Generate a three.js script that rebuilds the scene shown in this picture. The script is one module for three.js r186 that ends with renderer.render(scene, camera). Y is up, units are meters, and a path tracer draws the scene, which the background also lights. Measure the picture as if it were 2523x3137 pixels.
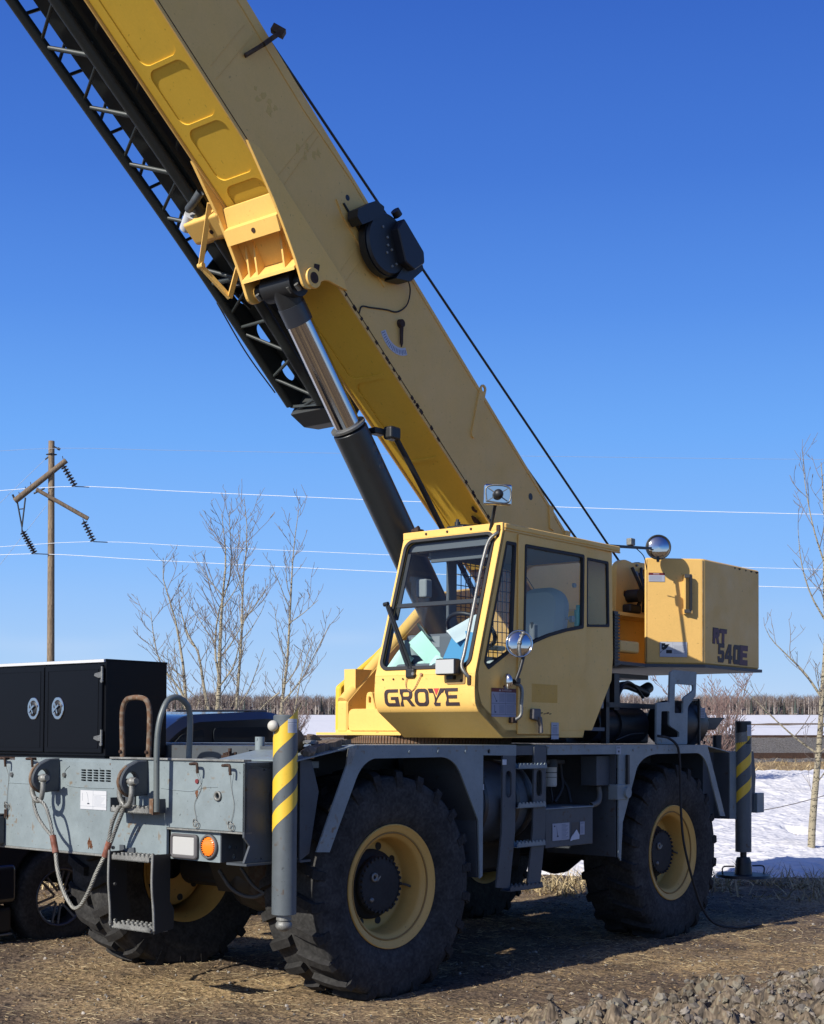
import * as THREE from 'three';
import { mergeGeometries } from 'three/addons/utils/BufferGeometryUtils.js';
import { RoundedBoxGeometry } from 'three/addons/geometries/RoundedBoxGeometry.js';
import { ImprovedNoise } from 'three/addons/math/ImprovedNoise.js';
import { TextGeometry } from 'three/addons/geometries/TextGeometry.js';
import { FontLoader } from 'three/addons/loaders/FontLoader.js';

// ------------------------------------------------------------------ camera, sky, sun, exposure
const scene = new THREE.Scene();
const EYE = new THREE.Vector3(-6.944, 1.836, 7.074);
const FWD = new THREE.Vector3(0.77236, 0.0137, -0.63504), RIGHT = new THREE.Vector3(0.6351, 0, 0.77243);
const camera = new THREE.PerspectiveCamera(52.51, 2539 / 4243, 0.1, 6000);
camera.position.copy(EYE);
camera.lookAt(EYE.clone().add(FWD));
camera.setViewOffset(2539, 4243, 0, 0, 2523, 3137);

const renderer = new THREE.WebGLRenderer({ antialias: true });
renderer.setSize(824, 1024);
renderer.toneMapping = THREE.LinearToneMapping;
renderer.toneMappingExposure = 1.4;
renderer.shadowMap.enabled = true;

const SUN = new THREE.Vector3(-1, 0.63, -0.07).normalize();
const sun = new THREE.DirectionalLight(new THREE.Color(1, 0.95, 0.87), 4.5);
sun.position.copy(SUN).multiplyScalar(60).add(new THREE.Vector3(2, 0, 0));
sun.target.position.set(2, 0, 0);
sun.castShadow = true;
sun.shadow.mapSize.set(4096, 4096);
Object.assign(sun.shadow.camera, { left: -25, right: 25, top: 25, bottom: -25, near: 1, far: 140 });
scene.add(sun, sun.target);

{ // clear spring sky: pale at the horizon, deep blue overhead, a little thin cloud low down
  const W = 1024, H = 512, data = new Float32Array(W * H * 4), n = new ImprovedNoise();
  const stops = [[0, 190, 216, 246], [2, 172, 208, 248], [6, 138, 190, 253], [11, 112, 172, 248], [16, 88, 145, 232], [21, 70, 122, 214], [28, 54, 100, 194], [45, 40, 78, 165], [90, 26, 56, 132]]
    .map(([e, r, g, b]) => [e, new THREE.Color().setRGB(r / 255, g / 255, b / 255, THREE.SRGBColorSpace)]);
  const c = new THREE.Color();
  for (let y = 0; y < H; y++) {
    const el = ((y + 0.5) / H - 0.5) * 180;
    for (let x = 0; x < W; x++) {
      const az = ((x + 0.5) / W - 0.5) * 2 * Math.PI, e = Math.max(el, 0);
      let k = 1;
      while (k < stops.length - 1 && stops[k][0] < e) k++;
      const [e0, c0] = stops[k - 1], [e1, c1] = stops[k];
      c.lerpColors(c0, c1, THREE.MathUtils.clamp((e - e0) / (e1 - e0), 0, 1));
      const ce = Math.cos(el * Math.PI / 180), dir = [ce * Math.cos(az), Math.sin(el * Math.PI / 180), ce * Math.sin(az)];
      const cs = Math.max(0, dir[0] * SUN.x + dir[1] * SUN.y + dir[2] * SUN.z);
      const glow = 0.3 * cs ** 4 + 1.2 * cs ** 40;
      c.r += glow; c.g += glow * 0.97; c.b += glow * 0.9;
      const band = Math.exp(-(((el - 2.4) / 1.1) ** 2)) * THREE.MathUtils.clamp(n.noise(dir[0] * 9 + 3, el * 1.1, dir[2] * 9) * 1.6 - 0.25, 0, 1) * 0.5;
      c.r += (0.86 - c.r) * band; c.g += (0.9 - c.g) * band; c.b += (0.96 - c.b) * band;
      const i = (y * W + x) * 4;
      data[i] = c.r / 1.4; data[i + 1] = c.g / 1.4; data[i + 2] = c.b / 1.4; data[i + 3] = 1;
    }
  }
  const t = new THREE.DataTexture(data, W, H, THREE.RGBAFormat, THREE.FloatType);
  t.mapping = THREE.EquirectangularReflectionMapping;
  t.magFilter = t.minFilter = THREE.LinearFilter;
  t.wrapS = THREE.RepeatWrapping;
  t.needsUpdate = true;
  scene.background = t;
  scene.environment = t;
}

// ------------------------------------------------------------------ random numbers, noise, textures
function rng(seed) { let s = seed | 0; return () => { s = (s + 0x6d2b79f5) | 0; let t = Math.imul(s ^ (s >>> 15), 1 | s); t = (t + Math.imul(t ^ (t >>> 7), 61 | t)) ^ t; return ((t ^ (t >>> 14)) >>> 0) / 4294967296; }; }
const PN = new ImprovedNoise();
const fbm = (x, y, z = 0, o = 4) => { let a = 0, s = 0.5, f = 1; for (let i = 0; i < o; i++) { a += s * PN.noise(x * f, y * f, z + i * 7.3); s *= 0.5; f *= 2.03; } return a; };
const clamp = THREE.MathUtils.clamp, lerp = THREE.MathUtils.lerp, sstep = THREE.MathUtils.smoothstep;
// tiling noise: value noise on a lattice of n cells
function tileNoise(n, seed) {
  const r = rng(seed), g = Array.from({ length: n * n }, () => r());
  return (u, v) => {
    const x = u * n, y = v * n, i = Math.floor(x), j = Math.floor(y), fx = x - i, fy = y - j, sx = fx * fx * (3 - 2 * fx), sy = fy * fy * (3 - 2 * fy);
    const at = (a, b) => g[((b % n) + n) % n * n + ((a % n) + n) % n];
    return lerp(lerp(at(i, j), at(i + 1, j), sx), lerp(at(i, j + 1), at(i + 1, j + 1), sx), sy);
  };
}
function tex(size, metres, fn, srgb = true) {
  const d = new Uint8Array(size * size * 4);
  for (let y = 0; y < size; y++) for (let x = 0; x < size; x++) {
    const c = fn((x + 0.5) / size, (y + 0.5) / size, x, y), i = (y * size + x) * 4;
    for (let k = 0; k < 3; k++) d[i + k] = clamp(Math.round((Array.isArray(c) ? c[k] : c) * 255), 0, 255);
    d[i + 3] = 255;
  }
  const t = new THREE.DataTexture(d, size, size);
  t.wrapS = t.wrapT = THREE.RepeatWrapping; t.magFilter = THREE.LinearFilter; t.minFilter = THREE.LinearFilter;
  t.repeat.set(1 / metres, 1 / metres);
  if (srgb) t.colorSpace = THREE.SRGBColorSpace;
  t.needsUpdate = true;
  return t;
}
const N4 = tileNoise(4, 11), N8 = tileNoise(8, 12), N16 = tileNoise(16, 13), N32 = tileNoise(32, 14), N64 = tileNoise(64, 15), N128 = tileNoise(128, 16), N256 = tileNoise(256, 17);
const rough = (u, v) => 0.3 * N4(u, v) + 0.25 * N8(u, v) + 0.2 * N16(u, v) + 0.13 * N32(u, v) + 0.12 * N64(u, v);
// paint: a faded coat with faint rub marks, grime specks and thin scratches
const T_paint = tex(512, 1.7, (u, v) => {
  const a = rough(u, v), b = N64(u + 0.31, v * 0.25), s = N128(u, v), k = N256(u, v);
  let g = 0.965 + 0.07 * (a - 0.5) - 0.05 * Math.max(0, b - 0.74);
  if (s > 0.955) g -= 0.16;
  g += 0.025 * (k - 0.5);
  return [g, g * (0.995 - 0.01 * a), g * (0.98 - 0.05 * Math.max(0, s - 0.9))];
});
const T_paintR = tex(256, 1.1, (u, v) => { const a = rough(u, v); return 0.42 + 0.5 * (a - 0.35) + 0.08 * (N128(u, v) - 0.5); }, false);
const T_grey = tex(512, 1.3, (u, v) => {
  const a = rough(u, v), s = N128(u, v), m = N16(u + 0.4, v + 0.2) * N64(u, v);
  let g = 0.86 + 0.22 * (a - 0.5) + 0.03 * (N256(u, v) - 0.5);
  if (s > 0.95) g -= 0.22;
  const r = m > 0.62 ? (m - 0.62) * 1.7 : 0;
  return [g * (1 - 0.15 * r), g * (1 - 0.5 * r), g * (1 - 0.75 * r)];
});
const T_rub = tex(512, 0.9, (u, v) => { const a = rough(u, v), s = N64(u, v) * 0.6 + N128(u, v) * 0.4, g = 0.8 + 0.62 * (a - 0.5) + 0.22 * (s - 0.5); return [g * 1.02, g, g * 0.97]; });
const T_rust = tex(256, 0.6, (u, v) => { const a = rough(u, v), g = 0.35 + 0.5 * a, m = N32(u, v) > 0.55 ? 1 : 0; return m ? [g * 1.1, g * 1.04, g * 0.97] : [g * 1.05, g * 0.86, g * 0.7]; });
const T_metal = tex(256, 0.7, (u, v) => { const a = rough(u, v), g = 0.72 + 0.4 * (a - 0.5) + 0.15 * (N128(u, v) - 0.5); return [g, g, g * 0.98]; });
const T_wood = tex(512, 1.5, (u, v) => { const w = N256(u, v * 0.06) * 0.55 + N64(u, v * 0.03) * 0.45, a = rough(u, v), g = 0.82 + 0.5 * (w - 0.5) + 0.15 * (a - 0.5); return [g * 1.02, g * 0.96, g * 0.88]; });
const T_bark = tex(256, 0.7, (u, v) => { const b = N64(u * 0.4, v), a = rough(u, v); let g = 0.85 + 0.2 * (a - 0.5); if (b > 0.72) g *= 0.45; return [g, g * 0.97, g * 0.88]; });
const T_dirt = tex(1024, 2.3, (u, v) => {
  const a = rough(u, v), f = N256(u, v), s = N128(u + 0.2, v + 0.7), k = N64(u, v), st = N256(u * 0.35, v) > 0.86 || N256(u, v * 0.35) > 0.87;
  let g = 0.8 + 0.45 * (a - 0.5) + 0.36 * (f - 0.5) + 0.25 * (s - 0.5), r = 1.03, b = 0.9;
  if (st) { g = 0.98 + 0.2 * (f - 0.5); r = 1.02; b = 0.86; }
  if (k > 0.82) { g *= 0.72; b = 0.95; r = 1; }
  return [g * r, g * 0.97, g * b];
});
const T_dirtB = tex(1024, 2.3, (u, v) => { const a = rough(u, v); return 0.35 * a + 0.3 * N64(u, v) + 0.2 * N128(u, v) + 0.15 * N256(u, v); }, false);
const T_snow = tex(512, 3.1, (u, v) => { const a = rough(u, v), g = 0.95 + 0.08 * (a - 0.5) + 0.03 * (N128(u, v) - 0.5); return [g * 0.985, g * 0.99, g]; });
const T_snowB = tex(512, 3.1, (u, v) => 0.45 * N16(u, v) + 0.3 * N32(u, v) + 0.25 * N64(u, v), false);
const T_stone = tex(512, 2.9, (u, v) => { const f = N128(u, v), a = rough(u, v), k = N64(u, v), g = 0.72 + 0.7 * (f - 0.5) + 0.5 * (k - 0.5) + 0.3 * (a - 0.5); return [g * 1.02, g, g * 0.95]; });

const mat = (color, o = {}) => { const c = new THREE.Color(); Array.isArray(color) ? c.setRGB(...color) : c.set(color); return new THREE.MeshPhysicalMaterial({ color: c, roughness: 0.6, ...o }); };
const YEL = [0.82, 0.51, 0.14];
const M = {
  yellow: mat(YEL, { map: T_paint, roughnessMap: T_paintR, roughness: 1, specularIntensity: 0.6 }),
  boomYellow: mat([0.73, 0.46, 0.14], { map: T_paint, roughnessMap: T_paintR, roughness: 1, specularIntensity: 0.6 }),
  under: mat([0.76, 0.49, 0.06], { map: T_paint, roughnessMap: T_paintR, roughness: 1, specularIntensity: 0.6 }),
  hazard: mat([0.75, 0.5, 0.04], { map: T_paint, roughness: 0.5 }),
  hazardWorn: mat([0.62, 0.46, 0.12], { map: T_paint, roughness: 0.5 }),
  jackGrey: mat([0.11, 0.13, 0.14], { map: T_grey, roughness: 0.55 }),
  grey: mat([0.26, 0.31, 0.32], { map: T_grey, roughnessMap: T_paintR, roughness: 1, specularIntensity: 0.6 }),
  greyDark: mat([0.075, 0.087, 0.098], { map: T_grey, roughness: 0.6 }),
  jib: mat([0.018, 0.023, 0.022], { map: T_grey, roughness: 0.55 }),
  jibBar: mat([0.055, 0.065, 0.062], { map: T_grey, roughness: 0.5 }),
  black: mat([0.012, 0.013, 0.014], { map: T_paint, roughness: 0.5 }),
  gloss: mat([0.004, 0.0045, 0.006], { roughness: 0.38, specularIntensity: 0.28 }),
  tyre: mat([0.062, 0.063, 0.064], { map: T_rub, roughness: 0.92, specularIntensity: 0.4 }),
  lug: mat([0.042, 0.042, 0.042], { map: T_rub, roughness: 0.9, specularIntensity: 0.4 }),
  rim: mat([0.62, 0.38, 0.1], { map: T_paint, roughness: 0.6 }),
  hub: mat([0.02, 0.021, 0.023], { map: T_rub, roughness: 0.75 }),
  chrome: mat([0.55, 0.55, 0.55], { metalness: 1, roughness: 0.12 }),
  mirror: mat([0.62, 0.6, 0.57], { metalness: 1, roughness: 0.05 }),
  steel: mat([0.4, 0.4, 0.39], { map: T_metal, metalness: 0.7, roughness: 0.5 }),
  galv: mat([0.42, 0.42, 0.4], { map: T_metal, metalness: 0.3, roughness: 0.55 }),
  rope: mat([0.5, 0.49, 0.44], { map: T_metal, metalness: 0.3, roughness: 0.55 }),
  ropeDark: mat([0.02, 0.021, 0.024], { roughness: 0.6 }),
  rust: mat([0.36, 0.3, 0.24], { map: T_rust, roughness: 0.85 }),
  rustDark: mat([0.1, 0.06, 0.04], { map: T_rust, roughness: 0.85 }),
  rubber: mat([0.012, 0.012, 0.013], { roughness: 0.7 }),
  glass: mat([0.9, 0.95, 0.96], { specularIntensity: 0.7, transmission: 1, thickness: 0, roughness: 0.02, ior: 1.5 }),
  glassDark: mat([0.03, 0.035, 0.04], { roughness: 0.06, specularIntensity: 1 }),
  white: mat([0.5, 0.51, 0.52], { roughness: 0.6 }),
  offwhite: mat([0.45, 0.43, 0.37], { roughness: 0.6 }),
  lens: mat([0.42, 0.42, 0.4], { roughness: 0.18, clearcoat: 0.6 }),
  amber: mat([0.85, 0.2, 0.015], { roughness: 0.25, clearcoat: 0.5 }),
  bezel: mat([0.09, 0.085, 0.085], { roughness: 0.6 }),
  seat: mat([0.33, 0.37, 0.36], { roughness: 0.95 }),
  cabin: mat([0.09, 0.1, 0.11], { roughness: 0.85 }),
  cabinGrey: mat([0.2, 0.215, 0.22], { roughness: 0.85 }),
  maroon: mat([0.09, 0.035, 0.05], { roughness: 0.6 }),
  letter: mat([0.035, 0.02, 0.022], { roughness: 0.6 }),
  red: mat([0.55, 0.05, 0.05], { roughness: 0.5 }),
  sleeve: mat([0.5, 0.24, 0.2], { map: T_rust, roughness: 0.8 }),
  wood: mat([0.3, 0.25, 0.19], { map: T_wood, roughness: 0.9 }),
  woodGrey: mat([0.2, 0.165, 0.13], { map: T_wood, roughness: 0.9 }),
  bark: mat([0.4, 0.37, 0.31], { map: T_bark, roughness: 0.9 }),
  twig: mat([0.16, 0.13, 0.11], { roughness: 0.9 }),
  insulator: mat([0.02, 0.02, 0.03], { roughness: 0.3 }),
};
// ------------------------------------------------------------------ geometry helpers
const v3 = (a) => (a.isVector3 ? a : new THREE.Vector3(...a));
function clean(g) { // unshared triangles with position, normal and uv in metres
  let q = g.index ? g.toNonIndexed() : g;
  if (!q.attributes.normal) q.computeVertexNormals();
  const out = new THREE.BufferGeometry(), p = q.attributes.position, n = q.attributes.normal;
  const keep = g.userData.keepUV && q.attributes.uv;
  out.setAttribute('position', new THREE.BufferAttribute(new Float32Array(p.array), 3));
  out.setAttribute('normal', new THREE.BufferAttribute(new Float32Array(n.array), 3));
  if (keep) out.setAttribute('uv', new THREE.BufferAttribute(new Float32Array(q.attributes.uv.array), 2));
  else boxUV(out);
  return out;
}
function boxUV(g) {
  const p = g.attributes.position, uv = new Float32Array(p.count * 2), a = new THREE.Vector3(), b = new THREE.Vector3(), c = new THREE.Vector3();
  for (let i = 0; i < p.count; i += 3) {
    a.fromBufferAttribute(p, i); b.fromBufferAttribute(p, i + 1).sub(a); c.fromBufferAttribute(p, i + 2).sub(a); b.cross(c);
    const x = Math.abs(b.x), y = Math.abs(b.y), z = Math.abs(b.z), k = z >= x && z >= y ? 2 : x >= y ? 0 : 1;
    for (let j = i; j < i + 3; j++) {
      const X = p.getX(j), Y = p.getY(j), Z = p.getZ(j);
      uv[j * 2] = k === 0 ? Z + 0.37 * X : X + 0.21 * Z; uv[j * 2 + 1] = k === 1 ? Z : Y;
    }
  }
  g.setAttribute('uv', new THREE.BufferAttribute(uv, 2));
}
const join = (list) => { const l = list.flat(9).filter(Boolean).map(clean); return l.length === 1 ? l[0] : mergeGeometries(l); };
const each = (name, list, m, parent = crane) => list.flat(9).map((g) => part(name, g, m, parent));
function part(name, geos, m, parent = scene) {
  const o = new THREE.Mesh(Array.isArray(geos) ? join(geos) : clean(geos), m);
  o.name = name; o.castShadow = o.receiveShadow = true;
  parent.add(o);
  return o;
}
const used = {};
const numbered = (n) => { const k = (used[n] = (used[n] ?? -1) + 1); return k ? n + '_' + String(k).padStart(3, '0') : n; };
function thing(name, label, category, pos = [0, 0, 0], group) {
  const o = new THREE.Group();
  o.name = numbered(name); o.position.set(...pos); o.userData = { label, category };
  if (group) o.userData.group = group;
  scene.add(o);
  return o;
}
function solo(name, geos, m, label, category, group) { const o = part(numbered(name), geos, m); o.userData = { label, category }; if (group) o.userData.group = group; return o; }
function struct(name, geos, m) { const o = part(name, geos, m); o.userData = { kind: 'structure' }; return o; }
function box(x0, x1, y0, y1, z0, z1, r = 0) {
  const w = Math.abs(x1 - x0), h = Math.abs(y1 - y0), d = Math.abs(z1 - z0);
  const g = r ? new RoundedBoxGeometry(w, h, d, 2, Math.min(r, w / 2.01, h / 2.01, d / 2.01)) : new THREE.BoxGeometry(w, h, d);
  return g.translate((x0 + x1) / 2, (y0 + y1) / 2, (z0 + z1) / 2);
}
function cyl(p, q, r, r2 = r, seg = 16, open = false) {
  const a = v3(p), b = v3(q), d = b.clone().sub(a), g = new THREE.CylinderGeometry(r2, r, d.length(), seg, 1, open);
  return g.applyQuaternion(new THREE.Quaternion().setFromUnitVectors(new THREE.Vector3(0, 1, 0), d.clone().normalize())).translate(...a.clone().add(b).multiplyScalar(0.5).toArray());
}
const tube = (pts, r, seg = 8, n = pts.length * 5, closed = false) => new THREE.TubeGeometry(new THREE.CatmullRomCurve3(pts.map(v3), closed, 'centripetal'), n, r, seg, closed);
const bar = (p, q, w, h, up = [0, 1, 0]) => { // square bar between two points
  const a = v3(p), b = v3(q), d = b.clone().sub(a), L = d.length(), z = d.clone().normalize(), x = v3(up).clone().cross(z).normalize(), y = z.clone().cross(x);
  return new THREE.BoxGeometry(w, h, L).applyMatrix4(new THREE.Matrix4().makeBasis(x, y, z)).translate(...a.add(b).multiplyScalar(0.5).toArray());
};
const poly = (pts) => new THREE.Shape(pts.map(([a, b]) => new THREE.Vector2(a, b)));
function rrect(x0, x1, y0, y1, r, P = THREE.Shape) { // rounded rectangle
  const s = new P();
  s.moveTo(x0 + r, y0); s.lineTo(x1 - r, y0); s.absarc(x1 - r, y0 + r, r, -Math.PI / 2, 0); s.lineTo(x1, y1 - r); s.absarc(x1 - r, y1 - r, r, 0, Math.PI / 2);
  s.lineTo(x0 + r, y1); s.absarc(x0 + r, y1 - r, r, Math.PI / 2, Math.PI); s.lineTo(x0, y0 + r); s.absarc(x0 + r, y0 + r, r, Math.PI, Math.PI * 1.5);
  return s;
}
function rpoly(pts, r, P = THREE.Shape) { // polygon with rounded corners
  const s = new P(), n = pts.length;
  for (let i = 0; i < n; i++) {
    const a = pts[(i + n - 1) % n], b = pts[i], c = pts[(i + 1) % n], la = Math.hypot(a[0] - b[0], a[1] - b[1]), lc = Math.hypot(c[0] - b[0], c[1] - b[1]), q = Math.min(r, la / 2, lc / 2);
    const p = [b[0] + (a[0] - b[0]) / la * q, b[1] + (a[1] - b[1]) / la * q], e = [b[0] + (c[0] - b[0]) / lc * q, b[1] + (c[1] - b[1]) / lc * q];
    i ? s.lineTo(...p) : s.moveTo(...p);
    s.quadraticCurveTo(b[0], b[1], e[0], e[1]);
  }
  s.closePath();
  return s;
}
const ring = (x, y, r, P = THREE.Path) => { const s = new P(); s.absarc(x, y, r, 0, Math.PI * 2); return s; };
// extrude a shape: origin + a*U + b*V, thickness along U x V
function ext(shape, depth, origin, U, V, holes = [], bevel = 0, seg = 10) {
  const s = Array.isArray(shape) ? poly(shape) : shape;
  s.holes.push(...holes);
  const g = new THREE.ExtrudeGeometry(s, { depth: depth - 2 * bevel, curveSegments: seg, bevelEnabled: bevel > 0, bevelThickness: bevel, bevelSize: bevel, bevelOffset: -bevel, bevelSegments: 1 });
  if (bevel) g.translate(0, 0, bevel);
  const u = v3(U), w = v3(V);
  return g.applyMatrix4(new THREE.Matrix4().makeBasis(u, w, u.clone().cross(w)).setPosition(...v3(origin).toArray()));
}
const X = [1, 0, 0], Y = [0, 1, 0], Z = [0, 0, 1];
const extZ = (shape, z0, z1, holes, bevel, seg) => ext(shape, z1 - z0, [0, 0, z0], X, Y, holes, bevel, seg);            // (x, y) along z
const extX = (shape, x0, x1, holes, bevel, seg) => ext(shape, x1 - x0, [x1, 0, 0], Z, Y, holes, bevel, seg);            // (z, y) along x
const extY = (shape, y0, y1, holes, bevel, seg) => ext(shape, y1 - y0, [0, y0, 0], X, [0, 0, -1], holes, bevel, seg);   // (x, -z) along y
const lathe = (pts, seg = 48) => new THREE.LatheGeometry(pts.map(([r, h]) => new THREE.Vector2(r, h)), seg);            // round y
const latheZ = (pts, seg) => lathe(pts, seg).rotateX(Math.PI / 2);                                                       // round z
function label(w, h, draw) { // printed sticker
  const c = document.createElement('canvas'); c.width = w; c.height = h; const g = c.getContext('2d');
  draw(g, w, h);
  const t = new THREE.CanvasTexture(c); t.colorSpace = THREE.SRGBColorSpace;
  return mat([0.52, 0.52, 0.52], { map: t, roughness: 0.6 });
}
const flat = (shape, origin, U, V, holes = []) => { const s = shape; s.holes.push(...holes); const u = v3(U), w = v3(V); return new THREE.ShapeGeometry(s, 10).applyMatrix4(new THREE.Matrix4().makeBasis(u, w, u.clone().cross(w)).setPosition(...v3(origin).toArray())); };
function sticker(name, w, h, m, origin, U, V, parent, N = 0.003) { // thin printed plate whose lower left corner is origin
  const u = v3(U), v = v3(V), n = u.clone().cross(v), g = new THREE.PlaneGeometry(w, h).translate(w / 2, h / 2, 0);
  g.userData.keepUV = true;
  g.applyMatrix4(new THREE.Matrix4().makeBasis(u, v, n).setPosition(...v3(origin).addScaledVector(n, N).toArray()));
  return part(name, g, m, parent);
}
// ================================================================== land. d = distance ahead of the viewpoint, l = to its right
const FH = new THREE.Vector3(0.77246, 0, -0.63506), RH = new THREE.Vector3(0.63506, 0, 0.77246);
const land = (d, l, y = 0) => new THREE.Vector3(EYE.x + FH.x * d + RH.x * l, y, EYE.z + FH.z * d + RH.z * l);
const dl = (x, z) => { const a = x - EYE.x, b = z - EYE.z; return [a * FH.x + b * FH.z, a * RH.x + b * RH.z]; };
const gauss = (x, m, s) => Math.exp(-(((x - m) / s) ** 2));
// lie of the land: a slight fall to the rear of the crane near by, level far off, raised railway banks
function height(x, z) {
  const [d, l] = dl(x, z), near = 1 - sstep(d, 16, 40);
  let y = (-0.018 * x + 0.007 * z) * near;
  y += 0.05 * fbm(x * 0.35, z * 0.35, 1, 3) * near * sstep(Math.hypot(x - 1.8, z) , 2, 5);
  y -= 0.1 * sstep(d, 17, 22) * (1 - sstep(d, 30, 38));
  return y;
}
const heap = (d, l) => { // heap of wet clay in the near right corner
  const q = 0.35 * fbm(d * 1.3, l * 1.3, 17, 3), e = Math.max(0, 1 + q - Math.hypot((d - 7.7) / 2.5, (l - 3.7) / 2.6)), e2 = Math.max(0, 1 + q - Math.hypot((d - 7.75) / 0.85, (l - 1.3) / 1.3));
  return 0.3 * sstep(e, 0, 0.9) + 0.12 * sstep(e2, 0, 0.9);
};
function gridSheet(ds, ls, fn, colour) {
  const nd = ds.length, nl = ls.length, p = new Float32Array(nd * nl * 3), uv = new Float32Array(nd * nl * 2), c = new Float32Array(nd * nl * 3), idx = new Uint32Array((nd - 1) * (nl - 1) * 6);
  let k = 0;
  for (let i = 0; i < nd; i++) for (let j = 0; j < nl; j++) {
    const q = land(ds[i], ls[j]), m = i * nl + j;
    q.y = fn(q.x, q.z, ds[i], ls[j]);
    p.set([q.x, q.y, q.z], m * 3); uv.set([q.x, q.z], m * 2);
    const col = colour(q.x, q.z, ds[i], ls[j], q.y);
    c.set(col, m * 3);
    if (i < nd - 1 && j < nl - 1) { idx.set([m, m + 1, m + nl, m + 1, m + nl + 1, m + nl], k); k += 6; }
  }
  const g = new THREE.BufferGeometry();
  g.setAttribute('position', new THREE.BufferAttribute(p, 3)); g.setAttribute('uv', new THREE.BufferAttribute(uv, 2)); g.setAttribute('color', new THREE.BufferAttribute(c, 3)); g.setIndex(new THREE.BufferAttribute(idx, 1));
  g.computeVertexNormals();
  return g;
}
const sheet = (name, g, m) => { const o = new THREE.Mesh(g, m); o.name = name; o.receiveShadow = o.castShadow = true; o.userData = { kind: 'structure' }; scene.add(o); return o; };
const range = (...segs) => { const o = []; segs.forEach(([a, b, n], i) => { for (let k = i ? 1 : 0; k <= n; k++) o.push(a + (b - a) * k / n); }); return o; };
const groundM = mat([1, 1, 1], { map: T_dirt, bumpMap: T_dirtB, bumpScale: 0.022, roughness: 0.95, specularIntensity: 0.25, vertexColors: true });
function dirtColour(x, z, d, l) {
  const a = fbm(x * 0.55, z * 0.55, 3, 4), b = fbm(x * 1.7 + 5, z * 1.7, 8, 3), cl = sstep(heap(d, l), 0.02, 0.09), track = gauss(d - 0.22 * l + 0.25 * fbm(x * 0.4, z * 0.4, 2, 2), 9.6, 0.75);
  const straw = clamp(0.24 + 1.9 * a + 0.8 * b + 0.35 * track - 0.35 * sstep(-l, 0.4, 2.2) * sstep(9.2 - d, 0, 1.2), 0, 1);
  const dark = [0.165, 0.135, 0.108], pale = [0.44, 0.35, 0.215], clay = [0.225, 0.2, 0.165];
  return [0, 1, 2].map((i) => lerp(lerp(dark[i], pale[i], straw), clay[i] * (0.85 + 0.5 * b), cl));
}
const clodN = (x, z) => { const w = 0.08 * fbm(x * 5, z * 5, 2, 2), a = fbm(x * 3.1 + w, z * 3.1, 5, 3), b = Math.abs(fbm(x * 6.5 + w, z * 6.5 - w, 9, 4)), c = Math.abs(fbm(x * 15, z * 15 + w, 4, 3)); return 0.17 * a + 0.26 * b + 0.1 * c; };
sheet('ground', gridSheet(range([-8, 6, 20], [6, 7.2, 20], [7.2, 10.6, 210], [10.6, 17, 160], [17, 34, 60], [34, 140, 40], [140, 900, 20], [900, 4000, 12]), range([-2600, -300, 8], [-300, -30, 20], [-30, -7, 40], [-7, -3.6, 40], [-3.6, 4.6, 330], [4.6, 9, 60], [9, 30, 40], [30, 300, 20], [300, 2600, 8]),
  (x, z, d, l) => {
    const n = (1 - sstep(d, 18, 24)), hp = heap(d, l), lump = 0.04 * fbm(x * 2.2, z * 2.2, 2, 4) + 0.014 * fbm(x * 9, z * 9, 6, 3);
    return height(x, z) + n * lump + hp + sstep(hp, 0.01, 0.1) * clodN(x, z) * 0.9;
  }, dirtColour), groundM);
// snow between the yard and the railway, thin at the near edge
const snowM = mat([0.78, 0.765, 0.74], { map: T_snow, bumpMap: T_snowB, bumpScale: 0.05, roughness: 0.75, specularIntensity: 0.3, vertexColors: true });
const snowTint = (x, z, d, l) => { const a = fbm(x * 0.35, z * 0.35, 12, 4), g = 1 - 0.12 * sstep(a, 0.15, 0.4); return [g, g * 0.985, g * 0.96]; };
sheet('snow_patch', gridSheet(range([13.2, 22, 150], [22, 41, 90]), range([-26, -6, 60], [-6, 3, 70], [3, 14, 170], [14, 34, 60]),
  (x, z, d, l) => height(x, z) + 0.24 * sstep(d + 1.1 * fbm(x * 0.5, z * 0.5, 4, 4) - 0.05 * Math.max(0, l - 5), 15.9, 18.2) - 0.13 + 0.09 * fbm(x * 1.5, z * 1.5, 7, 4) + 0.14 * Math.abs(fbm(x * 2.2, z * 2.2, 3, 3)) - 0.25 * (1 - sstep(Math.hypot(d - 20.5, l - 6.1), 0.1, 0.55))
  - 0.3 * sstep(fbm(x * 0.42 + 4, z * 0.42 + 9, 21, 3), 0.3, 0.4), snowTint), snowM);
sheet('snow_field', gridSheet(range([96, 140, 10], [140, 400, 24], [400, 840, 20]), range([-700, -100, 20], [-100, 100, 30], [100, 700, 20]), (x, z, d, l) => 0.05 + 0.12 * fbm(x * 0.02, z * 0.02, 4, 3) - 0.7 * sstep(fbm(x * 0.012, z * 0.03, 31, 3), 0.28, 0.4) * sstep(d, 130, 200), (x, z, d) => { const a = sstep(fbm(x * 0.05, z * 0.011, 8, 3), 0.2, 0.36); return [1 - 0.18 * a, 1 - 0.17 * a, 1 - 0.15 * a]; }), snowM);
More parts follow.
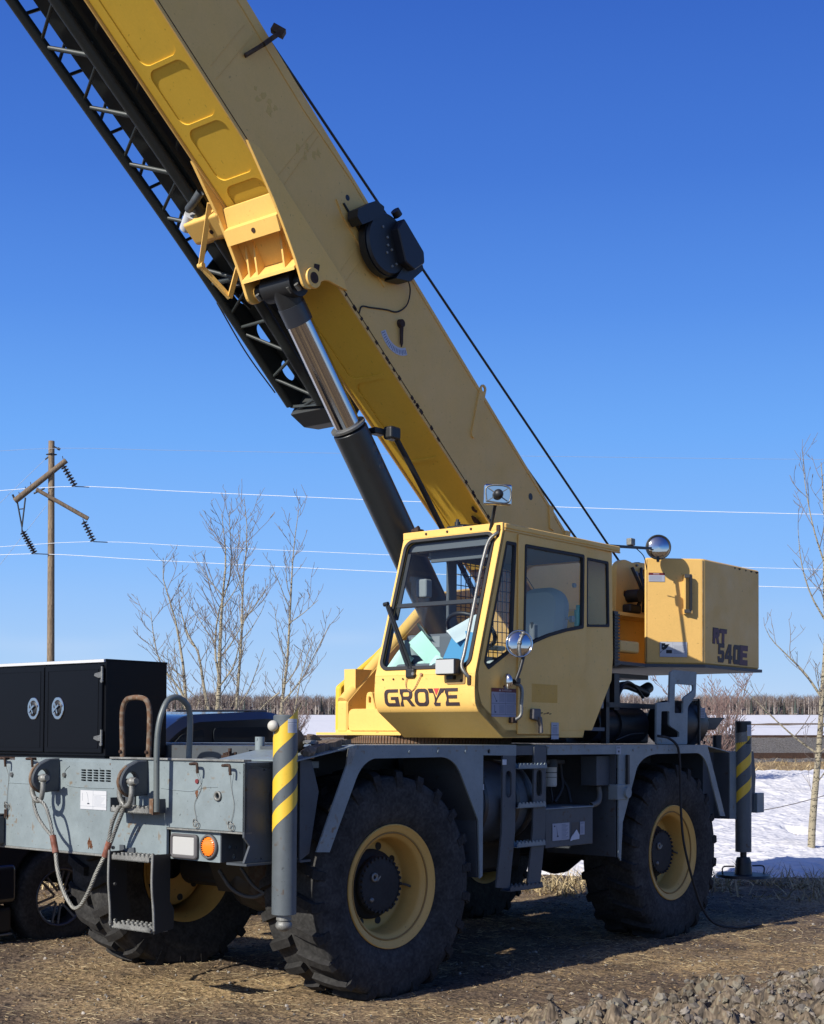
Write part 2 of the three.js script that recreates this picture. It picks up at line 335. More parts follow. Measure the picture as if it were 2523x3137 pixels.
// railway: straw bank, two ballasted tracks seen from the side
const bankM = mat([1, 1, 1], { map: T_dirt, bumpMap: T_dirtB, bumpScale: 0.12, roughness: 0.95, vertexColors: true });
const ballastM = mat([0.33, 0.31, 0.285], { map: T_stone, bumpMap: T_dirtB, bumpScale: 0.1, roughness: 0.95, specularIntensity: 0.3 });
sheet('grass_bank', gridSheet(range([37.5, 46, 60]), range([-40, 2, 60], [2, 26, 240], [26, 60, 40]), (x, z, d, l) => -0.12 + 0.3 * sstep(d, 38, 45) + 0.12 * fbm(x * 1.2, z * 1.2, 3, 4), (x, z) => { const a = fbm(x * 0.9, z * 0.9, 6, 3); return [0.52 + 0.25 * a, 0.4 + 0.2 * a, 0.21 + 0.12 * a]; }), bankM);
const strip = (d0, d1, fn, nd = 24) => gridSheet(range([d0, d1, nd]), range([-80, -10, 60], [-10, 45, 220], [45, 110, 40]), fn, () => [1, 1, 1]);
sheet('ballast', strip(45, 100, (x, z, d, l) => (d < 50 ? 0.1 + 0.01 * (d - 45) : d < 60 ? 0.15 : 0.12) + 0.12 * fbm(x * 1.6, z * 1.6, 3, 4), 80), ballastM);
function track(d, y, labelText) {
  const t = thing('railway_track', labelText, 'railway track', land(d, 10, y).toArray(), 'railway tracks beyond the snow');
  t.rotation.y = Math.atan2(-RH.z, RH.x);
  for (const s of [-0.72, 0.72]) part('rail', [box(-90, 100, 0.1, 0.26, s - 0.035, s + 0.035), box(-90, 100, 0.1, 0.12, s - 0.07, s + 0.07)], M.rustDark, t);
  const g = new THREE.BoxGeometry(0.24, 0.2, 2.6), sl = new THREE.InstancedMesh(clean(g), M.woodGrey, 300), m = new THREE.Matrix4();
  for (let i = 0; i < 300; i++) sl.setMatrixAt(i, m.makeTranslation(-85 + i * 0.6, 0.0, 0));
  sl.name = 'sleepers'; sl.userData = { kind: 'stuff' }; sl.castShadow = sl.receiveShadow = true; t.add(sl);
  return t;
}
track(51.5, 0.05, 'nearer railway track, brown rails on low ballast above the straw bank');
track(94, 0.0, 'farther railway track, a thin dark line below the snow field');
// dry grass, litter, clods: nobody could count them
function scatter(name, geo, m, n, seed, fn, tint) {
  const im = new THREE.InstancedMesh(geo, m, n), r = rng(seed), o = new THREE.Object3D(), c = new THREE.Color();
  let k = 0;
  for (let i = 0; i < n * 6 && k < n; i++) { if (fn(r, o) === false) continue; o.updateMatrix(); im.setMatrixAt(k, o.matrix); if (tint) im.setColorAt(k, tint(r, c)); k++; }
  im.count = k; im.name = name; im.userData = { kind: 'stuff' }; im.castShadow = im.receiveShadow = true;
  scene.add(im);
  return im;
}
const groundY = (d, l) => { const q = land(d, l); const hp = heap(d, l); return height(q.x, q.z) + 0.04 * fbm(q.x * 2.2, q.z * 2.2, 2, 4) + 0.014 * fbm(q.x * 9, q.z * 9, 6, 3) + hp + sstep(hp, 0.01, 0.1) * clodN(q.x, q.z) * 0.9; };
const clodGeo = (seed) => { let g = new THREE.IcosahedronGeometry(1, 1); const p = g.attributes.position, m = {}; const r = rng(seed * 31 + 7); for (let i = 0; i < p.count; i++) { const k = [p.getX(i), p.getY(i), p.getZ(i)].map((q) => q.toFixed(3)).join(); m[k] ??= 0.6 + 0.65 * r(); p.setXYZ(i, p.getX(i) * m[k], p.getY(i) * m[k] * 0.75, p.getZ(i) * m[k]); } g.computeVertexNormals(); boxUV(g); return g; };
const rockGeo = (seed, flat = 0.7) => { const g = new THREE.IcosahedronGeometry(1, 2), p = g.attributes.position; for (let i = 0; i < p.count; i++) { const x = p.getX(i), y = p.getY(i), z = p.getZ(i), n = 1 + 0.55 * fbm(x * 1.3 + seed, y * 1.3, z * 1.3, 3); p.setXYZ(i, x * n, y * n * flat, z * n); } g.computeVertexNormals(); boxUV(g); return g; };
const clayM = mat([0.215, 0.192, 0.158], { roughness: 0.95, specularIntensity: 0.25 });
for (let v = 0; v < 4; v++) scatter('clay_clods', clodGeo(v * 9.1), clayM, 1500, 100 + v, (r, o) => {
  const d = 7.2 + r() * 3.2, l = -0.4 + r() * 5.2, hp = heap(d, l);
  if (hp < 0.006 || r() > 0.2 + hp * 3.5) return false;
  const s = 0.005 + 0.028 * r() ** 4 + (r() > 0.994 ? 0.035 : 0);
  o.position.copy(land(d, l, groundY(d, l) + s * 0.2)); o.rotation.set(r() * 6, r() * 6, r() * 6); o.scale.set(s, s * (0.6 + r()), s);
}, (r, c) => { const k = 0.45 + 0.65 * r(); return c.setRGB(k, k * (0.95 + 0.06 * r()), k * (0.88 + 0.14 * r())); });
scatter('pebbles', rockGeo(40, 0.6), mat([0.24, 0.215, 0.18], { roughness: 0.9 }), 2200, 120, (r, o) => {
  const d = 7.3 + r() ** 1.3 * 8, l = -5 + r() * 12, s = 0.004 + 0.012 * r() ** 3;
  o.position.copy(land(d, l, groundY(d, l) + s * 0.2)); o.rotation.set(r() * 6, r() * 6, r() * 6); o.scale.setScalar(s);
}, (r, c) => c.setScalar(0.5 + 1.1 * r() ** 2));
const strawGeo = clean(new THREE.CylinderGeometry(0.0009, 0.0012, 1, 4, 1));
scatter('straw_litter', strawGeo, mat([0.5, 0.4, 0.23], { roughness: 0.85 }), 5000, 130, (r, o) => {
  const d = 7.3 + r() ** 1.2 * 7.5, l = -4 + r() * 9.5, q = land(d, l), k = fbm(q.x * 0.55, q.z * 0.55, 3, 4);
  if (heap(d, l) > 0.05 || r() > 0.45 + k * 1.4) return false;
  o.position.copy(land(d, l, groundY(d, l) + 0.006)); o.rotation.set(Math.PI / 2 + (r() - 0.5) * 0.5, r() * 6.283, 0, 'YXZ'); o.scale.set(1.2, 0.02 + r() * 0.055, 1.2);
}, (r, c) => c.setScalar(0.55 + 0.75 * r()));
scatter('wood_chips', clean(new THREE.BoxGeometry(1, 0.18, 0.35)), mat([0.4, 0.31, 0.19], { map: T_wood, roughness: 0.9 }), 9000, 140, (r, o) => {
  const d = 7.3 + r() ** 1.2 * 8, l = -4 + r() * 9.5, s = 0.008 + 0.026 * r() ** 2.5;
  if (heap(d, l) > 0.05) return false;
  o.position.copy(land(d, l, groundY(d, l) + 0.004)); o.rotation.set((r() - 0.5) * 0.7, r() * 6.283, (r() - 0.5) * 0.7); o.scale.setScalar(s);
}, (r, c) => c.setScalar(0.35 + 0.9 * r()));
function bladeGeo() { const g = new THREE.BufferGeometry(), p = [], idx = []; for (let i = 0; i <= 4; i++) { const t = i / 4, w = 0.012 * (1 - t * 0.9), b = 0.45 * t * t; p.push(-w, t * (1 - 0.18 * t), b, w, t * (1 - 0.18 * t), b); if (i < 4) { const k = i * 2; idx.push(k, k + 1, k + 2, k + 1, k + 3, k + 2); } } g.setAttribute('position', new THREE.Float32BufferAttribute(p, 3)); g.setIndex(idx); g.computeVertexNormals(); return g; }
const blade = bladeGeo(), grassM = mat([0.42, 0.33, 0.18], { roughness: 0.9 });
scatter('dry_grass', blade, grassM, 9000, 150, (r, o) => {
  const l = -9 + r() * 20, q0 = land(15, l), e = 15.9 + 1.2 * fbm(q0.x * 0.5, q0.z * 0.5, 4, 3), d = e + (r() + r() - 1) * 1.5;
  if (fbm(q0.x * 1.1, d, 3, 2) < -0.12) return false;
  o.position.copy(land(d, l, groundY(d, l) - 0.01)); o.rotation.set((r() - 0.5) * 1.3, r() * 6.283, (r() - 0.5) * 1.3); o.scale.set(0.5 + r() * 0.5, 0.08 + r() ** 2 * 0.2, 0.3 + r() * 0.3);
}, (r, c) => c.setScalar(0.4 + 0.9 * r()));
scatter('bank_grass', blade, mat([0.5, 0.38, 0.2], { roughness: 0.9 }), 14000, 160, (r, o) => {
  const d = 38.5 + r() * 7, l = -14 + r() * 40;
  o.position.copy(land(d, l, -0.25 + 0.3 * sstep(d, 38, 45))); o.rotation.set((r() - 0.5) * 2, r() * 6.283, (r() - 0.5) * 2); o.scale.set(2.2, 0.12 + r() * 0.2, 0.5);
}, (r, c) => c.setScalar(0.5 + 0.8 * r()));
for (const [d, l, a, w, s] of [[8.55, 3.35, 0.1, 1.5, 1], [8.42, 3.7, 0.2, 0.9, 2]]) solo('wood_plank', new THREE.BoxGeometry(w, 0.012, 0.05, 6, 1, 1).rotateY(0.02 * s).applyMatrix4(new THREE.Matrix4().makeBasis(RH, new THREE.Vector3(0, 1, 0), FH.clone().negate())).rotateY(0.0).translate(...land(d, l, groundY(d, l) + 0.035).toArray()), M.wood, s === 1 ? 'long pale lath lying in the dirt by the shadow edge' : 'short pale lath nearest the clay heap in the dirt', 'plank', 'laths in the dirt');
// ================================================================== THE CRANE (its own axes: x to the rear, y up, z to its left side; origin at the front axle)
const crane = thing('rough_terrain_crane', 'large yellow and grey rough terrain crane with its boom raised', 'crane', [0, 0.7, 0]);
crane.quaternion.setFromRotationMatrix(new THREE.Matrix4().makeBasis(new THREE.Vector3(0.99984, -0.01795, -0.00008), new THREE.Vector3(0.01795, 0.99981, -0.00694), new THREE.Vector3(0.0002, 0.00693, 0.99998)));
crane.updateMatrixWorld(true);
const P = (name, geos, m, parent = crane) => part(name, geos, m, parent);
const bolt = (p, n, r = 0.011, h = 0.012) => { const a = v3(p); return cyl(a, a.clone().addScaledVector(v3(n), h), r, r * 0.9, 6); };

// ---- front counterweight plate
const FX = -1.247;
{
  const plate = rpoly([[-1.62, 0.2], [-1.62, 0.79], [-0.13, 0.79], [-0.13, 0.812], [1.1, 0.812], [1.1, 0.402], [0.412, 0.402], [0.412, 0.2]], 0.004);
  const slots = [];
  for (let i = 0; i < 5; i++) for (let j = 0; j < 5; j++) slots.push(rrect(-0.438 + i * 0.0635, -0.438 + i * 0.0635 + 0.05, 0.664 + j * 0.0163, 0.664 + j * 0.0163 + 0.0105, 0.005, THREE.Path));
  const fp = P('front_plate', extX(plate, FX, FX + 0.022, [...slots, ring(0.876, 0.607, 0.02), ring(-0.61, 0.7, 0.012), ring(0.322, 0.694, 0.012), ring(0.69, 0.69, 0.013)], 0.002), M.grey);
  each('edge_strip', [box(FX - 0.008, FX + 0.03, 0.186, 0.2, -1.62, 0.42, 0.004), box(FX - 0.014, FX + 0.05, 0.813, 0.826, -0.132, 1.105, 0.003)], M.galv);
  each('inner_box', [box(FX + 0.03, -0.75, 0.21, 0.78, -1.2, 0.4), box(FX + 0.1, -0.75, 0.41, 0.78, 0.4, 1.08)], M.black);
  // welded seams and small fittings on the plate
  each('plate_seam', [tube([[FX - 0.001, 0.634, -1.24], [FX - 0.001, 0.632, -0.96]], 0.003), tube([[FX - 0.001, 0.76, -0.56], [FX - 0.001, 0.735, -0.6], [FX - 0.001, 0.67, -0.63], [FX - 0.001, 0.64, -0.59], [FX - 0.001, 0.628, -0.54], [FX - 0.001, 0.625, -0.1]], 0.003, 6, 40),
    tube([[FX - 0.001, 0.64, 0.36], [FX - 0.001, 0.632, 0.5], [FX - 0.001, 0.632, 0.66], [FX - 0.001, 0.65, 0.7], [FX - 0.001, 0.7, 0.735], [FX - 0.001, 0.76, 0.69]], 0.0025, 6, 40), tube([[FX - 0.001, 0.633, 0.67], [FX - 0.001, 0.655, 0.76], [FX - 0.001, 0.66, 0.87]], 0.0022)], M.grey, fp);
  each('plate_bolt', [[-0.61, 0.7], [0.322, 0.694], [-1.2, 0.69]].map(([z, y]) => cyl([FX, y, z], [FX - 0.014, y, z], 0.018, 0.015, 6)), M.steel, fp);
  P('plug', [latheZ([[0.016, 0], [0.03, 0], [0.03, 0.012], [0.02, 0.014], [0.016, 0.004]], 20).rotateY(-Math.PI / 2).translate(FX, 0.607, 0.876)], M.galv, fp);
  P('reflector', cyl([FX, 0.69, 0.69], [FX - 0.008, 0.69, 0.69], 0.014, 0.014, 14), mat([0.16, 0.03, 0.03], { roughness: 0.4 }), fp);
  for (const [z, y] of [[0.716, 0.795], [1.0, 0.79], [-1.24, 0.8], [-0.93, 0.802]]) P('locking_pin', [cyl([FX + 0.02, y, z - 0.03], [FX - 0.05, y, z - 0.03], 0.009, 0.009, 8), tube([[FX - 0.045, y, z - 0.045], [FX - 0.05, y, z + 0.02], [FX - 0.05, y - 0.02, z + 0.026], [FX - 0.045, y - 0.055, z + 0.024]], 0.0085)], M.rustDark, fp);
  for (const [z, y0, y1, b] of [[0.7, 0.74, 0.46, 0.03], [1.005, 0.74, 0.46, -0.012], [-1.24, 0.74, 0.5, 0.006]]) {
    P('pin_lanyard', tube([[FX - 0.03, y0 + 0.02, z], [FX - 0.006, (y0 + y1) / 2 + 0.06, z + b], [FX - 0.006, (y0 + y1) / 2 - 0.05, z - b], [FX - 0.006, y1, z - 0.01]], 0.0016, 5), M.galv, fp);
    each('split_ring', [new THREE.TorusGeometry(0.024, 0.0028, 6, 20).rotateY(1.2).translate(FX - 0.012, y1 - 0.02, z - 0.02), new THREE.TorusGeometry(0.019, 0.0026, 6, 20).rotateY(1.9).rotateX(0.4).translate(FX - 0.016, y1 - 0.03, z)], M.galv, fp);
  }
  const rr = rng(5), blot = (y, z, s) => { const p = []; for (let i = 0; i < 12; i++) { const a = i / 12 * 6.283, r = s * (0.45 + 0.9 * rr()); p.push([z + Math.cos(a) * r * 0.6, y + Math.sin(a) * r]); } return extX(poly(p), FX - 0.0012, FX + 0.001); };
  each('rust_spot', [blot(0.262, -0.34, 0.035), blot(0.245, -0.318, 0.022), blot(0.28, -0.345, 0.02), blot(0.614, 0.685, 0.022), blot(0.596, 0.69, 0.012), blot(0.78, -0.14, 0.008)], mat([0.3, 0.17, 0.1], { map: T_rust, roughness: 0.9 }), fp);
  const chart = label(256, 192, (g, w, h) => {
    g.fillStyle = '#f2f4f6'; g.fillRect(0, 0, w, h); g.strokeStyle = '#8d97a6'; g.lineWidth = 2; g.strokeRect(2, 2, w - 4, h - 4);
    g.beginPath(); g.moveTo(126, 0); g.lineTo(126, h); g.moveTo(126, 46); g.lineTo(w, 46); g.moveTo(0, 160); g.lineTo(w, 160); g.stroke();
    g.strokeStyle = '#5a6478'; g.lineWidth = 2; g.beginPath(); g.moveTo(62, 20); g.quadraticCurveTo(80, 60, 80, 132); g.moveTo(22, 30); g.lineTo(22, 110); g.stroke(); g.fillStyle = '#333c50'; g.fillRect(70, 128, 22, 12);
    g.fillStyle = '#b9c0cb'; for (let i = 0; i < 9; i++) g.fillRect(136, 58 + i * 11, 70 + ((i * 37) % 44), 3);
  });
  sticker('chart_sticker', 0.272, 0.125, chart, [FX, 0.482, -0.441], Z, Y, fp).rotation.z = 0;
}
// ---- light unit in the lower left corner, and the dark end of the plate on the other side
{
  const lu = P('light_unit', [extX(rrect(0.414, 0.858, 0.208, 0.388, 0.006), FX + 0.035, FX + 0.05), box(FX + 0.05, -1.0, 0.208, 0.388, 0.414, 0.858)], M.grey);
  P('light_unit_side', ext([[FX + 0.036, 0.21], [-1.03, 0.205], [-1.03, 0.33], [-1.05, 0.384], [FX + 0.036, 0.388]], 0.01, [0, 0, 0.856], X, Y, [ring(-1.14, 0.3, 0.012), ring(-1.105, 0.24, 0.016), ring(-1.09, 0.292, 0.007)]), M.greyDark, lu);
  P('ledge', box(FX + 0.002, FX + 0.06, 0.39, 0.4, 0.414, 1.1), M.galv, lu);
  const bz = P('lamp_bezel', [extX(rrect(0.43, 0.672, 0.216, 0.366, 0.026), FX + 0.012, FX + 0.036, [rrect(0.449, 0.645, 0.236, 0.348, 0.012, THREE.Path)], 0.006)], M.bezel, lu);
  P('headlight', extX(rrect(0.447, 0.647, 0.234, 0.35, 0.012), FX + 0.016, FX + 0.034, [], 0.006), M.lens, lu);
  P('lamp_bezel', latheZ([[0.062, 0], [0.074, 0], [0.076, 0.012], [0.07, 0.024], [0.062, 0.02]], 32).rotateY(-Math.PI / 2).translate(FX + 0.036, 0.299, 0.768), M.bezel, lu);
  const amber = [latheZ([[0, 0.026], [0.03, 0.025], [0.05, 0.02], [0.063, 0.008], [0.063, 0]], 28).rotateY(-Math.PI / 2).translate(FX + 0.036, 0.299, 0.768)];
  for (let i = 0; i < 9; i++) { const y = 0.25 + i * 0.0122, hw = Math.sqrt(Math.max(0, 0.055 ** 2 - (y - 0.299) ** 2)); if (hw > 0.01) amber.push(box(FX + 0.012, FX + 0.018, y - 0.002, y + 0.002, 0.768 - hw, 0.768 + hw)); }
  P('turn_signal', amber, M.amber, lu);
  const el = P('end_box', [box(FX - 0.09, FX - 0.004, 0.205, 0.41, -1.72, -1.265, 0.02)], M.greyDark);
  P('ledge', box(FX - 0.1, FX, 0.412, 0.42, -1.72, -1.27), M.galv, el);
}
// ---- deck behind the plate
P('front_deck', [box(FX + 0.02, -0.62, 0.77, 0.81, -1.2, 1.1)], M.grey);
P('frame', [box(-0.75, 5.1, 0.15, 0.72, -0.46, -0.42), box(-0.75, 5.1, 0.15, 0.72, 0.42, 0.46), box(-0.75, 5.1, 0.55, 0.6, -0.42, 0.42), box(-0.6, 1.0, 0.72, 0.9, -0.46, 0.46), box(2.7, 4.6, 0.72, 0.86, -0.46, 0.46)], M.greyDark);
// ---- tow brackets
for (const z of [-0.69, 0.21]) {
  const s = new THREE.Shape();
  s.moveTo(FX, 0.81); s.lineTo(-1.33, 0.806); s.lineTo(-1.4, 0.775); s.bezierCurveTo(-1.45, 0.74, -1.475, 0.68, -1.452, 0.645); s.bezierCurveTo(-1.43, 0.6, -1.37, 0.578, -1.33, 0.588); s.lineTo(FX, 0.594);
  const hole = new THREE.Path(); hole.absellipse(-1.372, 0.69, 0.046, 0.047, 0, Math.PI * 2);
  const b = P('tow_bracket', extZ(s, z - 0.025, z + 0.025, [hole], 0.006, 24), M.greyDark);
  P('worn_rim', tube([[-1.4, 0.772, z], [-1.446, 0.728, z], [-1.46, 0.68, z], [-1.448, 0.635, z], [-1.41, 0.603, z], [-1.36, 0.588, z]], 0.012, 8, 30), M.rust, b);
}
// ---- left end plate of the front box
P('end_plate', ext(rpoly([[FX, 0.22], [-0.978, 0.219], [-0.978, 0.578], [-0.927, 0.579], [-0.93, 0.812], [FX, 0.806], [FX, 0.37], [-1.2, 0.32]], 0.004), 0.016, [0, 0, 1.084], X, Y, [ring(-1.09, 0.765, 0.008), ring(-1.11, 0.24, 0.008)]), M.greyDark);
P('end_plate_cable', tube([[-0.985, 0.8, 1.104], [-1.03, 0.66, 1.104], [-1.046, 0.6, 1.104], [-1.03, 0.45, 1.104], [-0.995, 0.26, 1.104]], 0.004), M.rubber);
P('end_plate_foot', box(FX, -0.93, 0.205, 0.218, 0.95, 1.12), M.greyDark);
// ---- front steps, handrail, deck handle
{
  const sx = FX - 0.125;
  const tread = (x, y, z0, z1, m, parent) => { // serrated grating tread facing the front
    const pts = [[z0, y], [z1, y]], n = 9, w = (z1 - z0) / n;
    const teeth = [[z1, y + 0.03]];
    for (let i = n; i > 0; i--) { const b = z0 + w * i; teeth.push([b - w * 0.12, y + 0.03], [b - w * 0.3, y + 0.043], [b - w * 0.62, y + 0.043], [b - w * 0.8, y + 0.03]); }
    teeth.push([z0, y + 0.03]);
    const t = P('step_tread', [extX(poly([...pts, ...teeth]), x, x + 0.008), extX(poly([...pts, ...teeth]), x + 0.11, x + 0.118), box(x, x + 0.118, y, y + 0.006, z0, z1)], m, parent);
    for (let i = 0; i < n - 1; i++) P('grip_tooth', latheZ([[0.01, 0], [0.013, 0.0], [0.013, 0.012], [0.009, 0.012]], 10).rotateX(-Math.PI / 2).translate(x + 0.055, y + 0.02 + 0.012, z0 + w * (i + 1)), m, t);
    return t;
  };
  const u = tread(sx, 0.485, 0.03, 0.39, M.galv, crane);
  P('step_hanger', [extX(poly([[-0.02, 0.5], [0.0, 0.6], [0.12, 0.6], [0.12, 0.5]]), FX - 0.012, FX - 0.004), box(sx, FX, 0.488, 0.575, 0.392, 0.4), box(sx, FX, 0.488, 0.575, 0.02, 0.028)], M.greyDark, u);
  P('step_lug', box(sx - 0.004, sx + 0.03, 0.488, 0.58, 0.402, 0.425), M.rust, u);
  const hr = P('front_handrail', tube([[sx + 0.02, 0.5, 0.44], [sx + 0.02, 0.98, 0.445], [sx + 0.045, 1.1, 0.45], [sx + 0.1, 1.185, 0.45], [sx + 0.17, 1.2, 0.452], [sx + 0.25, 1.15, 0.452], [sx + 0.27, 1.08, 0.452], [sx + 0.265, 0.82, 0.452]], 0.0185, 12, 70), mat([0.16, 0.18, 0.17], { map: T_grey, roughness: 0.45, metalness: 0.2 }));
  P('rail_flange', [box(sx - 0.005, sx + 0.05, 0.482, 0.58, 0.428, 0.436), bolt([sx + 0.02, 0.56, 0.436], Z), bolt([sx + 0.02, 0.51, 0.436], Z)], M.rust, hr);
  const l = tread(sx, 0.19, 0.045, 0.4, M.galv, crane);
  P('step_hanger', [ext([[-0.02, 0.2], [-0.02, 0.272], [0.02, 0.272], [0.025, 0.25], [0.12, 0.262], [0.13, 0.2]], 0.01, [FX - 0.004, 0, 0], Z, Y)], M.greyDark, l);
  each('hanger_bolt', [[0.0, 0.26], [0.012, 0.215], [0.012, 0.125], [0.02, 0.035], [0.03, -0.19]].map(([z, y]) => bolt([sx + 0.035, y, z + 0.008], Z, 0.012)), M.steel, l);
  for (const [z, tilt] of [[0.0, 0.02], [0.405, 0.03]]) {
    const side = P('ladder_side', ext([[sx, 0.24], [sx - 0.005, 0.06], [sx + 0.01, -0.24], [sx + 0.16, -0.22], [sx + 0.165, -0.1], [sx + 0.13, -0.05], [sx + 0.13, 0.24]], 0.012, [0, 0, z + tilt], X, Y), M.black);
    P('ladder_edge', tube([[sx - 0.004, 0.25, z + tilt + 0.005], [sx - 0.008, 0.06, z + tilt + 0.005], [sx + 0.004, -0.1, z + tilt + 0.008], [sx + 0.008, -0.22, z + tilt + 0.01]], 0.0085, 6), M.galv, side);
  }
  const b = tread(sx + 0.01, -0.235, 0.04, 0.43, M.galv, crane);
  each('tread_bolt', [bolt([sx, -0.2, 0.045], [-1, 0, 0], 0.013), bolt([sx, -0.215, 0.42], [-1, 0, 0], 0.014)], M.steel, b);
  const dh = P('deck_handle', tube([[-1.2, 0.82, -0.075], [-1.2, 1.14, -0.078], [-1.2, 1.19, -0.045], [-1.2, 1.202, 0], [-1.2, 1.202, 0.1], [-1.2, 1.186, 0.15], [-1.2, 1.14, 0.178], [-1.2, 0.82, 0.18]], 0.017, 12, 60), M.rust);
  each('handle_bolt', [bolt([-1.217, 0.86, -0.075], [-1, 0, 0], 0.012, 0.01), bolt([-1.217, 0.86, 0.18], [-1, 0, 0], 0.012, 0.01)], M.rustDark, dh);
}
P('stub_post', [cyl([-0.64, 0.81, 0.6], [-0.64, 0.96, 0.6], 0.031, 0.031, 18), cyl([-0.673, 0.945, 0.6], [-0.667, 0.945, 0.6], 0.01)], M.grey);
P('rope_stub', [...[0, 1, 2, 3, 4].map((i) => cyl([-0.76, 0.82, 0.4 + i * 0.025], [-0.76, 0.855 + (i % 3) * 0.006, 0.4 + i * 0.025], 0.011)), box(-0.77, -0.7, 0.81, 0.84, 0.38, 0.53), cyl([-0.75, 0.84, 0.44], [-0.75, 0.885, 0.44], 0.012)], M.rustDark);

// ---- outrigger jacks (left front, left rear; the right ones mirror them)
function helix(rad, h, centre, y0, a0, a1, rise) { // diagonal band on a cylinder between angles a0..a1
  const g = new THREE.BufferGeometry(), p = [], n = [], idx = [], N = 24;
  for (let i = 0; i <= N; i++) {
    const a = lerp(a0, a1, i / N), y = y0 + rise * i / N, c = Math.cos(a), s = Math.sin(a);
    p.push(centre[0] + c * rad, y, centre[1] + s * rad, centre[0] + c * rad, y + h, centre[1] + s * rad); n.push(c, 0, s, c, 0, s);
    if (i < N) { const k = i * 2; if ((a1 - a0) > 0) idx.push(k, k + 1, k + 2, k + 1, k + 3, k + 2); else idx.push(k, k + 2, k + 1, k + 1, k + 2, k + 3); }
  }
  g.setAttribute('position', new THREE.Float32BufferAttribute(p, 3)); g.setAttribute('normal', new THREE.Float32BufferAttribute(n, 3)); g.setIndex(idx);
  return g;
}
const jackText = label(128, 128, (g, w, h) => { g.fillStyle = '#e9edf2'; g.fillRect(0, 0, w, h); g.fillStyle = '#7d8897'; g.fillRect(0, 32, w, 4); for (let i = 0; i < 7; i++) g.fillRect(10, 50 + i * 10, 70 + (i * 29) % 40, 2); });
function jack(x, z, y0, y1, rear) {
  const j = P('outrigger_jack', [cyl([x, y0, z], [x, y1, z], 0.073, 0.073, 40), cyl([x, y1, z], [x, y1 + 0.006, z], 0.07, 0.066, 40)], M.jackGrey);
  const camA = 2.36; // angle towards the front left corner
  const bands = rear ? [[0.86, 0.1], [0.62, 0.1], [0.39, 0.1]] : [[0.855, 0.125], [0.605, 0.115], [0.42, 0.1]];
  bands.forEach(([y, h]) => P('hazard_stripe', helix(0.0738, h, [x, z], y - 0.035, camA + 1.62, camA - 1.62, 0.21), rear ? M.hazard : M.hazard, j));
  const a0 = camA - 0.18, a1 = camA - 1.15, st = helix(0.0742, rear ? 0.1 : 0.082, [x, z], y1 - (rear ? 0.13 : 0.1), a0, a1, 0);
  const uv = []; for (let i = 0; i <= 24; i++) uv.push(i / 24, 0, i / 24, 1); st.setAttribute('uv', new THREE.Float32BufferAttribute(uv, 2)); st.userData.keepUV = true;
  P('jack_label', st, jackText, j);
  if (rear) P('jack_cap', helix(0.0739, 0.2, [x, z], y1 - 0.205, 0, 6.2831, 0), M.black, j), P('pale_band', helix(0.0741, 0.09, [x, z], y1 - 0.2, camA + 1.6, camA - 0.2, 0.02), M.galv, j);
  return j;
}
const jf = jack(-1.015, 1.2, -0.085, 1.085, false);
P('jack_knob', [new THREE.SphereGeometry(0.03, 16, 12).scale(1, 1.1, 1.15).translate(-1.105, 1.025, 1.185), cyl([-1.09, 1.02, 1.19], [-1.05, 1.02, 1.2], 0.018)], M.offwhite, jf);
P('jack_foot', [cyl([-1.015, -0.12, 1.2], [-1.015, -0.08, 1.2], 0.045), new THREE.SphereGeometry(0.05, 18, 14).scale(1, 0.75, 1).translate(-1.015, -0.15, 1.2)], M.galv, jf);
const jr = jack(4.96, 1.2, -0.07, 1.125, true);
P('jack_rod', [cyl([4.96, -0.13, 1.2], [4.96, -0.07, 1.2], 0.03), cyl([4.96, -0.17, 1.2], [4.96, -0.12, 1.2], 0.075, 0.06), cyl([4.96, -0.29, 1.2], [4.96, -0.16, 1.2], 0.082, 0.07, 24)], M.black, jr);
const pad = P('float_pad', [cyl([4.96, -0.3, 1.2], [4.96, -0.275, 1.2], 0.25, 0.24, 36)], M.black, jr);
for (const s of [-1, 1]) P('pad_handle', tube([[4.96 + s * 0.17, -0.28, 1.2 + s * 0.12], [4.96 + s * 0.17, -0.21, 1.2 + s * 0.12], [4.96 + s * 0.08, -0.2, 1.2 + s * 0.05]], 0.007), M.black, jr);
for (const x of [-0.838, 5.225]) P('outrigger_jack', cyl([x, x < 0 ? 0.24 : -0.07, -1.02], [x, 0.8, -1.02], 0.073, 0.073, 32), M.jackGrey);
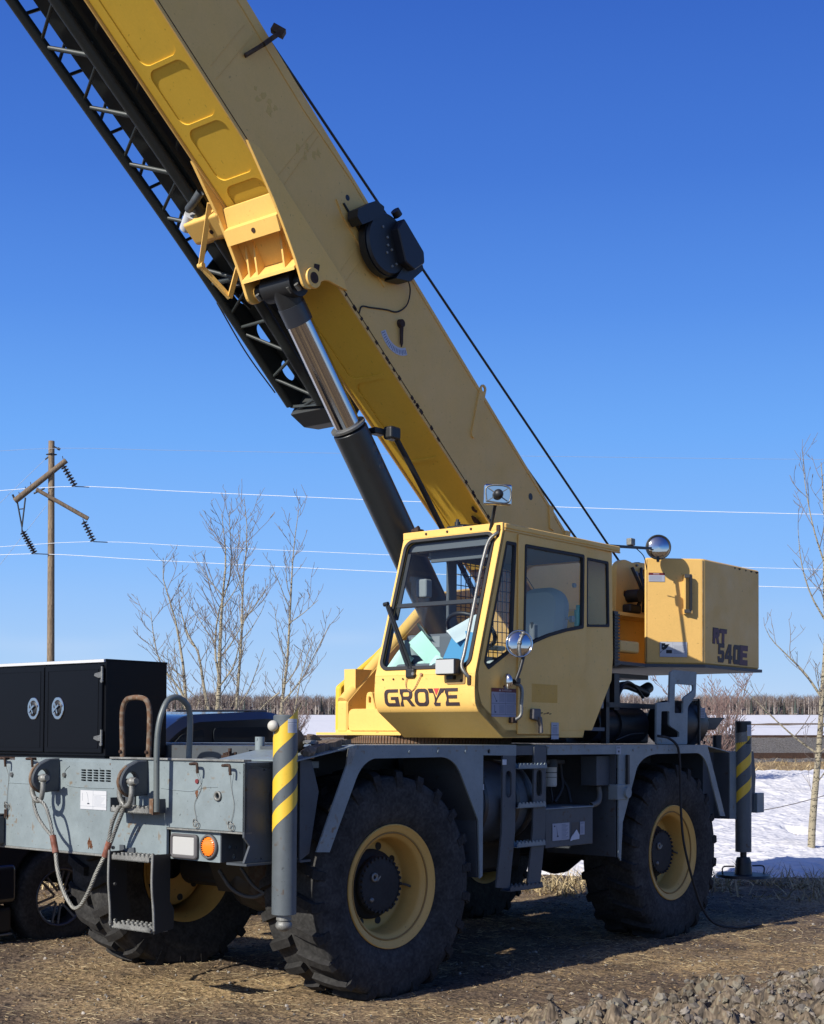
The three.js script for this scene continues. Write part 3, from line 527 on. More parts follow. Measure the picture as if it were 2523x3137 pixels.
// outrigger boxes
P('front_outrigger_box', [box(-0.9, -0.78, 0.3, 0.8, 0.5, 0.92), ext([[-0.9, 0.22], [-0.815, 0.262], [-0.737, 0.633], [-0.8, 0.81], [-0.9, 0.83]], 0.012, [0, 0, 1.2], X, Y), box(-0.905, -0.81, 0.212, 0.225, 0.9, 1.22), box(-0.93, -0.8, 0.24, 0.8, -1.0, 0.9)], M.greyDark);
P('front_outrigger_plate', [ext([[-0.80, 0.3], [-0.735, 0.3], [-0.7, 0.62], [-0.73, 0.82], [-0.8, 0.82]], 0.012, [0, 0, 1.13], X, Y)], M.greyDark);
{
  const rb = P('rear_outrigger_box', [box(4.77, 5.0, 0.235, 0.85, -1.15, 1.15), box(4.56, 4.78, 0.26, 0.86, -1.1, 1.0), box(5.0, 5.25, 0.24, 0.85, -0.95, 1.08)], M.greyDark);
  P('box_plate', extZ(rpoly([[4.77, 0.236], [5.06, 0.226], [5.06, 0.846], [4.77, 0.851]], 0.004), 1.152, 1.162, [ring(4.9, 0.81, 0.009), ring(4.9, 0.28, 0.009)]), M.grey, rb);
  P('rear_plate', [ext([[5.2, 0.85], [5.35, 0.849], [5.395, 0.62], [5.365, 0.32], [5.3, 0.262], [5.2, 0.25]], 0.014, [0, 0, 1.1], X, Y), box(5.25, 5.3, 0.25, 0.84, -1.1, 1.1)], M.greyDark, rb);
  P('tail_box', box(5.35, 5.5, 0.27, 0.455, 0.95, 1.15, 0.006), M.grey, rb);
  P('box_cable', tube([[5.02, 0.84, 1.17], [4.99, 0.66, 1.17], [4.985, 0.55, 1.17], [5.0, 0.4, 1.17], [5.03, 0.3, 1.17]], 0.005), M.rubber, rb);
  P('stub_post', cyl([4.64, 0.84, 1.1], [4.64, 1.0, 1.1], 0.04, 0.04, 18), M.black);
  P('lock_pin', [cyl([4.78, 0.84, 1.02], [4.78, 0.98, 1.02], 0.012), bar([4.7, 0.98, 1.02], [4.8, 0.985, 1.02], 0.02, 0.012)], M.black);
}
// ---- deck and mudguards, both sides
function guards(s) {
  const z1 = 1.27 * s, zi = 0.6 * s, zz = [Math.min(z1, zi), Math.max(z1, zi)], zo = s > 0 ? [1.26, 1.272] : [-1.272, -1.26];
  const deckM = M.grey;
  P('side_deck', [box(-0.47, 1.25, 0.902, 0.912, ...zz), box(1.63, 4.11, 0.902, 0.912, ...zz), ext([[-0.47, 0.912], [-0.99, 0.822], [-0.99, 0.814], [-0.47, 0.902]], 1.27 - 0.6, [0, 0, s > 0 ? 0.6 : -1.27], X, Y), ext([[4.11, 0.912], [4.11, 0.902], [4.56, 0.842], [4.56, 0.85]], 0.67, [0, 0, s > 0 ? 0.6 : -1.27], X, Y)], deckM);
  // front mudguard skirt with wheel arch
  const f = new THREE.Shape();
  f.moveTo(-0.5, 0.902); f.lineTo(1.247, 0.902); f.lineTo(1.247, 0.836); f.lineTo(0.853, 0.842); f.lineTo(0.852, 0.01); f.lineTo(0.818, -0.006); f.lineTo(0.803, 0.389); f.lineTo(0.609, 0.703); f.quadraticCurveTo(0.53, 0.83, 0.381, 0.832);
  f.lineTo(-0.29, 0.828); f.quadraticCurveTo(-0.4, 0.81, -0.46, 0.71); f.lineTo(-0.7, 0.264); f.lineTo(-0.814, 0.271); f.lineTo(-0.545, 0.8); f.closePath();
  const g1 = P('front_mudguard', [extZ(f, ...zo, [ring(0.92, 0.868, 0.016)], 0, 16)], M.grey);
  P('arch_lining', [box(-0.66, 0.82, 0.875, 0.9, ...(s > 0 ? [0.5, 1.255] : [-1.255, -0.5])), ext([[0.81, 0.0], [0.845, 0.0], [0.845, 0.89], [0.6, 0.89], [0.62, 0.72], [0.805, 0.39]], 0.5, [0, 0, s > 0 ? 0.75 : -1.25], X, Y)], M.greyDark, g1);
  if (s > 0) {
    each('guard_bolt', [[0.05, 0.868], [0.35, 0.868], [0.65, 0.868]].map((p) => bolt([...p, 1.272], Z, 0.013, 0.006)), M.grey, g1);
    P('guard_tab', ext([[-0.545, 0.895], [-0.475, 0.895], [-0.52, 0.795], [-0.565, 0.795]], 0.01, [0, 0, 1.274], X, Y), M.galv, g1);
  }
  const r = new THREE.Shape();
  r.moveTo(1.645, 0.902); r.lineTo(4.13, 0.902); r.lineTo(4.46, 0.28); r.lineTo(4.37, 0.285); r.lineTo(4.2, 0.6); r.quadraticCurveTo(4.1, 0.84, 3.93, 0.842); r.lineTo(3.25, 0.838); r.quadraticCurveTo(3.02, 0.83, 2.926, 0.724); r.lineTo(2.71, 0.3); r.lineTo(2.683, -0.006); r.lineTo(2.647, 0.03); r.lineTo(2.647, 0.84); r.lineTo(1.645, 0.84); r.closePath();
  const g2 = P('rear_mudguard', extZ(r, ...zo, [], 0, 16), M.grey);
  P('arch_lining', [box(2.9, 4.15, 0.875, 0.9, ...(s > 0 ? [0.5, 1.255] : [-1.255, -0.5])), box(2.63, 2.645, 0.03, 0.84, ...(s > 0 ? [0.6, 1.25] : [-1.25, -0.6]))], M.greyDark, g2);
  if (s > 0) each('guard_bolt', [[2.87, 0.872], [3.17, 0.872], [3.45, 0.872]].map((p) => bolt([...p, 1.272], Z, 0.013, 0.006)), M.grey, g2);
}
guards(1); guards(-1);
P('deck_plate', [box(0.6, 3.0, 0.885, 0.898, -0.6, 0.6), box(-0.5, 0.6, 0.88, 0.893, 0.46, 0.6)], M.greyDark);

// ---- middle of the left side: ladder, hydraulic tank, filter, battery box, switch boxes
{
  const lad = (x, dx) => [ext(rpoly([[x, 0.9], [x + 0.155, 0.9], [x + 0.15, 0.295], [x + 0.085, -0.1], [x - 0.075, -0.085], [x - 0.01, 0.3]], 0.01), 0.014, [0, 0, 1.256], X, Y, [rrect(x + 0.03, x + 0.105, 0.54, 0.73, 0.036, THREE.Path)])];
  P('ladder_side', lad(1.09), M.greyDark); P('ladder_side', lad(1.475), M.greyDark);
  P('ladder_top', box(1.25, 1.645, 0.84, 0.905, 1.25, 1.262), M.greyDark);
  for (const [y, x0, x1] of [[0.74, 1.262, 1.617], [0.46, 1.253, 1.605], [0.18, 1.247, 1.6], [-0.125, 1.16, 1.57]]) {
    const pts = [[x0, y], [x1, y]], n = 8, w = (x1 - x0) / n;
    for (let i = n; i > 0; i--) { const b = x0 + w * i; pts.push([b - w * 0.08, y + 0.03], [b - w * 0.32, y + 0.042], [b - w * 0.6, y + 0.042], [b - w * 0.86, y + 0.026]); }
    P('ladder_tread', [extZ(poly(pts), 1.28, 1.288), extZ(poly(pts), 1.2, 1.208), box(x0, x1, y, y + 0.005, 1.2, 1.288)], y > 0 ? M.grey : M.greyDark);
  }
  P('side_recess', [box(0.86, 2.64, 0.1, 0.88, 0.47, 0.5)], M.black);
  const tk = P('hydraulic_tank', latheZ([[0, -0.32], [0.2, -0.31], [0.29, -0.27], [0.3, -0.22], [0.3, 0.36], [0.29, 0.4], [0.2, 0.43], [0, 0.44]], 48).rotateY(Math.PI / 2).translate(1.16, 0.5, 0.93), M.greyDark);
  for (const x of [0.95, 1.33, 1.47]) P('tank_strap', new THREE.CylinderGeometry(0.306, 0.306, 0.04, 48, 1, true).rotateZ(Math.PI / 2).translate(x, 0.5, 0.93), M.black, tk);
  const warn = label(96, 160, (g, w, h) => { g.fillStyle = '#e8ecf0'; g.beginPath(); g.moveTo(10, h); g.lineTo(0, 60); g.lineTo(40, 0); g.lineTo(w, h); g.fill(); g.fillRect(10, 90, 80, 70); g.fillStyle = '#10141c'; g.beginPath(); g.moveTo(46, 30); g.lineTo(24, 76); g.lineTo(70, 76); g.fill(); });
  sticker('tank_label', 0.055, 0.09, warn, [0.87, 0.6, 1.225], X, Y, tk);
  P('deck_bracket', box(1.078, 1.125, 0.772, 0.81, 1.27, 1.276, 0.002), M.white);
  const fl = P('oil_filter', [cyl([2.085, 0.6, 1.0], [2.085, 0.74, 1.0], 0.052, 0.052, 24), cyl([2.085, 0.59, 1.0], [2.085, 0.6, 1.0], 0.046, 0.052, 24)], M.offwhite);
  each('filter_band', [cyl([2.085, 0.695, 1.0], [2.085, 0.701, 1.0], 0.0528, 0.0528, 24), cyl([2.085, 0.66, 1.0], [2.085, 0.664, 1.0], 0.0528, 0.0528, 24)], M.black, fl);
  P('filter_head', [cyl([2.085, 0.74, 1.0], [2.085, 0.8, 1.0], 0.06, 0.055, 16), box(2.0, 2.25, 0.76, 0.8, 0.97, 1.03, 0.01)], M.black, fl);
  each('hydraulic_hose', [tube([[2.22, 0.77, 1.0], [2.24, 0.68, 1.0], [2.22, 0.58, 1.02], [2.1, 0.47, 1.03]], 0.014), tube([[1.98, 0.74, 0.98], [1.97, 0.6, 1.0], [1.98, 0.48, 1.0]], 0.012), tube([[2.3, 0.66, 0.95], [2.32, 0.58, 1.0], [2.3, 0.46, 1.05]], 0.013), tube([[2.09, 0.59, 1.0], [2.09, 0.48, 1.02]], 0.009), tube([[1.7, 0.8, 0.9], [2.0, 0.85, 0.9], [2.2, 0.86, 0.85]], 0.006)], M.rubber);
  P('conduit', tube([[2.56, 0.58, 1.14], [2.56, 0.52, 1.15], [2.5, 0.46, 1.17], [2.42, 0.44, 1.16]], 0.022), mat([0.13, 0.125, 0.11], { roughness: 0.7 }));
  const bb = P('battery_box', [box(1.7, 2.35, 0.147, 0.432, 0.85, 1.22, 0.006)], M.greyDark);
  P('box_lid', [box(1.695, 2.355, 0.432, 0.442, 0.84, 1.226, 0.003)], M.grey, bb);
  const lb = label(256, 190, (g, w, h) => { g.fillStyle = '#c3c9d6'; g.fillRect(0, 0, w, h); g.fillStyle = '#98a1b4'; g.fillRect(132, 0, 2, h); g.fillStyle = '#39425a'; g.lineWidth = 4; g.beginPath(); g.moveTo(58, 14); g.lineTo(82, 140); g.lineTo(72, 140); g.fill(); g.fillRect(22, 22, 20, 16); g.fillRect(66, 136, 26, 16); g.fillStyle = '#7c869c'; for (let i = 0; i < 12; i++) g.fillRect(142, 14 + i * 14, 60 + (i * 31) % 46, 5); });
  sticker('box_sticker', 0.23, 0.128, lb, [1.784, 0.198, 1.221], X, Y, bb);
  P('torn_patch', extZ(rpoly([[2.05, 0.22], [2.155, 0.21], [2.155, 0.325], [2.05, 0.325]], 0.004), 1.22, 1.2215), mat([0.085, 0.08, 0.07], { roughness: 0.9 }), bb);
  const l2 = label(80, 160, (g, w, h) => { g.fillStyle = '#b9c0d0'; g.fillRect(0, 0, w, h); g.fillStyle = '#7c869c'; g.fillRect(8, 14, 60, 8); for (let i = 0; i < 7; i++) g.fillRect(10, 60 + i * 12, 50, 3); });
  sticker('box_sticker', 0.066, 0.1, l2, [2.158, 0.225, 1.2225], X, Y, bb);
  P('torn_label', ext([[2.022, 0.184], [2.03, 0.21], [2.11, 0.268], [2.135, 0.24], [2.148, 0.228], [2.145, 0.195], [2.06, 0.192]], 0.003, [0, 0, 1.225], X, Y), mat([0.5, 0.52, 0.56], { roughness: 0.7 }), bb);
  const eb = P('switch_box', box(2.437, 2.633, 0.592, 0.826, 1.05, 1.2, 0.006), M.greyDark);
  P('box_side', box(2.638, 2.74, 0.592, 0.826, 1.05, 1.19, 0.005), M.grey, eb);
  P('cable_duct', box(2.742, 2.772, 0.6, 0.835, 1.277, 1.3, 0.004), M.black);
  const so = P('power_socket', [box(2.62, 2.79, 0.478, 0.6, 1.19, 1.28, 0.006), cyl([2.755, 0.535, 1.28], [2.755, 0.535, 1.3], 0.045, 0.045, 20)], M.grey);
  const tag = label(64, 96, (g, w, h) => { g.fillStyle = '#c9d0d8'; g.fillRect(0, 0, w, h); g.fillStyle = '#39424f'; g.fillRect(10, 10, 44, 6); g.fillRect(10, 22, 44, 4); g.fillRect(22, 50, 22, 24); });
  sticker('deck_sticker', 0.07, 0.064, tag, [2.605, 0.838, 1.2725], X, Y, crane);
}
// ---- axles and the gear below
P('axle', [cyl([0, 0, -0.75], [0, 0, 0.75], 0.12, 0.12, 20), latheZ([[0.08, -0.32], [0.24, -0.1], [0.26, 0], [0.24, 0.1], [0.08, 0.32]], 24), box(-0.1, 0.1, -0.1, 0.14, -0.7, 0.7, 0.03), ext([[-0.35, 0.2], [0.35, 0.2], [0.2, -0.12], [-0.2, -0.12]], 0.5, [0, 0, -0.25], X, Y)], M.black);
P('axle', [cyl([3.66, 0, -0.75], [3.66, 0, 0.75], 0.12, 0.12, 20), latheZ([[0.08, -0.32], [0.24, -0.1], [0.26, 0], [0.24, 0.1], [0.08, 0.32]], 24).translate(3.66, 0, 0), box(3.5, 3.8, -0.1, 0.14, -0.7, 0.7, 0.03)], M.black);
P('axle_guard', ext([[-0.42, 0.16], [0.12, 0.1], [0.14, -0.2], [-0.08, -0.32], [-0.4, -0.1]], 0.5, [0, 0, 0.25], X, Y, [], 0.02), mat([0.11, 0.095, 0.08], { map: T_rust, roughness: 0.9 }));
each('steering_hose', [tube([[-0.75, 0.1, 0.35], [-0.72, -0.02, 0.45], [-0.68, -0.06, 0.6], [-0.62, 0.02, 0.75], [-0.6, 0.05, 0.85]], 0.013), tube([[-0.7, 0.12, 0.5], [-0.68, 0.0, 0.62], [-0.62, -0.05, 0.78], [-0.58, 0.0, 0.9]], 0.011)], mat([0.07, 0.068, 0.065], { roughness: 0.7 }));
P('drive_shaft', cyl([0.3, 0, 0], [3.4, 0, 0], 0.05), M.black);
P('transmission', [box(1.2, 2.6, -0.12, 0.55, -0.38, 0.38, 0.05)], M.black);
each('rear_ladder_rail', [box(4.58, 4.6, -0.35, 0.2, 0.9, 0.94), box(4.7, 4.72, -0.35, 0.2, 0.9, 0.94)], M.black);

// ---- wheels
const LUGS = 22;
const lugGeo = [1, -1].map((side) => { // one tread bar: a chevron arm that wraps over the shoulder
  const rows = [[0.012, 0.755, 0.0], [0.1, 0.757, 0.028], [0.19, 0.752, 0.06], [0.243, 0.738, 0.082], [0.257, 0.705, 0.09], [0.259, 0.64, 0.088]], p = [], idx = [];
  rows.forEach(([z, r, s], i) => {
    const th = s / 0.75, b = 0.037 / 0.75, tt = 0.029 / 0.75, base = i < 4 ? 0.708 : 0.7 - (i - 4) * 0.055, zb = i < 4 ? z : 0.24 + (i - 4) * 0.006;
    for (const [a, R, zz] of [[th - b, base, zb], [th - tt, r, z], [th + tt, r, z], [th + b, base, zb]]) p.push(Math.cos(a) * R, Math.sin(a) * R, zz * side);
  });
  for (let i = 0; i < rows.length - 1; i++) for (let k = 0; k < 3; k++) { const a = i * 4 + k, q = [a, a + 4, a + 1, a + 1, a + 4, a + 5]; idx.push(...(side > 0 ? q : [q[0], q[2], q[1], q[3], q[5], q[4]])); }
  const e = (rows.length - 1) * 4, caps = [0, 1, 2, 0, 2, 3, e, e + 2, e + 1, e, e + 3, e + 2]; idx.push(...caps);
  const g = new THREE.BufferGeometry(); g.setAttribute('position', new THREE.Float32BufferAttribute(p, 3)); g.setIndex(idx);
  const q = g.toNonIndexed(); q.computeVertexNormals();
  return clean(q);
});
function makeWheel(x, side, steer) {
  const w = P('wheel', latheZ([[0.4, -0.2], [0.5, -0.245], [0.6, -0.256], [0.67, -0.25], [0.7, -0.236], [0.712, -0.2], [0.716, 0], [0.712, 0.2], [0.7, 0.236], [0.67, 0.25], [0.64, 0.254], [0.6, 0.2565], [0.55, 0.256], [0.53, 0.2525], [0.51, 0.2525], [0.48, 0.244], [0.45, 0.236], [0.43, 0.226], [0.405, 0.21], [0.39, 0.2]], 96), M.tyre);
  w.position.set(x, 0, 0.98 * side); w.rotation.y = steer + (side < 0 ? Math.PI : 0);
  const rim = P('rim', latheZ([[0.1, 0.0], [0.24, 0.0], [0.29, -0.005], [0.3, 0.02], [0.305, 0.1], [0.31, 0.15], [0.318, 0.172], [0.332, 0.178], [0.336, 0.188], [0.35, 0.19], [0.353, 0.2], [0.372, 0.205], [0.388, 0.212], [0.397, 0.222], [0.402, 0.214], [0.4, 0.2], [0.39, 0.19], [0.36, 0.14], [0.34, 0.1], [0.33, -0.1], [0.34, -0.16], [0.38, -0.2], [0.4, -0.21]], 80), M.rim, w);
  P('lock_ring', new THREE.TorusGeometry(0.344, 0.0055, 8, 80).translate(0, 0, 0.196), mat([0.3, 0.18, 0.05], { map: T_paint, roughness: 0.8 }), w);
  const holes = []; for (let i = 0; i < 10; i++) { const a = i / 10 * 6.283; holes.push(cyl([Math.cos(a) * 0.255, Math.sin(a) * 0.255, -0.004], [Math.cos(a) * 0.255, Math.sin(a) * 0.255, 0.0035], 0.026, 0.026, 14)); }
  each('disc_hole', holes, M.black, w);
  const hub = P('hub', latheZ([[0.23, 0], [0.225, 0.03], [0.19, 0.04], [0.18, 0.06], [0.186, 0.064], [0.19, 0.085], [0.184, 0.1], [0.17, 0.108], [0.12, 0.112], [0.05, 0.114], [0, 0.114]], 48), M.hub, w);
  const nuts = []; for (let i = 0; i < 30; i++) { const a = i / 30 * 6.283; nuts.push(cyl([Math.cos(a) * 0.176, Math.sin(a) * 0.176, 0.1], [Math.cos(a) * 0.176, Math.sin(a) * 0.176, 0.117], 0.011, 0.01, 6)); }
  each('hub_bolt', nuts, M.hub, w);
  P('hub_plug', [latheZ([[0.012, 0.0], [0.03, 0.0], [0.03, 0.012], [0.018, 0.014], [0.012, 0.006]], 16).translate(-0.07, 0.055, 0.112), latheZ([[0, 0.012], [0.014, 0.012], [0.016, 0]], 12).translate(-0.09, -0.09, 0.11), bar([-0.05, 0.03, 0.118], [-0.02, 0.06, 0.118], 0.012, 0.01)], M.steel, w);
  P('valve', tube([[0.27, -0.02, 0.0], [0.28, -0.02, 0.06], [0.285, -0.03, 0.1]], 0.008), M.steel, w);
  for (let i = 0; i < LUGS; i++) for (let k = 0; k < 2; k++) {
    const l = new THREE.Mesh(lugGeo[k], M.lug); l.name = 'tread_lug'; l.castShadow = l.receiveShadow = true; l.rotation.z = (i + k * 0.5) / LUGS * Math.PI * 2 * 1; w.add(l);
  }
  return w;
}
makeWheel(0, 1, -0.07); makeWheel(0, -1, -0.07); makeWheel(3.66, 1, 0); makeWheel(3.66, -1, 0);
// ================================================================== upper structure
const font = await new FontLoader().loadAsync('fonts/droid/droid_sans_bold.typeface.json');
// ---- slewing ring and base
{
  const r = P('slewing_ring', [cyl([1.83, 0.905, 0], [1.83, 0.985, 0], 0.655, 0.655, 64)], M.rust);
  const tg = clean(new THREE.BoxGeometry(0.03, 0.058, 0.02));
  for (let i = 0; i < 84; i++) { const a = Math.PI * (0.38 + 1.05 * i / 84), t = new THREE.Mesh(tg, M.rust); t.name = 'gear_tooth'; t.castShadow = t.receiveShadow = true; t.position.set(1.83 + Math.cos(a) * 0.667, 0.945, Math.sin(a) * 0.667); t.rotation.y = -a; r.add(t); }
  each('ring_bolt', [...Array(40).keys()].map((i) => { const a = i / 40 * 6.283; return cyl([1.83 + Math.cos(a) * 0.62, 0.985, Math.sin(a) * 0.62], [1.83 + Math.cos(a) * 0.62, 1.0, Math.sin(a) * 0.62], 0.018, 0.018, 6); }), M.rust, r);
}
const base = P('turret_base', [box(1.15, 2.9, 0.978, 0.997, -0.6, 0.275), box(1.2, 2.6, 0.99, 1.02, -0.44, 0.275, 0.006),
  extX(rpoly([[-0.306, 1.0], [0.272, 1.0], [0.272, 1.182], [-0.306, 1.182]], 0.06), 1.2, 1.9, [], 0.004), box(1.3, 2.6, 1.0, 1.5, 0.1, 0.24), box(1.3, 2.9, 1.0, 1.5, -0.44, -0.32)], M.yellow);
P('side_arm', [extZ(rpoly([[1.195, 1.0], [1.195, 1.243], [1.56, 1.545], [2.4, 2.2], [3.0, 2.3], [3.0, 1.0]], 0.02), -0.42, -0.312, [], 0.012), cyl([1.21, 1.232, -0.366], [2.3, 2.13, -0.366], 0.052, 0.052, 20)], M.yellow, base);
P('side_arm', [extZ(rpoly([[1.43, 1.0], [1.43, 1.37], [1.9, 1.66], [2.5, 2.1], [2.5, 1.0]], 0.02), -0.66, -0.6, [], 0.01)], M.hazard, base);
P('lifting_lug', extX(rpoly([[-0.15, 1.17], [-0.15, 1.26], [-0.14, 1.31], [-0.09, 1.315], [-0.075, 1.26], [-0.045, 1.17]], 0.02), 1.23, 1.29, [rrect(-0.122, -0.098, 1.225, 1.275, 0.012, THREE.Path)], 0.006), M.yellow, base);
P('base_bolt', bolt([1.3, 1.185, 0.05], Y, 0.02, 0.02), M.steel, base);
// ---- mast plates, winches and what shows between cab and counterweight
for (const [z, a] of [[0.34, 0], [-0.4, 0]]) {
  const s = rpoly([[3.7, 1.62], [3.9, 1.9], [4.08, 2.12], [4.1, 2.56], [4.22, 2.62], [4.4, 2.6], [4.45, 2.5], [4.5, 2.12], [4.75, 2.1], [4.8, 1.62]], 0.06);
  P('mast_plate', extZ(s, z - 0.03, z + 0.03, [ring(4.25, 2.3, 0.03)], 0.004), M.yellow);
}
each('winch_bracket', [extZ(rpoly([[4.42, 2.1], [4.44, 2.57], [4.5, 2.62], [4.75, 2.64], [4.82, 2.6], [4.85, 2.1]], 0.05), 0.25, 0.29, [ring(4.72, 2.54, 0.035)], 0.004), extZ(rpoly([[4.18, 2.1], [4.2, 2.6], [4.4, 2.6], [4.42, 2.1]], 0.03), 0.3, 0.34)], M.yellow);
each('winch_shelf', [box(3.3, 4.8, 2.055, 2.085, -0.3, 0.62), box(3.2, 4.7, 1.6, 1.64, -0.3, 0.6)], M.boomYellow);
const wd = P('winch_drum', [cyl([4.72, 2.4, -0.3], [4.72, 2.4, 0.24], 0.16, 0.16, 28), cyl([4.72, 2.4, -0.32], [4.72, 2.4, -0.3], 0.25, 0.25, 28), cyl([4.72, 2.4, 0.22], [4.72, 2.4, 0.24], 0.25, 0.25, 28)], M.black);
each('drum_rope', [...Array(14).keys()].map((i) => new THREE.TorusGeometry(0.166, 0.017, 6, 28).translate(4.72, 2.4, -0.27 + i * 0.036)), M.ropeDark, wd);
each('winch_hose', [cyl([4.3, 2.28, 0.36], [4.3, 2.28, 0.5], 0.06), box(4.2, 4.4, 2.12, 2.2, 0.36, 0.46, 0.02), tube([[4.32, 2.55, 0.4], [4.4, 2.3, 0.46], [4.36, 2.16, 0.42]], 0.016), tube([[4.42, 2.5, 0.42], [4.36, 2.36, 0.5], [4.45, 2.14, 0.44]], 0.012), tube([[4.66, 2.58, 0.3], [4.6, 2.48, 0.34], [4.7, 2.4, 0.36], [4.77, 2.28, 0.34], [4.74, 2.16, 0.33]], 0.014)], M.black);
each('winch_fitting', [cyl([4.48, 2.5, 0.3], [4.48, 2.5, 0.36], 0.03), box(4.42, 4.5, 2.42, 2.56, 0.28, 0.32, 0.01), cyl([4.58, 2.6, 0.29], [4.58, 2.6, 0.31], 0.012)], M.galv);
each('rear_panel', [box(3.15, 3.2, 1.62, 2.05, -0.1, 0.55), box(3.0, 4.0, 1.62, 2.05, 0.28, 0.3)], M.under);
P('cable_chain', [box(2.86, 2.92, 1.55, 2.0, 0.98, 1.1), ...[...Array(16).keys()].map((i) => box(2.85, 2.93, 1.56 + i * 0.027, 1.574 + i * 0.027, 1.08, 1.11))], M.black);
P('white_block', box(3.2, 3.52, 1.69, 1.79, 0.86, 0.95, 0.02), M.boomYellow);

// ---- counterweight
{
  const pl = [[4.2, 1.2], [3.827, 0.83], [3.86, 0.795], [4.86, 0.75], [4.86, -0.75], [4.2, -1.2], [5.305, -1.2], [5.305, 1.2]].map(([x, z]) => [x, -z]);
  const cw = P('counterweight', extY(rpoly(pl, 0.03), 1.622, 2.555, [], 0.012, 8), M.boomYellow);
  P('weight_base', extY(poly([[4.205, 1.215], [3.82, 0.84], [3.0, 0.9], [2.8, 0.95], [2.8, -0.8], [3.8, -1.0], [4.2, -1.21], [5.325, -1.21], [5.325, 1.215]].map(([x, z]) => [x, -z])), 1.592, 1.62), M.greyDark, cw);
  const u = [0.7097, 0, 0.7045], at = (s, y) => [3.827 + u[0] * s, y, 0.83 + u[2] * s]; // along the angled door
  each('door_seam', [bar(at(0.01, 1.64), at(0.01, 2.54), 0.004, 0.004, u), bar(at(0.515, 1.64), at(0.515, 2.54), 0.003, 0.006, u)], M.rust, cw);
  const n = [-0.7045, 0, 0.7097], off = (s, y, d) => { const p = at(s, y); return [p[0] + n[0] * d, y, p[2] + n[2] * d]; };
  const h = P('door_handle', [bar(off(0.39, 2.09, 0.05), off(0.39, 2.4, 0.05), 0.028, 0.022, u), bar(off(0.34, 2.395, 0.03), off(0.4, 2.395, 0.05), 0.022, 0.03), bar(off(0.34, 2.085, 0.03), off(0.4, 2.085, 0.05), 0.022, 0.03)], M.black, cw);
  P('handle_plate', bar(off(0.345, 2.06, 0.006), off(0.345, 2.41, 0.006), 0.06, 0.012, u), M.boomYellow, h);
  const l1 = label(160, 96, (g, w, hh) => { g.fillStyle = '#c9cede'; g.fillRect(0, 0, w, hh); g.fillStyle = '#7d2a33'; g.fillRect(0, 0, w, 26); g.fillStyle = '#d8c9cc'; g.fillRect(46, 8, 60, 9); g.fillStyle = '#8b90a5'; for (let i = 0; i < 5; i++) g.fillRect(10, 40 + i * 10, 120, 3); });
  sticker('warning_sticker', 0.145, 0.078, l1, off(0.025, 2.345, 0.002), u, Y, cw);
  const l2 = label(256, 150, (g, w, hh) => { g.fillStyle = '#dfe3ea'; g.fillRect(0, 0, w, hh); g.strokeStyle = '#555'; g.strokeRect(1, 1, w - 2, hh - 2); g.fillStyle = '#11131a'; g.fillRect(18, 14, 34, 62); g.fillRect(60, 80, 54, 34); g.beginPath(); g.moveTo(40, 30); g.lineTo(92, 22); g.lineTo(60, 70); g.lineTo(20, 90); g.lineTo(10, 110); g.lineTo(4, 104); g.lineTo(50, 60); g.fill(); g.fillStyle = '#dfe3ea'; g.fillRect(28, 40, 12, 12); g.fillStyle = '#9aa0ae'; g.fillRect(120, 0, 2, 120); g.fillRect(120, 36, 136, 2); for (let i = 0; i < 7; i++) g.fillRect(130, 46 + i * 11, 80 + (i * 23) % 40, 4); });
  sticker('crush_warning_sticker', 0.248, 0.134, l2, off(0.125, 1.682, 0.002), u, Y, cw);
  each('chipped_edge', [[4.78, 0.03], [4.86, 0.05], [5.0, 0.03], [5.1, 0.05], [5.2, 0.07]].map(([x, w]) => extZ(rpoly([[x, 2.535], [x + w, 2.54], [x + w * 1.1, 2.53], [x + w * 0.5, 2.518]], 0.004), 1.2, 1.2012)), M.rustDark, cw);
  // the model number, block letters with a dark outline
  const word = (t, size, x, y, sx, front, d = 0.004) => {
    const mk = (b, dep) => new TextGeometry(t, { font, size, depth: dep, curveSegments: 4, bevelEnabled: true, bevelThickness: 0.0003, bevelSize: b, bevelSegments: 1 }).scale(sx, 1, 1).translate(x, y, 1.2);
    P('model_number', mk(0.006, 0.0015), M.letter, cw); P('model_number', mk(-0.004, d), front, cw);
  };
  const glyph = { R: [[[0, 0], [0, 1], [0.8, 1], [1, 0.85], [1, 0.55], [0.85, 0.42], [1, 0], [0.62, 0], [0.52, 0.36], [0.36, 0.36], [0.36, 0]], [[0.36, 0.6], [0.64, 0.6], [0.64, 0.76], [0.36, 0.76]]], T: [[[0.32, 0], [0.32, 0.72], [0, 0.72], [0, 1], [1, 1], [1, 0.72], [0.68, 0.72], [0.68, 0]]],
    5: [[[0, 0.24], [0.1, 0], [0.86, 0], [1, 0.14], [1, 0.52], [0.88, 0.64], [0.36, 0.64], [0.36, 0.78], [0.98, 0.78], [0.98, 1], [0.06, 1], [0.06, 0.42], [0.62, 0.42], [0.64, 0.24], [0.32, 0.22], [0.3, 0.32], [0, 0.32]]], 4: [[[0.5, 0], [0.5, 0.22], [0, 0.22], [0, 0.42], [0.46, 1], [0.84, 1], [0.84, 0.42], [1, 0.42], [1, 0.22], [0.84, 0.22], [0.84, 0]], [[0.34, 0.42], [0.5, 0.42], [0.5, 0.66]]],
    0: [[[0, 0.14], [0.14, 0], [1, 0], [1, 1], [0.14, 1], [0, 0.86]], [[0.34, 0.24], [0.62, 0.24], [0.62, 0.76], [0.34, 0.76]]], E: [[[0, 0], [0, 1], [1, 1], [1, 0.74], [0.36, 0.74], [0.36, 0.62], [0.92, 0.62], [0.92, 0.4], [0.36, 0.4], [0.36, 0.26], [1, 0.26], [1, 0]]] };
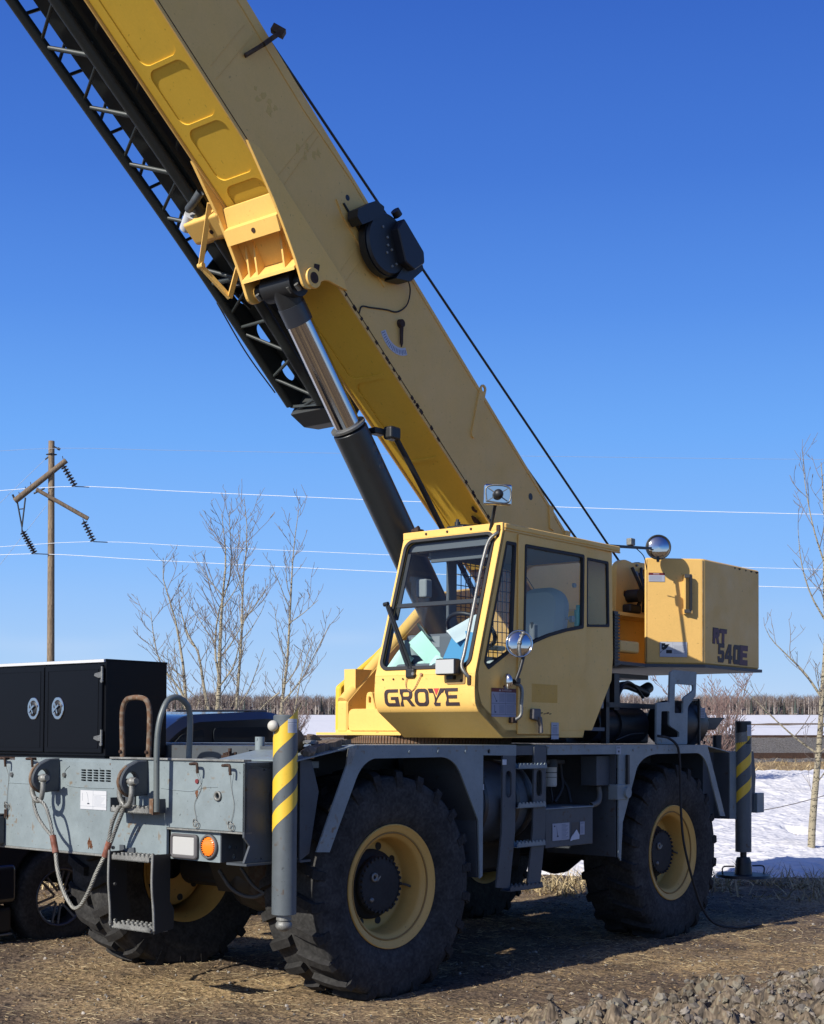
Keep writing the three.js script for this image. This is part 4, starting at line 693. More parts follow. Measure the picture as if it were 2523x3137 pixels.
  const put = (k, x, y, w, h, m, rim) => { // block figure with a dark rim
    const [o, hole] = glyph[k], f = (g) => [x + g[0] * w + (y + g[1] * h - 1.64) * 0.06, y + g[1] * h], big = (g) => [x - rim + g[0] * (w + 2 * rim) + (y + g[1] * h - 1.64) * 0.06, y - rim + g[1] * (h + 2 * rim)];
    if (rim) P('model_number', extZ(poly(o.map(big)), 1.2, 1.2018), M.letter, cw);
    P('model_number', extZ(poly(o.map(f)), 1.2, 1.2035, hole ? [rpoly(hole.map(f), 0.001, THREE.Path)] : []), m, cw);
  };
  put('R', 4.355, 1.822, 0.115, 0.128, M.maroon, 0.009); put('T', 4.485, 1.828, 0.125, 0.12, M.maroon, 0.009);
  put('5', 4.452, 1.652, 0.125, 0.172, M.letter, 0); put('4', 4.592, 1.648, 0.145, 0.176, M.letter, 0); put('0', 4.752, 1.648, 0.14, 0.178, M.letter, 0); put('E', 4.885, 1.65, 0.155, 0.174, M.maroon, 0.006);
}
// round mirror on the bracket behind the cab
{
  const mb = P('mirror_arm', [bar([2.7, 2.53, 1.0], [3.62, 2.6, 1.0], 0.022, 0.022), cyl([3.74, 2.54, 1.0], [3.74, 2.5, 1.0], 0.012), cyl([3.78, 2.54, 0.98], [3.78, 2.5, 0.98], 0.012), tube([[3.36, 2.58, 1.0], [3.5, 2.52, 1.0], [3.64, 2.42, 0.95]], 0.004)], M.black);
  P('small_lamp', [box(3.26, 3.33, 2.59, 2.65, 0.97, 1.02, 0.008)], M.galv, mb);
  const q = new THREE.Quaternion().setFromUnitVectors(new THREE.Vector3(0, 0, 1), new THREE.Vector3(-0.8, 0.05, 0.6).normalize());
  P('rear_mirror', latheZ([[0, 0.028], [0.04, 0.025], [0.08, 0.014], [0.102, 0.0], [0.1, -0.02], [0, -0.04]], 40).applyQuaternion(q).translate(3.75, 2.625, 1.0), M.mirror, mb);
  P('mirror_rim', new THREE.TorusGeometry(0.103, 0.008, 8, 40).applyQuaternion(q).translate(3.75, 2.625, 1.0), M.black, mb);
}
// ---- engine bay behind the cab
{
  const br = rpoly([[3.447, 0.915], [3.983, 0.915], [3.99, 1.22], [4.0, 1.245], [4.137, 1.345], [4.154, 1.552], [3.733, 1.556], [3.684, 1.528], [3.668, 1.279], [3.452, 1.266]], 0.02);
  const h1 = rpoly([[3.766, 1.435], [4.094, 1.434], [4.094, 1.388], [3.916, 1.32], [3.907, 1.186], [3.758, 1.184]], 0.02, THREE.Path), h2 = rpoly([[3.532, 1.196], [3.668, 1.198], [3.668, 1.076], [3.841, 1.02], [3.841, 0.978], [3.524, 0.977]], 0.02, THREE.Path);
  P('boom_rest_bracket', extZ(br, 1.135, 1.155, [h1, h2], 0.002), M.grey);
  const eh = P('engine_hood', [box(2.9, 4.25, 0.92, 1.2, -0.7, 0.62, 0.02), box(2.75, 4.1, 1.2, 1.485, -0.65, 0.42, 0.03)], M.greyDark);
  each('engine_frame', [box(2.9, 2.95, 0.92, 1.5, 0.95, 1.0), box(2.9, 3.72, 1.22, 1.26, 0.92, 1.0), box(3.1, 3.7, 1.44, 1.52, 0.2, 0.28), box(3.1, 4.1, 1.49, 1.53, -0.2, 0.7), box(2.7, 3.15, 1.28, 1.44, 0.3, 0.6, 0.02), box(3.06, 3.14, 1.2, 1.5, 0.88, 0.98)], M.black, eh);
  each('engine_pipe', [tube([[3.1, 1.34, 0.7], [3.3, 1.36, 0.75], [3.5, 1.42, 0.8], [3.7, 1.4, 0.8], [3.9, 1.36, 0.8]], 0.035, 10), tube([[3.3, 1.3, 0.8], [3.45, 1.44, 0.85], [3.6, 1.42, 0.85], [3.75, 1.32, 0.85]], 0.014), tube([[3.3, 1.3, 0.86], [3.4, 1.4, 0.86], [3.6, 1.38, 0.86]], 0.014), cyl([3.2, 1.34, 0.6], [3.32, 1.34, 0.72], 0.09, 0.09, 20), tube([[3.05, 0.95, 1.0], [3.3, 1.0, 1.0], [3.5, 1.01, 1.0]], 0.006), cyl([3.9, 1.38, 0.75], [4.02, 1.42, 0.75], 0.05)], M.black, eh);
  P('air_cleaner', [cyl([2.98, 1.08, 0.75], [3.3, 1.08, 0.75], 0.14, 0.14, 30), cyl([3.3, 1.08, 0.75], [3.75, 1.08, 0.75], 0.16, 0.16, 30)], M.black, eh);
  const mu = P('muffler', [latheZ([[0, -0.36], [0.16, -0.34], [0.2, -0.3], [0.205, 0], [0.2, 0.12], [0.16, 0.2], [0.08, 0.24], [0, 0.25]], 40).rotateY(Math.PI / 2).translate(4.26, 1.1, 0.95)], M.black);
  P('muffler_band', [new THREE.CylinderGeometry(0.209, 0.209, 0.03, 40, 1, true).rotateZ(Math.PI / 2).translate(4.2, 1.1, 0.95), box(4.19, 4.21, 0.9, 1.3, 1.14, 1.162)], M.black, mu);
  P('exhaust_pipe', ext(rpoly([[4.45, 1.16], [4.97, 1.16], [4.8, 1.05], [4.5, 1.04]], 0.01), 0.11, [0, 0, 0.9], X, Y, [], 0.01), M.black, mu);
  const mesh = [], q = (u, v) => [4.33 + 0.19 * u + 0.18 * v * v, 1.315 - 0.18 * v, 1.08 - 0.16 * u]; // perforated heat guard
  for (let i = 0; i <= 3; i++) mesh.push(tube([0, 0.25, 0.5, 0.75, 1].map((v) => q(i / 3, v)), 0.011, 6, 12));
  for (let j = 0; j <= 6; j++) mesh.push(tube([q(0, j / 6), q(0.5, j / 6), q(1, j / 6)], 0.01, 6, 4));
  for (let j = 0; j <= 2; j++) mesh.push(tube([[4.38 + j * 0.05, 1.0 - j * 0.03, 1.06], [4.52 + j * 0.03, 0.98 - j * 0.03, 1.0]], 0.008, 6, 3));
  each('heat_guard_bar', mesh, M.black, mu);
  const ml = label(64, 64, (g, w, h) => { g.fillStyle = '#aab2bd'; g.fillRect(0, 0, w, h); g.fillStyle = '#68707c'; for (let i = 0; i < 5; i++) g.fillRect(8, 12 + i * 10, 46, 3); });
  sticker('muffler_sticker', 0.1, 0.09, ml, [4.21, 1.15, 1.152], X, Y, mu);
}

// ---- boom: its own axes t (outward along the boom), o (away from its underside), z
const AL = 0.6759, CA = Math.cos(AL), SA = Math.sin(AL), BT = [-CA, SA, 0], BOV = [SA, CA, 0], B0 = [2.5, 2.0, 0];
const BM = new THREE.Matrix4().makeBasis(new THREE.Vector3(...BT), new THREE.Vector3(...BOV), new THREE.Vector3(0, 0, -1)).setPosition(...B0);
const bp = (t, o, z) => [B0[0] - CA * t + SA * o, B0[1] + SA * t + CA * o, z];
const bbox = (t0, t1, o0, o1, z0, z1, r = 0) => box(t0, t1, o0, o1, -z1, -z0, r).applyMatrix4(BM);
const bside = (shape, z0, z1, holes = [], bevel = 0, seg = 10) => ext(shape, z1 - z0, [B0[0], B0[1], z1], BT, BOV, holes, bevel, seg);   // (t, o), thickness in z
const bunder = (shape, o0, o1, holes = [], bevel = 0) => ext(shape, o1 - o0, bp(0, o1, 0), BT, Z, holes, bevel, 8);           // (t, z), thickness in o
const btube = (pts, r, seg, n) => tube(pts.map((p) => bp(...p)), r, seg, n);
const T1 = 8.6, OB = 0.432, OT = 1.176, ZW = 0.262;
{
  const side = rpoly([[-1.5, 0.62], [-1.2, 0.45], [0.2, OB], [T1, OB], [T1, OT], [-0.25, 1.185], [-0.9, 1.1], [-1.5, 0.95]], 0.004);
  const rects = [[7.4, 8.4, 0], [6.35, 7.3, 0], [4.868, 6.25, 0], [4.425, 4.836, 0], [3.985, 4.39, 0], [3.56, 3.94, 0], [2.2, 3.05, 0], [1.35, 2.158, 0], [0.5, 1.318, 0]];
  const hole = ([a, b]) => rrect(a, b, -0.175, 0.178, 0.07, THREE.Path);
  const bm = P('boom', [bside(side, ZW - 0.012, ZW, [ring(3.51, 0.0, 0.0001)].slice(1)), bside(side, -ZW - 0.004, -ZW + 0.008), bbox(-0.9, T1, OT - 0.03, OT, -ZW + 0.01, ZW - 0.013), bbox(-1.5, -0.9, 0.6, 1.0, -ZW + 0.01, ZW - 0.013)], M.boomYellow);
  P('boom_underside', [bunder(poly([[0.1, -ZW + 0.009], [T1, -ZW + 0.009], [T1, ZW - 0.013], [0.1, ZW - 0.013]]), OB - 0.002, OB + 0.02, rects.map(hole), 0.0)], M.under, bm);
  const rg = rects.map(([a, b]) => [bunder(rrect(a - 0.005, b + 0.005, -0.18, 0.183, 0.07), OB + 0.02, OB + 0.03)]);
  rects.forEach((r, i) => P('recess_panel', rg[i], M.under, bm));
  P('weld_seam', [btube([[-0.2, 0.452, ZW], [3.0, 0.462, ZW], [T1, 0.45, ZW]], 0.004, 6, 60)], M.rustDark, bm);
  P('top_flange', [bside(poly([[4.0, OT - 0.072], [T1, OT - 0.072], [T1, OT + 0.004], [-0.2, OT + 0.006], [-0.2, OT - 0.02], [3.4, OT - 0.024]]), ZW, ZW + 0.006)], M.boomYellow, bm);
  each('seam_line', [bbox(4.0, T1, OT - 0.075, OT - 0.071, ZW, ZW + 0.003), ...[[4.703, 1.045, 4.688, 0.547], [4.616, 1.064, 4.605, 0.525], [3.859, 1.09, 3.866, 0.534], [3.814, 1.09, 3.792, 0.531], [3.06, 0.8, 3.054, 0.552], [2.97, 0.77, 2.974, 0.536]].map(([a, b, c, d]) => bar(bp(a, b, ZW + 0.0005), bp(c, d, ZW + 0.0005), 0.005, 0.003))], M.boomYellow, bm);
  const rr = rng(9), drips = [];
  for (let i = 0; i < 34; i++) { const t = -0.1 + rr() * 3.5; drips.push(bbox(t, t + 0.012 + rr() * 0.03, 0.443, 0.462 + rr() * 0.012, ZW, ZW + 0.004)); }
  each('weld_drip', drips, M.rustDark, bm);
  each('old_marking', [[4.37, 0.8], [4.3, 0.83], [4.31, 0.76], [4.24, 0.84], [4.2, 0.79], [4.18, 0.86], [3.83, 0.93], [3.8, 0.87], [3.76, 0.95], [3.88, 0.84], [3.73, 1.0]].map(([t, o]) => { const p = []; for (let i = 0; i < 9; i++) { const a = i / 9 * 6.283, r = 0.01 + 0.03 * rr(); p.push([t + Math.cos(a) * r * (i % 2 ? 1.2 : 0.6), o + Math.sin(a) * r]); } return bside(poly(p), ZW, ZW + 0.0012); }), mat([0.62, 0.4, 0.115], { map: T_paint, roughness: 0.8 }), bm);
  each('drain_hole', [cyl(bp(0.35, 1.03, ZW - 0.001), bp(0.35, 1.03, ZW + 0.0015), 0.03, 0.03, 16), cyl(bp(3.35, 1.02, ZW - 0.001), bp(3.35, 1.02, ZW + 0.0015), 0.022, 0.022, 16)], M.black, bm);
  each('pad_plate', [bside(rpoly([[-0.02, 1.02], [0.12, 1.17], [0.06, 1.2], [-0.08, 1.05]], 0.01), ZW, ZW + 0.014), bside(rpoly([[-0.3, 1.0], [-0.2, 1.18], [-0.26, 1.22], [-0.36, 1.02]], 0.01), ZW, ZW + 0.02)], M.boomYellow, bm);
  // cheeks that take the lift cylinder
  const ck = new THREE.Shape();
  ck.moveTo(4.2, 0.44); ck.quadraticCurveTo(3.95, 0.38, 3.81, 0.345); ck.quadraticCurveTo(3.6, 0.28, 3.4, 0.2); ck.lineTo(3.27, 0.135); ck.bezierCurveTo(3.2, 0.1, 3.155, 0.17, 3.15, 0.25); ck.quadraticCurveTo(3.14, 0.35, 3.06, 0.385); ck.lineTo(2.93, 0.47); ck.lineTo(3.0, 0.5); ck.lineTo(4.1, 0.5); ck.closePath();
  for (const [a, b] of [[ZW, ZW + 0.022], [-ZW - 0.03, -ZW - 0.004]]) P('cylinder_cheek', bside(ck, a, b, [], 0.003), M.yellow, bm);
  each('boom_web', [bside(poly([[3.81, 0.431], [3.81, 0.415], [3.69, 0.345], [3.65, 0.431]]), -ZW, ZW), bside(poly([[3.705, 0.3], [3.7, 0.36], [3.63, 0.34], [3.612, 0.25]]), -ZW - 0.002, ZW - 0.002), bside(poly([[3.63, 0.36], [3.37, 0.29], [3.36, 0.33], [3.6, 0.42]]), -ZW, ZW), bside(poly([[3.372, 0.17], [3.355, 0.155], [3.345, 0.33], [3.365, 0.335]]), -ZW, ZW)], M.yellow, bm);
  P('web_hole', cyl(bp(3.663, 0.27, 0.02), bp(3.655, 0.29, 0.02), 0.017), M.rustDark, bm);
  for (const z of [-0.2, -0.12, 0.15]) P('gusset', bside(poly([[3.57, 0.35], [3.365, 0.18], [3.365, 0.3]]), z, z + 0.016), M.yellow, bm);
  const pin = P('lift_pin', [cyl(bp(3.215, 0.235, -0.29), bp(3.215, 0.235, 0.3), 0.05, 0.05, 28), cyl(bp(3.215, 0.235, ZW + 0.02), bp(3.215, 0.235, ZW + 0.04), 0.075, 0.07, 30)], M.yellow, bm);
  each('pin_end', [cyl(bp(3.215, 0.235, 0.3), bp(3.215, 0.235, 0.306), 0.04, 0.04, 24), bside(rpoly([[3.2, 0.31], [3.23, 0.37], [3.27, 0.33], [3.25, 0.3]], 0.008), ZW + 0.022, ZW + 0.026)], M.rustDark, bm);
  P('lifting_eye', bside(rpoly([[1.42, 1.24], [1.36, 1.25], [1.2, 0.83], [1.22, 0.79], [1.26, 0.8], [1.42, 1.18]], 0.03), ZW, ZW + 0.014, [ring(1.385, 1.208, 0.022)]), M.boomYellow, bm);
  P('cable_guide', [bar(bp(4.57, 0.87, ZW + 0.01), bp(4.55, 1.0, ZW + 0.08), 0.035, 0.02), bar(bp(4.55, 1.0, ZW + 0.08), bp(4.52, 1.22, ZW + 0.1), 0.05, 0.03), bar(bp(4.5, 1.2, ZW + 0.12), bp(4.57, 1.2, ZW + 0.06), 0.06, 0.05)], mat([0.12, 0.085, 0.05], { map: T_rust, roughness: 0.8 }), bm);
  // cable reel with its cover box
  const reel = P('cable_reel', [cyl(bp(2.93, 1.0, 0.3), bp(2.93, 1.0, 0.36), 0.235, 0.235, 48), cyl(bp(2.93, 1.0, 0.37), bp(2.93, 1.0, 0.39), 0.23, 0.215, 48), cyl(bp(2.95, 0.98, 0.27), bp(2.95, 0.98, 0.3), 0.1)], M.black, bm);
  each('reel_bracket', [bside(rpoly([[3.27, 0.85], [3.3, 0.9], [3.22, 1.12], [3.14, 1.16], [3.1, 1.1], [3.2, 0.85]], 0.01), 0.3, 0.4), bside(rpoly([[2.72, 0.86], [2.6, 0.98], [2.56, 1.18], [2.64, 1.22], [2.72, 1.12]], 0.01), 0.28, 0.4), bar(bp(3.36, 0.93, ZW + 0.005), bp(2.72, 0.9, ZW + 0.005), 0.045, 0.01)], M.black, bm);
  P('reel_box', [bside(rpoly([[2.98, 1.1], [2.98, 1.22], [2.68, 1.22], [2.62, 1.16], [2.66, 1.02], [2.76, 0.98]], 0.015), 0.34, 0.46, [], 0.008), cyl(bp(3.0, 1.24, 0.4), bp(3.05, 1.24, 0.4), 0.035)], mat([0.007, 0.008, 0.013], { roughness: 0.5 }), bm);
  each('reel_screw', [[2.97, 1.02], [2.93, 0.98], [2.9, 0.93], [2.88, 0.99], [2.8, 0.9], [2.78, 0.95], [3.05, 1.04]].map(([t, o]) => cyl(bp(t, o, 0.388), bp(t, o, 0.398), 0.011, 0.01, 6)), M.galv, bm);
  P('reel_cable', btube([[2.63, 1.02, 0.36], [2.5, 1.04, 0.3], [2.44, 0.95, 0.28], [2.47, 0.82, 0.272], [2.56, 0.73, 0.27], [2.68, 0.6, 0.268], [2.75, 0.52, 0.267], [2.735, 0.465, 0.266]], 0.006, 6, 60), M.rubber, bm);
  P('mount_bar', bside(rpoly([[3.42, 0.9], [3.39, 0.96], [3.33, 0.93], [2.7, 0.9], [2.68, 0.84], [3.3, 0.86]], 0.01), ZW, ZW + 0.012), M.boomYellow, bm);
  // boom angle indicator
  const piv = bp(2.39, 0.78, 0), dial = new THREE.Shape();
  dial.absarc(0, 0, 0.232, -Math.PI * 0.86, -Math.PI * 0.36, false); dial.absarc(0, 0, 0.175, -Math.PI * 0.36, -Math.PI * 0.86, true);
  const dl = P('angle_dial', ext(dial, 0.004, [piv[0] - 0.01, piv[1] - 0.01, ZW], X, Y, [], 0, 24), mat([0.44, 0.45, 0.5], { roughness: 0.6 }), bm);
  each('dial_mark', [...Array(17).keys()].map((i) => { const a = -Math.PI * (0.84 - 0.46 * i / 16), c = Math.cos(a), s = Math.sin(a), r1 = i % 2 ? 0.22 : 0.226; return bar([piv[0] - 0.01 + c * 0.19, piv[1] - 0.01 + s * 0.19, ZW + 0.0045], [piv[0] - 0.01 + c * r1, piv[1] - 0.01 + s * r1, ZW + 0.0045], 0.006, 0.001, Z); }), mat([0.12, 0.13, 0.2]), dl);
  P('angle_pointer', [cyl([piv[0], piv[1], ZW], [piv[0], piv[1], ZW + 0.03], 0.034, 0.03, 20), extZ(rpoly([[piv[0] - 0.018, piv[1]], [piv[0] + 0.018, piv[1]], [piv[0] + 0.014, piv[1] - 0.15], [piv[0], piv[1] - 0.185], [piv[0] - 0.012, piv[1] - 0.15]], 0.006), ZW + 0.014, ZW + 0.024)], M.rustDark, dl);
  each('underside_wear', [[0.66, 0.15, 0.05], [0.55, 0.2, 0.04], [0.6, 0.17, 0.05], [0.78, 0.2, 0.035]].map(([t, z, r]) => { const p = []; for (let i = 0; i < 10; i++) { const a = i / 10 * 6.283, q = r * (0.5 + rr()); p.push([t + Math.cos(a) * q, z + Math.sin(a) * q * 0.5]); } return bunder(poly(p), OB - 0.0045, OB - 0.003); }), M.rustDark, bm);
}
// ---- lift cylinder and the hose beside it
{
  const a = [0.217, 4.08, 0], d = [0.6256, -0.7801, 0], at = (s) => [a[0] + d[0] * s, a[1] + d[1] * s, 0];
  const lc = P('lift_cylinder', [latheZ([[0.0, 0], [0.105, 0], [0.108, 0.02], [0.13, 0.02], [0.136, 0.03], [0.136, 2.2], [0, 2.2]], 48).applyQuaternion(new THREE.Quaternion().setFromUnitVectors(new THREE.Vector3(0, 0, 1), new THREE.Vector3(...d))).translate(...at(1.0))], mat([0.022, 0.025, 0.026], { map: T_grey, roughness: 0.42, clearcoat: 0.2, clearcoatRoughness: 0.3 }));
  P('cylinder_rod', cyl(at(0.05), at(1.05), 0.1, 0.1, 64), M.chrome, lc);
  P('rod_collar', [cyl(at(0.0), at(0.14), 0.104, 0.104, 48)], mat([0.03, 0.035, 0.045], { roughness: 0.35 }), lc);
  P('rod_end', [cyl([0.14, 4.195, -0.15], [0.14, 4.195, 0.15], 0.1, 0.1, 32), cyl([0.14, 4.195, -0.24], [0.14, 4.195, 0.24], 0.06, 0.06, 24), cyl([0.14, 4.195, 0], [0.24, 4.05, 0], 0.1, 0.1, 32)], M.black, lc);
  each('rod_bolt', [-0.19, 0.12, 0.2].map((z) => cyl([0.06, 4.15, z], [0.1, 4.12, z], 0.018, 0.018, 8)), M.steel, lc);
  P('gland_ring', cyl(at(0.985), at(1.002), 0.137, 0.137, 48), M.steel, lc);
  each('hose_bracket', [box(1.12, 1.24, 3.24, 3.34, 0.1, 0.19, 0.02), box(1.02, 1.14, 3.27, 3.32, 0.04, 0.12, 0.01)], M.black, lc);
  P('lift_hose', tube([[1.2, 3.28, 0.15], [1.45, 3.02, 0.15], [1.9, 2.52, 0.15], [2.4, 1.96, 0.15]], 0.022, 10, 24), M.rubber, lc);
  each('paint_flake', [[1.25, 0.35], [1.4, 0.2], [1.33, 0.5]].map(([s, w]) => { const p = at(s); return new THREE.SphereGeometry(0.03, 8, 6).scale(1, 1, 0.15).translate(p[0] - 0.03 + w * 0.05, p[1] + 0.04, 0.134); }), M.greyDark, lc);
}
// ---- lattice extension stowed on the far side of the boom
{
  const L = [0.42, -0.82], Mm = [0.41, -0.46], U1 = [0.95, -0.8], U2 = [0.95, -0.46], t0 = 2.15, t1 = 8.4;
  const taper = (t) => clamp((t - 2.1) / 1.4, 0, 1);
  const ch = (k, t) => { const [o, z] = k === 0 ? L : k === 1 ? Mm : k === 2 ? U1 : U2; return bp(t, o - (k === 0 ? 0.06 * (1 - taper(t)) : k === 1 ? 0.1 * (1 - taper(t)) : 0), z); };
  const line = (k, r, a = t0, b = t1) => tube([0, 0.12, 0.25, 0.5, 0.75, 1].map((f) => ch(k, lerp(a, b, f))), r, 10, 40);
  const jb = P('lattice_jib', [line(0, 0.038), line(1, 0.042)], M.jib);
  P('jib_chord', [line(2, 0.034, 2.4)], M.jib, jb); P('jib_chord', [line(3, 0.034, 2.4)], M.jib, jb);
  each('jib_inner_box', [bbox(2.0, t1, 0.5, 0.94, -0.74, -0.5, 0.01), bbox(3.2, t1, 0.46, 0.5, -0.52, -0.4)], M.jib, jb);
  const lace = (a, b, r = 0.0135, m = M.jibBar) => P('jib_lacing', cyl(a, b, r, r, 8), m, jb);
  const pitch = 0.455;
  for (let t = 3.42; t < 8; t += pitch) {
    lace(ch(0, t + 0.02), ch(1, t - 0.16), 0.016); lace(ch(1, t - 0.2), ch(0, t - 0.4), 0.012, M.jib);
    lace(ch(0, t - 0.12), ch(2, t + 0.1), 0.0125); lace(ch(0, t - 0.2), ch(2, t - 0.36), 0.012, M.jib);
    lace(ch(1, t - 0.12), bp(t + 0.14, 0.9, -0.4), 0.011); lace(ch(1, t - 0.22), bp(t - 0.26, 0.9, -0.4), 0.011, M.jib);
  }
  const hole = (t, o, a, b) => { const p = new THREE.Path(); p.absellipse(t, o, a, b, 0, Math.PI * 2); return p; };
  P('jib_foot_plate', bside(poly([[2.05, 0.36], [3.42, 0.44], [3.42, 0.96], [2.05, 0.96]]), -0.8, -0.785, [hole(3.1, 0.56, 0.1, 0.05), hole(2.72, 0.54, 0.09, 0.06), hole(2.36, 0.53, 0.09, 0.06)]), M.jib, jb);
  P('jib_foot_box', [bbox(2.02, 2.6, 0.6, 0.96, -0.76, -0.44)], M.jib, jb);
  P('jib_end_block', bside(rpoly([[2.1, 0.3], [2.12, 0.6], [1.82, 0.62], [1.8, 0.46], [1.93, 0.34]], 0.01), -0.82, -0.44, [], 0.004), mat([0.045, 0.05, 0.05], { map: T_grey, roughness: 0.6 }), jb);
  each('jib_end_lip', [bar(ch(0, 2.13), ch(1, 2.13), 0.03, 0.02), bbox(1.5, 1.82, 0.42, 0.5, -0.5, -0.42)], M.jibBar, jb);
  for (const [a, b] of [[3.3, 3.3], [2.9, 2.92], [2.85, 2.62], [2.42, 2.58], [2.42, 2.2], [2.08, 2.2]]) lace(ch(0, a), ch(1, b), a === b ? 0.022 : 0.0135);
  P('jib_pulley', [cyl(bp(3.2, 0.5, -0.7), bp(3.2, 0.5, -0.66), 0.08, 0.08, 20), bar(bp(3.16, 0.42, -0.66), bp(3.02, 0.42, -0.62), 0.02, 0.02), bar(bp(3.25, 0.4, -0.6), bp(3.22, 0.42, -0.5), 0.05, 0.03)], M.black, jb);
  each('jib_cable', [btube([[3.15, 0.4, -0.87], [2.7, 0.35, -0.875], [2.3, 0.345, -0.865]], 0.006, 5, 16), btube([[1.86, 0.4, -0.5], [1.76, 0.44, -0.5], [1.66, 0.5, -0.5]], 0.004, 5, 10)], M.ropeDark, jb);
  // yellow stow bracket that holds it
  const sb = P('stow_bracket', [bside(rpoly([[3.83, 0.33], [3.66, 0.33], [3.6, 0.42], [3.62, 0.6], [3.86, 0.6]], 0.02), -0.62, -0.27, [], 0.01)], M.yellow);
  P('bracket_hole', cyl(bp(3.72, 0.325, -0.4), bp(3.72, 0.332, -0.4), 0.016), M.rustDark, sb);
  P('bracket_pipe', [cyl(bp(3.86, 0.4, -0.55), bp(3.78, 0.38, -0.66), 0.045, 0.045, 20)], M.white, sb);
  each('bracket_frame', [bar(bp(3.9, 0.38, -0.3), bp(3.56, 0.2, -0.56), 0.035, 0.02), bar(bp(3.56, 0.2, -0.56), bp(3.26, 0.2, -0.5), 0.03, 0.03), bar(bp(3.26, 0.2, -0.5), bp(3.46, 0.3, -0.3), 0.035, 0.02), cyl(bp(3.56, 0.2, -0.58), bp(3.56, 0.2, -0.53), 0.02)], M.yellow, sb);
  P('strap', [btube([[3.98, 0.42, -0.36], [3.94, 0.38, -0.44], [3.9, 0.4, -0.54]], 0.03, 8, 12)], M.greyDark, sb);
}
// ---- hoist ropes
P('hoist_rope', [tube([bp(8.4, 1.15, 0.02), bp(3.9, 1.517, 0), bp(-1.45, 1.95, 0)], 0.0105, 8, 3)], M.ropeDark);
P('hoist_rope', [tube([bp(8.4, 0.75, -0.05), bp(0.5, 1.46, 0), bp(-1.3, 1.63, 0)], 0.0105, 8, 3)], M.ropeDark);
